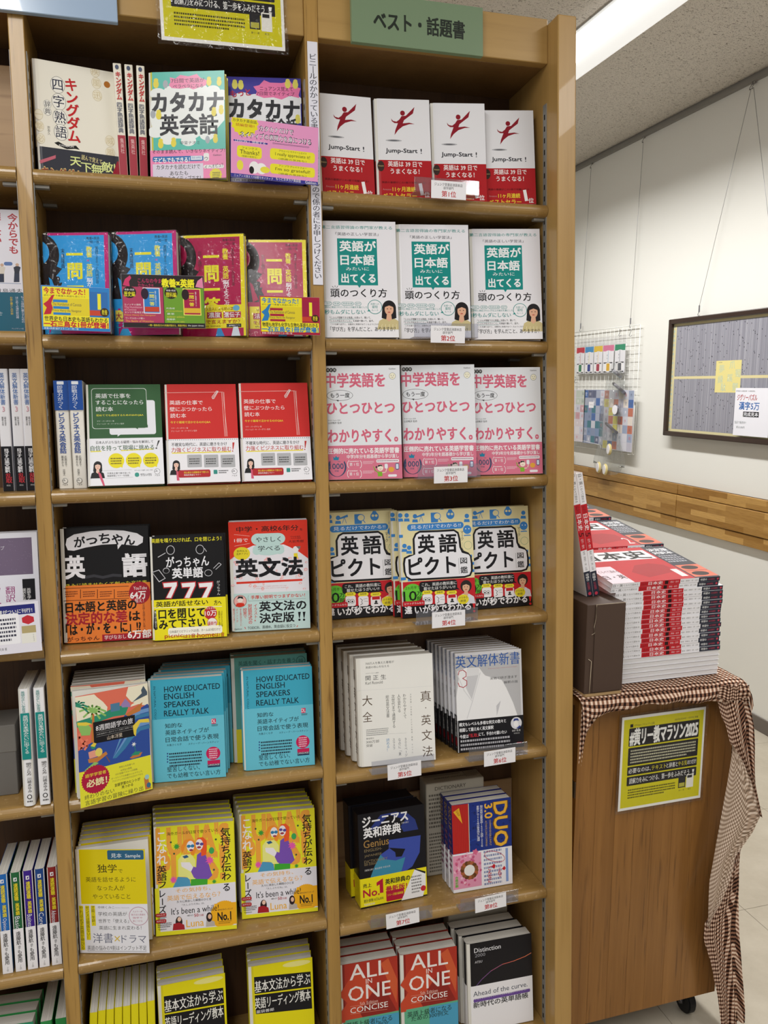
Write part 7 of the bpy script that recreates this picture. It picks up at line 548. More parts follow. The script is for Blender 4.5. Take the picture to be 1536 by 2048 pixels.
st('pict','R4',.5118,.056,0,5.5,.016,2,'cream and blue pictogram book partly hidden, beside the right side panel','pictogram book of the stack by the side panel',group='cream and blue pictogram books',sc=.99)
st('week_trip','L5',-.1725,-.004,3,4,.014,1,'paperback with a colourful sea voyage cover swung open over the shelf edge',openw=20,spine='r',spcol='#e8e4da')
st('week_trip','L5',-.1765,.024,1,4,.0165,6,'sea voyage paperback standing behind the open display copy','sea voyage paperback of the rear stack',group='sea voyage paperbacks',gloss=False,spcol='#e9e6e0')
st('how_talk','L5',-.0578,.0261,-5.9,1.8,.016,3,'bright blue conversation book beside the sea voyage paperback','blue conversation book of the left stack',group='bright blue conversation books',gloss=False,dx=.003)
st('how_talk','L5',-.040,.082,-5,1.8,.016,3,'bright blue conversation book leading the rear row','blue conversation book of the rear row',group='bright blue conversation books',gloss=False,dx=.002)
st('how_talk','L5',.0952,.0268,-5.3,3,.015,2,'bright blue conversation book in front of the tall green one','blue conversation book before the green one',group='bright blue conversation books',gloss=False,dx=-.001)
st('listen_green','L5',.0820,.064,-4,3,.022,2,'tall grey green listening book with yellow band behind the blue one','grey green listening book at the very back',group='tall grey green listening books',gloss=False,bandcol='#d8c92a',sc=.985)
st('grammar_white','R5',.2953,.0125,-3.8,4.5,.030,4,'thick white hardcover grammar with brown title, behind the fifth rank card','thick white grammar book',group='thick white grammar hardcovers',gloss=False,rnd=.3,spdes='white_spine',dx=-.0065,spcol='#e8e6e0')
st('kai_cover','R5',.4861,.0219,-3.9,4.5,.0142,8,'grey book with white judo jacket photo, behind the sixth rank card','grey judo jacket book',group='grey books with judo jacket cover',spdes='kai_spine',dx=-.0035,gloss=True,spcol='#e8e8ee',rnd=.2)
st('dokugaku','L6',-.1840,.0300,0,3.1,.013,1,'yellow and white self study book with blue sample tag, cover sprung open',openw=19,spcol='#d9b944')
st('dokugaku','L6',-.1815,.046,-1,3.1,.017,5,'yellow self study book behind the sample copy','yellow self study book of the rear stack',group='yellow self study books',spcol='#e3d00e',gloss=False)
st('luna','L6',-.0620,.0371,-8,5.8,.018,5,'yellow phrase book with two women in sunglasses, next to the sample copy','two women phrase book of the left stack',group='yellow phrase books with two women',spcol='#e7e22a',dx=-.003)
st('luna','L6',.0845,.0431,-6.5,6.5,.018,5,'yellow phrase book with two women in sunglasses, beside the middle upright','two women phrase book by the upright',group='yellow phrase books with two women',spcol='#e7e22a',dx=-.003,sc=.985)
st('genius','R6',.2998,.0396,2.6,3.5,.042,2,'black boxed dictionary with blue letter and yellow band','black boxed dictionary behind its twin',group='black boxed dictionaries',rnd=.05,gloss=True,dx=-.006,name='boxed_dictionary')
st('duo','R6',.4806,.0379,-.7,2.5,.0205,3,'word book with sideways gold title on blue, behind the eighth rank card','blue and red sideways titled word book',group='blue and red word books',spdes='duo_spine',rnd=.1,spcol='#20246e',dx=-.001)
wd=thing('wrapped_dictionary','dictionary wrapped in printed newspaper behind the blue word books','book',shelfmtx(.4515,.1085,ZT['R'][6]+.0006,-.5,0))
me=box(0,0,0,.132,.046,.205,.003,2); link('paper_wrap',me,mat('newsprint','#b9b3a6',.85),wd)
NP=Pr(); NP.run([('t',55,12,70,8,'DICTIONARY','#55504a',1),('w',6,22,126,100,9,'#6b665e'),('w',6,108,126,198,12,'#6b665e')],132,205)
link('newspaper_print',NP.mesh(facing(132,205)),MP,wd)
NT=Pr(); NT.run([('t',60,24,70,7,'ENGLISH JAPANESE','#55504a',1,180),('w',6,6,90,14,2,'#77726a'),('w',96,4,128,34,5,'#77726a')],132,46); link('newspaper_print',NT.mesh(ontop(132,46,.205)),MP,wd)
st('kiri','L7',-.0649,.028,1,3,.021,3,'yellow reading textbook with black title bars, next to the spine-out row','yellow reading textbook of the left stack',group='yellow reading textbooks',gloss=False,spcol='#d8cc20')
st('kiri','L7',.0900,.03,-3,4,.021,3,'yellow reading textbook with black title bars, beside the middle upright','yellow reading textbook by the upright',group='yellow reading textbooks',gloss=False,spcol='#d8cc20')
st('allin','R7',.2535,.03,-2,2,.027,3,'red vocabulary book with white capital title, beside the middle upright','red vocabulary book of the left stack',group='red vocabulary books',spcol='#8e241d')
st('allin','R7',.3690,.024,-2,2,.027,3,'red vocabulary book with white capital title, next to the black one','red vocabulary book next to the black ones',group='red vocabulary books',spcol='#8e241d')
st('distinct','R7',.5020,.022,-1.5,3,.028,3,'black and white vocabulary book with thin rising curve on the cover','black and white vocabulary book',group='black and white vocabulary books',spcol='#15141a',dx=-.006)
w2=thing('wrapped_dictionary','newspaper wrapped book behind the black and white vocabulary books','book',shelfmtx(.5,.121,ZT['R'][7]+.0006,0,0))
link('paper_wrap',box(0,0,0,.14,.036,.215,.003,2),mat('newsprint'),w2); link('newspaper_print',NT.mesh(ontop(132,46,.215)),MP,w2) if 0 else None
NT2=Pr(); NT2.run([('w',4,3,136,33,4,'#5d584f')],140,36); link('newspaper_print',NT2.mesh(ontop(140,36,.215)),MP,w2)
# ---------------- spine-out books
def spinebook(des,spd,sh,x,y,t,label,group,w_=None,lean=0,roll=0,spcol=None,rnd=.15,name='paperback_book',h=None,gloss=True):
    z=ZT[sh[0]][int(sh[1])]
    m=SHELF@Matrix.Translation(S(x,y,z+.0005+t*abs(math.sin(rad(roll)))/K))@Matrix.Rotation(rad(roll),4,'Y')@Matrix.Rotation(rad(-lean),4,'X')@Matrix.Translation((t,0,0))@Matrix.Rotation(rad(90),4,'Z')
    put_book(m,des,label,t,group,rnd=rnd,spcol=spcol,spdes=spd,full=False,name=name,gloss=gloss)
for i,(x,lb) in enumerate(((-.0625,'left'),(-.0472,'middle'),(-.0325,'right'))): spinebook('blank_a5','kspine','L1',x,.042,.0135,'cream and dark red spine with katakana title, %s of three spines on the top shelf'%lb,'three cream spines on the top shelf',roll=(-1,-.4,.6)[i],spcol='#eee9da')
spinebook('blank_biz','biz_spine','L3',-.1765,.036,.0225,'blue and white business spine, left one beside the green book','blue and white business spines',spcol='#efece4')
spinebook('blank_biz','biz_spine','L3',-.1548,.032,.0225,'blue and white business spine touching the green book','blue and white business spines',spcol='#efece4')
for x,lb in ((-.2596,'cut by the left edge of the frame'),(-.2411,'between two others'),(-.2250,'half hidden by the left upright')): spinebook('blank_kai','kai_spine','F3',x,.045,.0178,'white spine with blue lettering and black foot, '+lb,'white spines with blue lettering',spcol='#ececf2')
spinebook('blank_eigo','nihongo_spine','F5',-.2515,0,.0185,'white and teal spine with round black mark, left of the two on the fifth shelf','white and teal spines',roll=.5,spcol='#f0f0f4',rnd=.4)
spinebook('blank_eigo','nihongo_spine','F5',-.2275,-.001,.0168,'white and teal spine with round black mark, touching the left upright','white and teal spines',spcol='#f0f0f4')
blank('blank_speed',118,181,'#1d68b8')
for x,n,c,lb in ((-.3,'spd_open','#1d68b8','bright blue'),(-.2808,'spd_basic','#21663c','green'),(-.2625,'spd_business','#3b1d8c','violet'),(-.245,'spd_core','#1c4488','dark blue'),(-.2262,'spd_advanced','#8e2426','dark red')):
    blank('blank_'+n,118,181,c); spinebook('blank_'+n,n,'F6',x,.014,.017,lb+' and white vocabulary spine with yellow title','vocabulary spines beside the left upright',spcol=c,rnd=.3)
NW='first second third fourth fifth sixth seventh eighth'.split()
for i in range(8):
    blank('kiri_side',118,176,'#e8dd20'); spinebook('kiri_side',None,'L7',-.185+i*.0143,.02+.001*(i%2),.0135,'thick paged yellow textbook standing on edge, '+NW[i]+' from the left upright','row of yellow textbooks with white page tops',roll=(4-i*.4),spcol='#e3d814',gloss=False)
blank('listen_plain',118,170,'#2f8f6a')
for x,lb in ((-.252,'right'),(-.229,'second')): spinebook('listen_plain',None,'F7',x,.03,.02,'white paged book with green cover on the lowest left shelf, %s of the standing pair'%lb,'green covered books on the lowest left shelf',spcol='#2f8f4a',gloss=False)
st('listen_plain','F7',-.372,.03,-4,4,.03,3,'white paged green book lying back beside the standing pair','green book of the leaning stack',group='green covered books on the lowest left shelf',gloss=False,spcol='#2f8f4a')
spinebook('blank_thin',None,'L3',-.1835,.075,.006,'thin beige booklet in shadow beside the left upright',None,spcol='#b5a68c',gloss=False,name='booklet')
st('ima','F2',-.315,.05,-4,4.5,.016,1,'white and dark teal book with red vertical title, partly behind the left upright',gloss=True)
st('honyaku','F4',-.3165,.03,-2,3,.018,2,'white and mauve translation workshop book beside the left upright','mauve translation book behind its twin',group='white and mauve translation books',gloss=False)
bx=thing('storage_box','grey cardboard box at the back of the fifth left shelf','box',shelfmtx(-.345,.055,ZT['F'][5]+.0003))
link('box_body',box(0,0,0,.085,.09,.125,.001,1),mat('grey_card','#6f6c68',.7),bx); link('lid',box(-.001,-.001,.078,.086,.091,.127,.001,1),mat('grey_card2','#77746f',.7),bx)
# ---------------- promotional cards on clear arms
def pop(des,name,label,x,z,roll=0,y=-.03,yaw=0,foot=True):
    W,H=DES[des][0],DES[des][1]
    t=plate(name,des,label,'card',x,y,z,.0008,MG,'#e8e4ee',roll=roll,yaw=yaw)
    link('clear_arm',box(W*.0004,.0009,H*.0002,W*.0005,.036,H*.0002+.0015,0),M_ACR,t); link('clear_clip',box(W*.0003,.001,H*.0001,W*.0006,.0018,H*.0006),M_ACR,t)
pop('motto_card','promotion_card','pink and purple card with yellow speech boxes hanging over the violet book',.1022,1.9005,roll=2.2)
pop('history_card','promotion_card','yellow and blue card with red slogan over the leftmost blue book',-.181,1.6640,roll=1.2)
pop('double_card','promotion_card','black card split into magenta and green halves between the blue and crimson books',-.0660,1.6690,roll=-.3)
pop('science_card','promotion_card','yellow card with blue slogan over the crimson book by the upright',.1396,1.6620,roll=.3)
pop('honyaku_card','promotion_card','white card with dark blue heading in front of the translation book',-.3262,1.1795,roll=-1.5)
# ---------------- rank cards in clear holders
RK=[(.4302,1.8893),(.4262,1.6530),(.4292,1.4152),(.4226,1.1628),(.3378,.8995),(.5185,.9005),(.3305,.6265),(.4995,.6255)]
RS=['R1','R2','R3','R4','R5','R5','R6','R6']; RW=['on the top shelf lip','under the teal title books','under the pink books','under the pictogram books','before the thick white grammar','before the judo jacket book','before the boxed dictionary','before the gold titled word book']; RN=['first','second','third','fourth','fifth','sixth','seventh','eighth']
for i,(x,z) in enumerate(RK):
    t=plate('rank_card','rank%d'%(i+1),'white card with red %s place lettering, %s'%(RN[i],RW[i]),'card',x,-.0236,z,.0006,MP,'#eee',lean=-3,roll=(0.5,.8,-.5,-1,-2.5,-2.5,-4,-4)[i]*.6)
    zt=ZT[RS[i][0]][int(RS[i][1])]; h=thing('card_holder','clear acrylic lip holder behind the %s rank card'%RN[i],'holder',SHELF@Matrix.Translation(S(x-.028,0,zt+.0003)))
    link('front_lip',box(0,-.0235,.001,.125,-.022,.026,.0005,1),M_ACR,h); link('ledge',box(0,-.0235,-.0001,.125,.003,.0012,0),M_ACR,h)
# ============================================================ display cart beside the bookcase
CA=Matrix.Translation((.7805,.0625,0))@Matrix.Rotation(rad(1.2),4,'Z')
ct=thing('display_cart','oak veneered display cart on castors draped with gingham cloth','cart',CA)
CW,CD,CT=.382,1.25,.826
n=8
for i in range(n): link('stave',box(CW*i/n+.00015,0,.08,CW*(i+1)/n-.00015,.018,CT,.0003,1),W_CART,ct)
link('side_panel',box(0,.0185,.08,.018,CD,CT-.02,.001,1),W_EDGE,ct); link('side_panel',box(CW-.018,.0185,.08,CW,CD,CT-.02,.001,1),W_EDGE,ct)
link('back_panel',box(0,CD,.08,CW,CD+.018,CT,.001,1),W_CART,ct); link('top_board',box(-.003,.0185,CT-.02,CW+.003,CD,CT,.001,1),W_CART,ct); link('bottom_board',box(.018,.0185,.08,CW-.018,CD,.098,.001,1),W_EDGE,ct)
link('edge_bracket',box(-.0015,.002,.61,.0,.016,.645,.0004,1),M_STEEL,ct)
for x,y in ((.345,.055),(.06,.055),(.345,CD-.06),(.06,CD-.06)):
    c=link('caster_fork',join([box(x-.02,y-.025,.074,x+.02,y+.03,.08),box(x-.016,y-.012,.026,x-.013,y+.02,.076),box(x+.013,y-.012,.026,x+.016,y+.02,.076)]),M_STEEL,ct)
    link('wheel',cyl((x,y-.004,.0285),'x',.0285,.022,24,.004),M_BLACK,c); link('axle',cyl((x,y-.004,.0285),'x',.006,.034,12),M_STEEL,c)
# cloth: parametric sheets with wave folds and cloth coordinates
def sheet(name,fn,nu,nv,m,parent,th=0):
    me=bpy.data.meshes.new(name); vs=[];uv=[]
    for j in range(nv+1):
        for i in range(nu+1): p,q=fn(i/nu,j/nv); vs.append(p); uv.append(q)
    fs=[(j*(nu+1)+i,j*(nu+1)+i+1,(j+1)*(nu+1)+i+1,(j+1)*(nu+1)+i) for j in range(nv) for i in range(nu)]
    me.from_pydata(vs,[],fs); ul=me.uv_layers.new(name='UVMap'); 
    for l in me.loops: ul.data[l.index].uv=uv[l.vertex_index]
    me.polygons.foreach_set('use_smooth',[True]*len(me.polygons))
    o=link(name,me,m,parent); 
    return o
cl=thing('tablecloth','brown and cream gingham cloth draped over the cart and hanging to the floor','tablecloth',Matrix.Translation((0,0,0)))
def interp(tab,z):
    tab=sorted(tab,key=lambda a:a[1])
    if z<=tab[0][1]: return tab[0][0]
    for (x0,z0),(x1,z1) in zip(tab,tab[1:]):
        if z<=z1: return x0+(x1-x0)*(z-z0)/max(z1-z0,1e-6)
    return tab[-1][0]
def topf(u,v):    # top of the cart, back to front, then over the front edge
    X=.767+u*.403
    low={0:.70,.04:.77,.1:.803,.25:.814,.45:.819,.65:.812,.8:.808,1:.80}; zl=interp([(b,a) for a,b in low.items()],u)
    if v<.6: y=1.32-(1.32-.055)*v/.6; z=.8385+.0035*math.sin(u*19+y*7)*math.sin(y*5+1)*(1 if y>.75 else .12); s=v/.6*1.265
    elif v<.75:
        a=(v-.6)/.15; y=.055-.028*math.sin(a*math.pi/2); z=.8385-.018*(1-math.cos(a*math.pi/2)); s=1.265+a*.035
    else:
        a=(v-.75)/.25; z=.8205+(min(zl,.8205)-.8205)*a; y=.027+.004*a+.004*math.sin(u*23+1)*(1-a*.4); s=1.3+a*(.8135-zl+.005)
    z+=.0012*math.sin(u*31+v*9)*(v>.58); z-=.035*max(0,(X-1.156)/.014)**2
    return (X,y,z),(X*1.0+.02*math.sin(v*2),s)
sheet('cloth_top',topf,110,90,M_GING,cl)
def front(u,v):   # hanging strip of the front edge under the books
    X=.767+u*.32; lo=interp([(.66,0),(.735,.05),(.775,.11),(.7895,.3),(.7935,.5),(.787,.7),(.783,1)],0) if 0 else None
    zl=interp([(.672,0),(.745,.045),(.776,.1),(.789,.3),(.7935,.52),(.787,.75),(.784,1)],u)
    z=.832+(zl-.832)*v; y=.030-.010*math.sin(v*2.6)+.005*math.sin(u*26+v*3); return (X,y,z),(X+v*.01*math.sin(u*9),1.31+v*(.83-zl)*1.05)
def interp2(tab,x):
    if x<=tab[0][0]: return tab[0][1]
    for (x0,z0),(x1,z1) in zip(tab,tab[1:]):
        if x<=x1: return z0+(z1-z0)*(x-x0)/max(x1-x0,1e-6)
    return tab[-1][1]
def front(u,v):
    X=.767+u*.325; zl=interp2([(.767,.70),(.7725,.765),(.782,.800),(.856,.811),(.926,.8155),(1.017,.8085),(1.095,.803)],X)
    z=.838+(zl-.838)*v; y=.029-.012*math.sin(v*2.6)+.005*math.sin(u*26+v*3)*v; return (X,y,z),(X+v*.01*math.sin(u*9),1.31+v*(.83-zl)*1.05)
sheet('cloth_front',front,90,14,M_GING,cl)
AL=[(1.0750,.835),(1.0791,.8079),(1.0941,.7705),(1.1086,.7424),(1.1196,.7073),(1.1557,.656),(1.1837,.6075),(1.2106,.5273)]
AR=[(1.1420,.8620),(1.1552,.8289),(1.1705,.7793),(1.1819,.7356),(1.1897,.6857),(1.1973,.6055),(1.2106,.5273)]
BLs=[(1.1196,.7073),(1.1165,.6591),(1.1128,.6181),(1.0947,.4882),(1.0858,.4005),(1.0891,.292)]
BR=[(1.1196,.7073),(1.1334,.6896),(1.1557,.656),(1.1775,.6134),(1.2036,.5536),(1.2106,.5273),(1.1944,.4934),(1.1743,.4688),(1.1526,.4444),(1.1423,.3954),(1.1224,.3481),(1.0904,.292)]
CL=[(1.172,.470),(1.1423,.3954),(1.1224,.3481),(1.0891,.292),(1.0869,.258),(1.1104,.1948),(1.1366,.1002),(1.1451,.0517),(1.15,.012)]
CR=[(1.1725,.470),(1.1855,.3529),(1.1936,.235),(1.2044,.1438),(1.221,.0434),(1.223,.012)]
def drape(Lt,Rt,z0,z1,y0,amp,fr,sl=0,skew=0,ph=0):
    def f(u,v):
        z=z1+(z0-z1)*v; a,b=interp(Lt,z),interp(Rt,z); X=a+(b-a)*u; y=y0+sl*u+amp*math.sin(fr*u+ph+3*v)*(.3+.7*v if fr else 1)+amp*.4*math.sin(fr*2.3*u+v*9)
        return (X,y,z),(X*1.12+skew*z+.05*math.sin(u*3), z+ .02*math.sin(u*5+v*2))
    return f
sheet('cloth_corner',drape(AL,AR,.5275,.835,.024,.006,9,.012,.28),46,60,M_GING,cl)
sheet('cloth_cuff',lambda u,v:((1.076+u*.086+v*.006*u,.014+.02*u*u-.004*math.sin(u*7)+.004*v,.842-.014*u-v*(.028+.012*u)+.0015*math.sin(u*20)),(1.068+u*.1,.3+v*.045)),30,14,M_GING,cl)
o=sheet('cloth_fold',drape(BLs,BR,.292,.7072,.016,.004,7,.006,.75),46,80,M_GINGB,cl); o['label']='paler reverse side of the gingham cloth'
sheet('cloth_tail',drape(CL,CR,.013,.4695,.027,.006,13,.014,.05,1),46,90,M_GING,cl)
sheet('cloth_side',lambda u,v:((1.172+.02*math.sin(v*1.5)+.005*math.sin(u*40)*v,.075+u*1.2,.828-v*.7),(1.3+u*1.2,v*.72)),80,40,M_GING,cl)
# laminated poster on the cart
plate('campaign_poster','marathon','yellow and black laminated poster taped on the end of the wooden cart','poster',0,0,0,.0006,MG,'#eee',yaw=1.4,roll=0,frame=Matrix.Identity(4),pos=Vector((.8762,.0555,.5715)),lam=1)
# cardboard riser box with two leaning books
bxm=Matrix.Translation((.7785,.0435,.8412))@Matrix.Rotation(rad(.8),4,'Z')
b=thing('cardboard_box','dark brown cardboard box standing on the cloth between bookcase and book pile','box',bxm)
link('box_body',box(0,0,.002,.0855,.2,.1855,.0012,2),M_BOX,b); link('inner_flap',box(.001,-.0035,-.0028,.082,.18,.0018,0),M_TAN,b)
link('front_flap',box(.0175,-.0022,.004,.085,-.0004,.1845,.0006,1),M_BOX,b)
link('worn_edge',tube([(.019,-.0026,.1845),(.0185,-.0026,.16),(.0155,-.0028,.14),(.0172,-.0026,.128),(.0105,-.0026,.125)],.0006,5),M_WORN,b); link('worn_edge',tube([(.006,-.0012,.075),(.0125,-.002,.07),(.012,-.002,.04),(.0105,-.002,.004)],.0006,5),M_WORN,b); link('worn_edge',tube([(.0185,-.0012,.1852),(.06,-.0022,.1855),(.0855,-.0022,.1857)],.0005,5),M_WORN,b)
def histbook(mtx,num,label,group,t=.0099,full=True,flip=False,H=206):
    """book lying flat: local x along the spine, y back from the spine, z up"""
    root=thing('paperback_book',label,'book',mtx,group)
    k='hist'+num+str(t)
    if k not in BK:
        w_,d_=.257,.206
        sh=[(0.0,0),(d_,0),(d_,.0004),(.0008,.0004),(.0004,.0008),(.0004,t-.0008),(.0008,t-.0004),(d_,t-.0004),(d_,t),(.0004,t),(0,t-.0006)]
        cov=colmesh(extr(sh,0,w_,'x'),'#eeedf2'); pg=box(.0015,.0012,.0005,w_-.0015,d_-.0015,t-.0005)
        p=Pr(); p.run(DES['nihonshi'+('1' if num=='5' else num)][3],257,206); tp=p.mesh(ontop(257,206,t))
        p=Pr(); p.run([('r',0.2,.2,256.8,t*1000-.2,'#eeedf2')]+DES['nihonshi_spine'+num][3],257,t*1000); sp=p.mesh(facing(257,t*1000))
        BK[k]=(cov,pg,tp,sp)
    cov,pg,tp,sp=BK[k]
    link('page_block',pg,M_PAGE2,root); link('cover',cov,MG,root)
    link('spine_print',sp,MG,root)
    if full: link('cover_print',tp,MG,root)
M_PAGE2=pagem('white_pages','#eeedee','#c9c7c8','z')
for e in M_PAGE2.node_tree.nodes:
    if e.type=='MAPPING': e.inputs['Scale'].default_value=(1,1,1400)
rn=random.Random(5)
NW='first second third fourth fifth sixth seventh eighth ninth tenth eleventh twelfth thirteenth fourteenth fifteenth sixteenth seventeenth eighteenth nineteenth twentieth twenty-first twenty-second twenty-third twenty-fourth twenty-fifth twenty-sixth twenty-seventh twenty-eighth'.split()
def pile(num,x,y,z0,nb,nf,tilt,label,seenall):
    z=z0
    for i in range(nf):      # lower copies turned with the page edges forward
        m=Matrix.Translation((x+.264,y+.206,z))@Matrix.Rotation(rad(180.3+rn.uniform(-.3,.3)),4,'Z'); histbook(m,num,label+', page edges forward, '+NW[i]+' from the bottom','red and white history books in pile '+num,.0103,False); z+=.0105
    for i in range(nb):
        a=tilt*(i+1)/nb; top=(i==nb-1); dx=rn.uniform(-.0025,.0025)+(-.003 if top else -.006 if i==nb-2 else .0075 if num=='1' else 0)
        m=Matrix.Translation((x+dx,y+rn.uniform(-.0005,.0005)-(.002 if top else 0),z))@Matrix.Rotation(rad(rn.uniform(-.2,.2)+.3),4,'Z')@Matrix.Rotation(rad(a),4,'X')
        histbook(m,num,label+(', the top copy' if top else ', '+NW[nb-i-1]+' from the top'),'red and white history books in pile '+num,.0099,top); z+=.01018
pile('1',.8575,.082,.8412,16,5,7.3,'history book in the front pile',True)
pile('2',.8675,.297,.8412,24,0,7.0,'history book in the second pile',False)
pile('3',.8575,.512,.8425,27,0,6.5,'history book in the rear pile',False)
for x,lb in ((.8092,'left'),(.8240,'right')):
    m=Matrix.Translation((x+.0,.1,1.0275))@Matrix.Rotation(rad(-11.3),4,'Y')@Matrix.Rotation(rad(-4),4,'X')@Matrix.Translation((.0145,0,0))@Matrix.Rotation(rad(90),4,'Z')@Matrix.Rotation(rad(90),4,'Y')@Matrix.Rotation(rad(-90),4,'X')
    m=Matrix.Translation((x,.1,1.0275))@Matrix.Rotation(rad(-11.3),4,'Y')@Matrix(((0,0,1,0),(0,1,0,0),(-1,0,0,.257),(0,0,0,1)))
    histbook(m,'5','history book standing on the brown box, %s one of two leaning spines'%lb,'leaning history books on the box',.0142,True)
# ============================================================ right wall: wires, grid, framed puzzle
def rail(y,n_=1):
    return join([box(2.406,y-.004,2.684,2.414,y+.004,2.704),tube([(2.408,y,2.686),(2.404,y,2.678),(2.400,y+.004,2.668),(2.404,y+.008,2.664),(2.408,y+.006,2.668)],.0016,6)])
def hang(name,label,pts,group):
    t=thing(name,label,'wire',Matrix.Identity(4),group); link('wire',tube([tuple(Vector(p)) for p in pts],.0009,5),M_STEEL,t)
    link('rail_hook',rail(pts[0][1]),M_CLIP,t); e=Vector(pts[-1]); link('wire_grip',join([cyl((e.x,e.y,e.z-.012),'z',.0034,.03,10),tube([(e.x,e.y,e.z-.026),(e.x-.006,e.y,e.z-.036),(e.x,e.y+.004,e.z-.046),(e.x+.004,e.y,e.z-.04)],.0015,6)]),M_STEEL,t)
hang('hanging_wire','far steel wire holding the white wire grid',[(2.405,2.99,2.668),(2.402,3.035,1.812)],'picture wires')
hang('hanging_wire','near steel wire holding the white wire grid',[(2.405,2.48,2.668),(2.402,2.515,1.802)],'picture wires')
hang('hanging_wire','steel wire slanting to the far side of the framed puzzle',[(2.405,1.706,2.668),(2.395,1.945,1.815)],'picture wires')
hang('hanging_wire','steel wire slanting to the near side of the framed puzzle',[(2.405,1.692,2.668),(2.395,1.46,1.815)],'picture wires')
# the grid
gr=thing('wire_grid','white wire grid panel hanging on the wall with small goods','display grid',Matrix.Identity(4))
ya,yb,za,zb=2.425,3.16,1.10,1.766
for i in range(19):
    y=ya+(yb-ya)*i/18; link('wire',tube([(2.404,y,za+(.0 if i<2 or i%2 else .0)),(2.404,y,zb)],.0022 if i in(0,18) else .0011,5),M_WHITEW,gr)
for i in range(17):
    z=za+(zb-za)*i/16; link('wire',tube([(2.4025,ya,z),(2.4025,yb,z)],.0022 if i in(0,16) else .0011,5),M_WHITEW,gr)
link('frame_loop',tube([(2.39,2.425,1.36),(2.386,2.415,1.355),(2.386,2.413,1.102),(2.386,2.455,1.098),(2.386,2.462,1.135),(2.386,2.56,1.142)],.0028,6),M_WHITEW,gr)
link('frame_loop',tube([(2.386,2.73,1.108),(2.386,2.735,1.13),(2.386,3.1,1.150)],.0028,6),M_WHITEW,gr)
WF=Matrix(((0,-1,0,0),(-1,0,0,0),(0,0,1,0),(0,0,0,1)))   # facing -X, local x runs toward -Y: (x,y,z)->(-y.., -x..)
WF=Matrix(((0,1,0,0),(-1,0,0,0),(0,0,1,0),(0,0,0,1)))
def wallplate(name,label,cat,x,y,z,W,H,bg,ops,group=None,th=.0015,m=MG,edge='#eee',tiltz=0):
    t=thing(name,label,cat,Matrix.Translation((x,y,z))@WF@Matrix.Rotation(rad(tiltz),4,'Y'),group); link('card',colmesh(box(0,0,0,W*.001,th,H*.001,.0003,1),edge),m,t)
    p=Pr(); p.run([('r',0.3,.3,W-.3,H-.3,bg)]+ops,W,H); link('print',p.mesh(facing(W,H)),m,t); return t
for y,w_,c,s,c2,lb in ((3.052,98,'#c2283f','#1f7a4f','#c2283f','red headed packet with green figure'),(2.952,98,'#3f8fc4','#2b3f8f','#e0d23a','blue headed packet with yellow strap'),(2.853,96,'#e3be3a','#a83048','#e9c23a','yellow headed packet with red figure'),(2.757,116,'#d8789a','#e0b02e','#6fb0d0','pink headed packet with orange figure'),(2.636,106,'#2f8f6a','#4a4c55','#3a4a5a','green headed packet with grey figure')):
    H=150; t=wallplate('hanging_packet',lb+' on the wire grid','packet',2.392,y,1.525,w_-6,H,'#ecebee',[('r',0,0,w_-6,32,c),('e',w_/2-3,52,w_*.42,24,'#ecebee'),('r',w_/2-5,30,w_/2-2,92,c2),('v',w_/2-14,46,80,7,'漢字','#556',0),('r',10,92,w_-16,98,'#2a2a30'),('r',10,140,w_-16,147,'#2a2a30'),('e',w_/2-3,119,w_*.36,26,'#f4f2f0'),('r',w_/2-18,98,w_/2+14,138,s,5)],'hanging packets on the wire grid')
    link('clear_sleeve',box(-.002,-.003,-.002,(w_-4)*.001,.004,.195,.0005,1),M_FILM,t)
rn=random.Random(11)
for y0,z0,W,H,bg,lb,pal in ((3.081,1.132,165,302,'#d5d3de','far pale patchwork folder below the packets',['#c9c8d4','#dcd6da','#a9bfc8','#d3c9ce','#c39aa2','#bcc4ba']),(2.932,1.13,225,304,'#8b93b0','middle blue grey patchwork folder with small label',['#8490ac','#a6abbd','#447684','#4a6aa4','#c6c8d2','#5d627c','#7b8fb0']),(2.702,1.112,292,322,'#c3c2ce','near patchwork folder with yellow and red squares',['#cfc460','#b9705c','#4a6aa4','#d0cfd8','#ddd3ca','#b9b6c4','#98a3bc','#c9cad4','#b4b9c8'])):
    ops=[]
    n_=max(2,W//42)
    for a in range(n_):
        for b_ in range(7):
            c=rn.choice(pal); x=3+a*(W-6)/n_; y=3+b_*(H-6)/7; ops.append(('r',round(x+1,1),round(y+1,1),round(x+(W-6)/n_-1,1),round(y+(H-6)/7-1,1),c))
            if rn.random()<.6: ops.append(('t',x+(W-6)/n_/2,y+(H-6)/14,18,18,rn.choice('永字風水火木山川海空花月日星'),rn.choice(['#55607a','#c06070','#f0eef4']),0))
    if W==225: ops+=[('r',58,68,112,102,'#f0eef2'),('t',85,85,34,9,'ファイル','#555')]
    wallplate('clear_folder',lb,'folder',2.384-.006*(W>230),y0,z0,W,H,bg,ops,'patchwork folders on the wire grid')
bag=thing('badge_bag','crumpled clear plastic bag with badges hanging from the wire grid','bag',Matrix.Translation((2.365,2.62,.975)))
def bagf(side):
    def f(u,v):
        z=v*.60; wd=.085+.075*math.exp(-((z-.06)/.11)**2)+.02*math.exp(-((z-.4)/.1)**2)-.045*max(0,(z-.5)/.1)*1; a=(u-.5)*2
        y=a*wd+.012*math.sin(9*v+4*a)-.02*v*2; bulge=.022*math.cos(a*math.pi/2)*math.sin(math.pi*min(1,v*1.15+.02)); z2=z+(.03*a*a if v<.08 else 0)
        return (side*bulge+.004*math.sin(17*v+9*u)+.003*math.sin(31*u+11*v),y,z2),(u,v)
    return f
for s_ in (-1,1): sheet('bag_film',bagf(s_),26,46,M_BAG,bag)
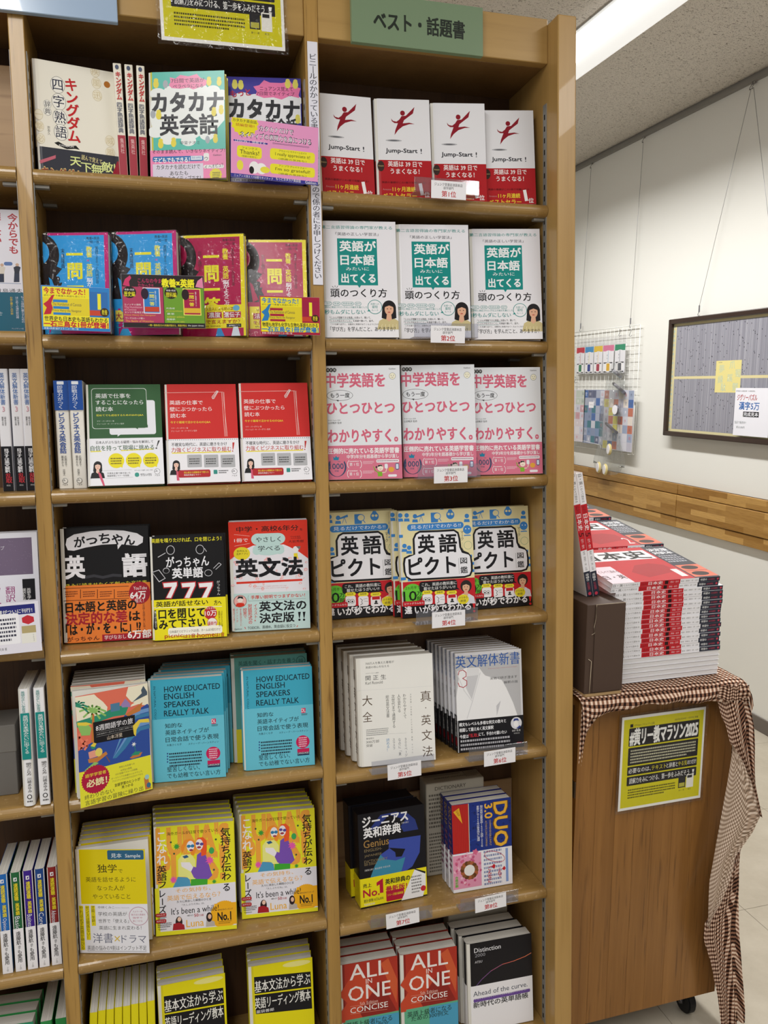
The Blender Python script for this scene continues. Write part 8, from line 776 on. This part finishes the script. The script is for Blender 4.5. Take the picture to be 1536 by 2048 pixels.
for y,z,c,lb in ((2.585,1.116,'#e9e4d0','cream'),(2.686,1.009,'#dcd9c8','lower far cream'),(2.617,1.004,'#ece8dc','lower near cream')):
    t=thing('round_badge',lb+' round badge inside the clear bag','badge',Matrix.Translation((2.352,y,z))@WF@Matrix.Rotation(rad(-14),4,'Z'),'badges in the clear bag')
    link('badge_rim',cyl((0,0,0),'y',.031,.012,28,.003),mat('cream_rim','#d8c98c',.3),t); link('badge_face',cyl((0,-.0065,0),'y',.026,.003,28,.001),mat('badge_face','#eceaf0',.25),t)
for y,z,lb in ((2.52,1.443,'upper'),(2.578,1.232,'lower'),(2.55,1.52,'topmost')):
    t=thing('metal_badge',lb+' shiny metal rimmed badge inside the clear bag','badge',Matrix.Translation((2.356,y,z))@WF@Matrix.Rotation(rad(-30),4,'Z')@Matrix.Rotation(rad(50),4,'X'),'metal badges in the clear bag')
    link('badge_rim',cyl((0,0,0),'y',.046 if lb!='topmost' else .036,.014,28,.004),M_STEEL,t); link('badge_face',cyl((0,-.0075,0),'y',.038 if lb!='topmost' else .03,.002,28,.0008),mat('pale_blue_glaze','#b9d4de',.15),t)
t=thing('metal_badge','small white badge with blue sign in the clear bag','badge',Matrix.Translation((2.352,2.538,1.33))@WF,'badges in the clear bag'); link('badge_rim',cyl((0,0,0),'y',.029,.01,24,.003),M_STEEL,t); link('badge_face',cyl((0,-.0055,0),'y',.025,.002,24,.0008),mat('badge_face'),t)
for i,(y,z) in enumerate(((2.60,1.735),(2.50,1.728),(3.06,1.49))):
    t=thing('s_hook',('small steel hook beside the green headed packet','small steel hook at the top near corner of the grid','small steel hook above the pale folder')[i],'hook',Matrix.Translation((2.398,y,z)),'steel hooks on the wire grid'); link('hook_wire',tube([(0,.01,.012),(-.004,0,.018),(-.004,-.01,.012),(-.004,0,0),(-.004,.01,-.012),(-.004,0,-.018),(0,-.01,-.012)],.0014,6),M_STEEL,t)
wallplate('price_note','small white note with handwriting at the foot of the wire grid','note',2.39,3.10,.985,40,110,'#e9e6ea',[('v',14,10,100,9,'売り切れ','#4a6a8a',1),('v',28,10,90,9,'御免','#b86a6a',1)])
# framed puzzle
fr=thing('framed_puzzle','dark wood framed grey puzzle of tiny characters with yellow centre square','picture',Matrix.Translation((2.402,2.152,1.2165))@WF)
FW,FH,fb=.86,.553,.023
me=join([box(0,-.022,0,FW,0,fb,.004,2),box(0,-.022,FH-fb,FW,0,FH,.004,2),box(0,-.022,0,fb,0,FH,.004,2),box(FW-fb,-.022,0,FW,0,FH,.004,2)]); link('frame',me,M_FRAME,fr)
PWm,PHm=(FW-2*fb)*1000,(FH-2*fb)*1000; P=Pr(); rn=random.Random(2)
ops=[('r',0,0,PWm,PHm,'#d6cda0'),('r',24,11,PWm-24,PHm-11,'#8e8e98')]
for i in range(210):
    x=26+(PWm-52)*i/210+rn.uniform(-1,1); ops.append(('r',round(x,1),12,round(x+rn.uniform(.5,2.2),1),round(PHm-12,1),rn.choice(['#9c9ca6','#84848e','#a9a9b2','#8a8894','#b4b3bc'])))
for i in range(330): ops.append(('e',round(rn.uniform(30,PWm-30),1),round(rn.uniform(16,PHm-16),1),1.9,2.9,'#2c2b33'))
ops+=[('r',24,PHm/2-7,PWm-24,PHm/2+5,'#d8cd9c')]
cx=PWm*.5; ops+=[('r',cx-82,PHm/2-72,cx+82,PHm/2+66,'#e0d48e')]+[('t',cx+a,PHm/2+b_,34,34,s,'#b9c8b0',1) for a,b_,s in ((-44,-36,'夢'),(24,-52,'爪'),(62,-16,'蜀'),(-48,10,'縁'),(14,4,'蹊'),(-26,44,'駄'),(50,42,'鬱'))]+[('t',cx-56,PHm/2-64,26,4,'大漢和辞典','#555')]
for i in range(24): ops.append(('r',2,round(8+i*PHm/24,1),9+rn.uniform(-2,5),round(8+(i+.5)*PHm/24,1),'#b7c6bc'))
P.run(ops,PWm,PHm); q=link('puzzle',P.mesh(facing(PWm,PHm,0,4e-6)),MG,fr); q.location=(fb,-.006,fb); link('backing',box(fb-.004,-.005,fb-.004,FW-fb+.004,0,FH-fb+.004),mat('puzzle_back','#777',.7),fr)
W_,H_,bg,ops,_,_=DES['jigsaw_note']; nt=wallplate('puzzle_note','white note with red and blue lettering pinned over the puzzle','notice',2.3775,1.644,1.247,W_,H_,bg,list(ops),None,.001,MP)
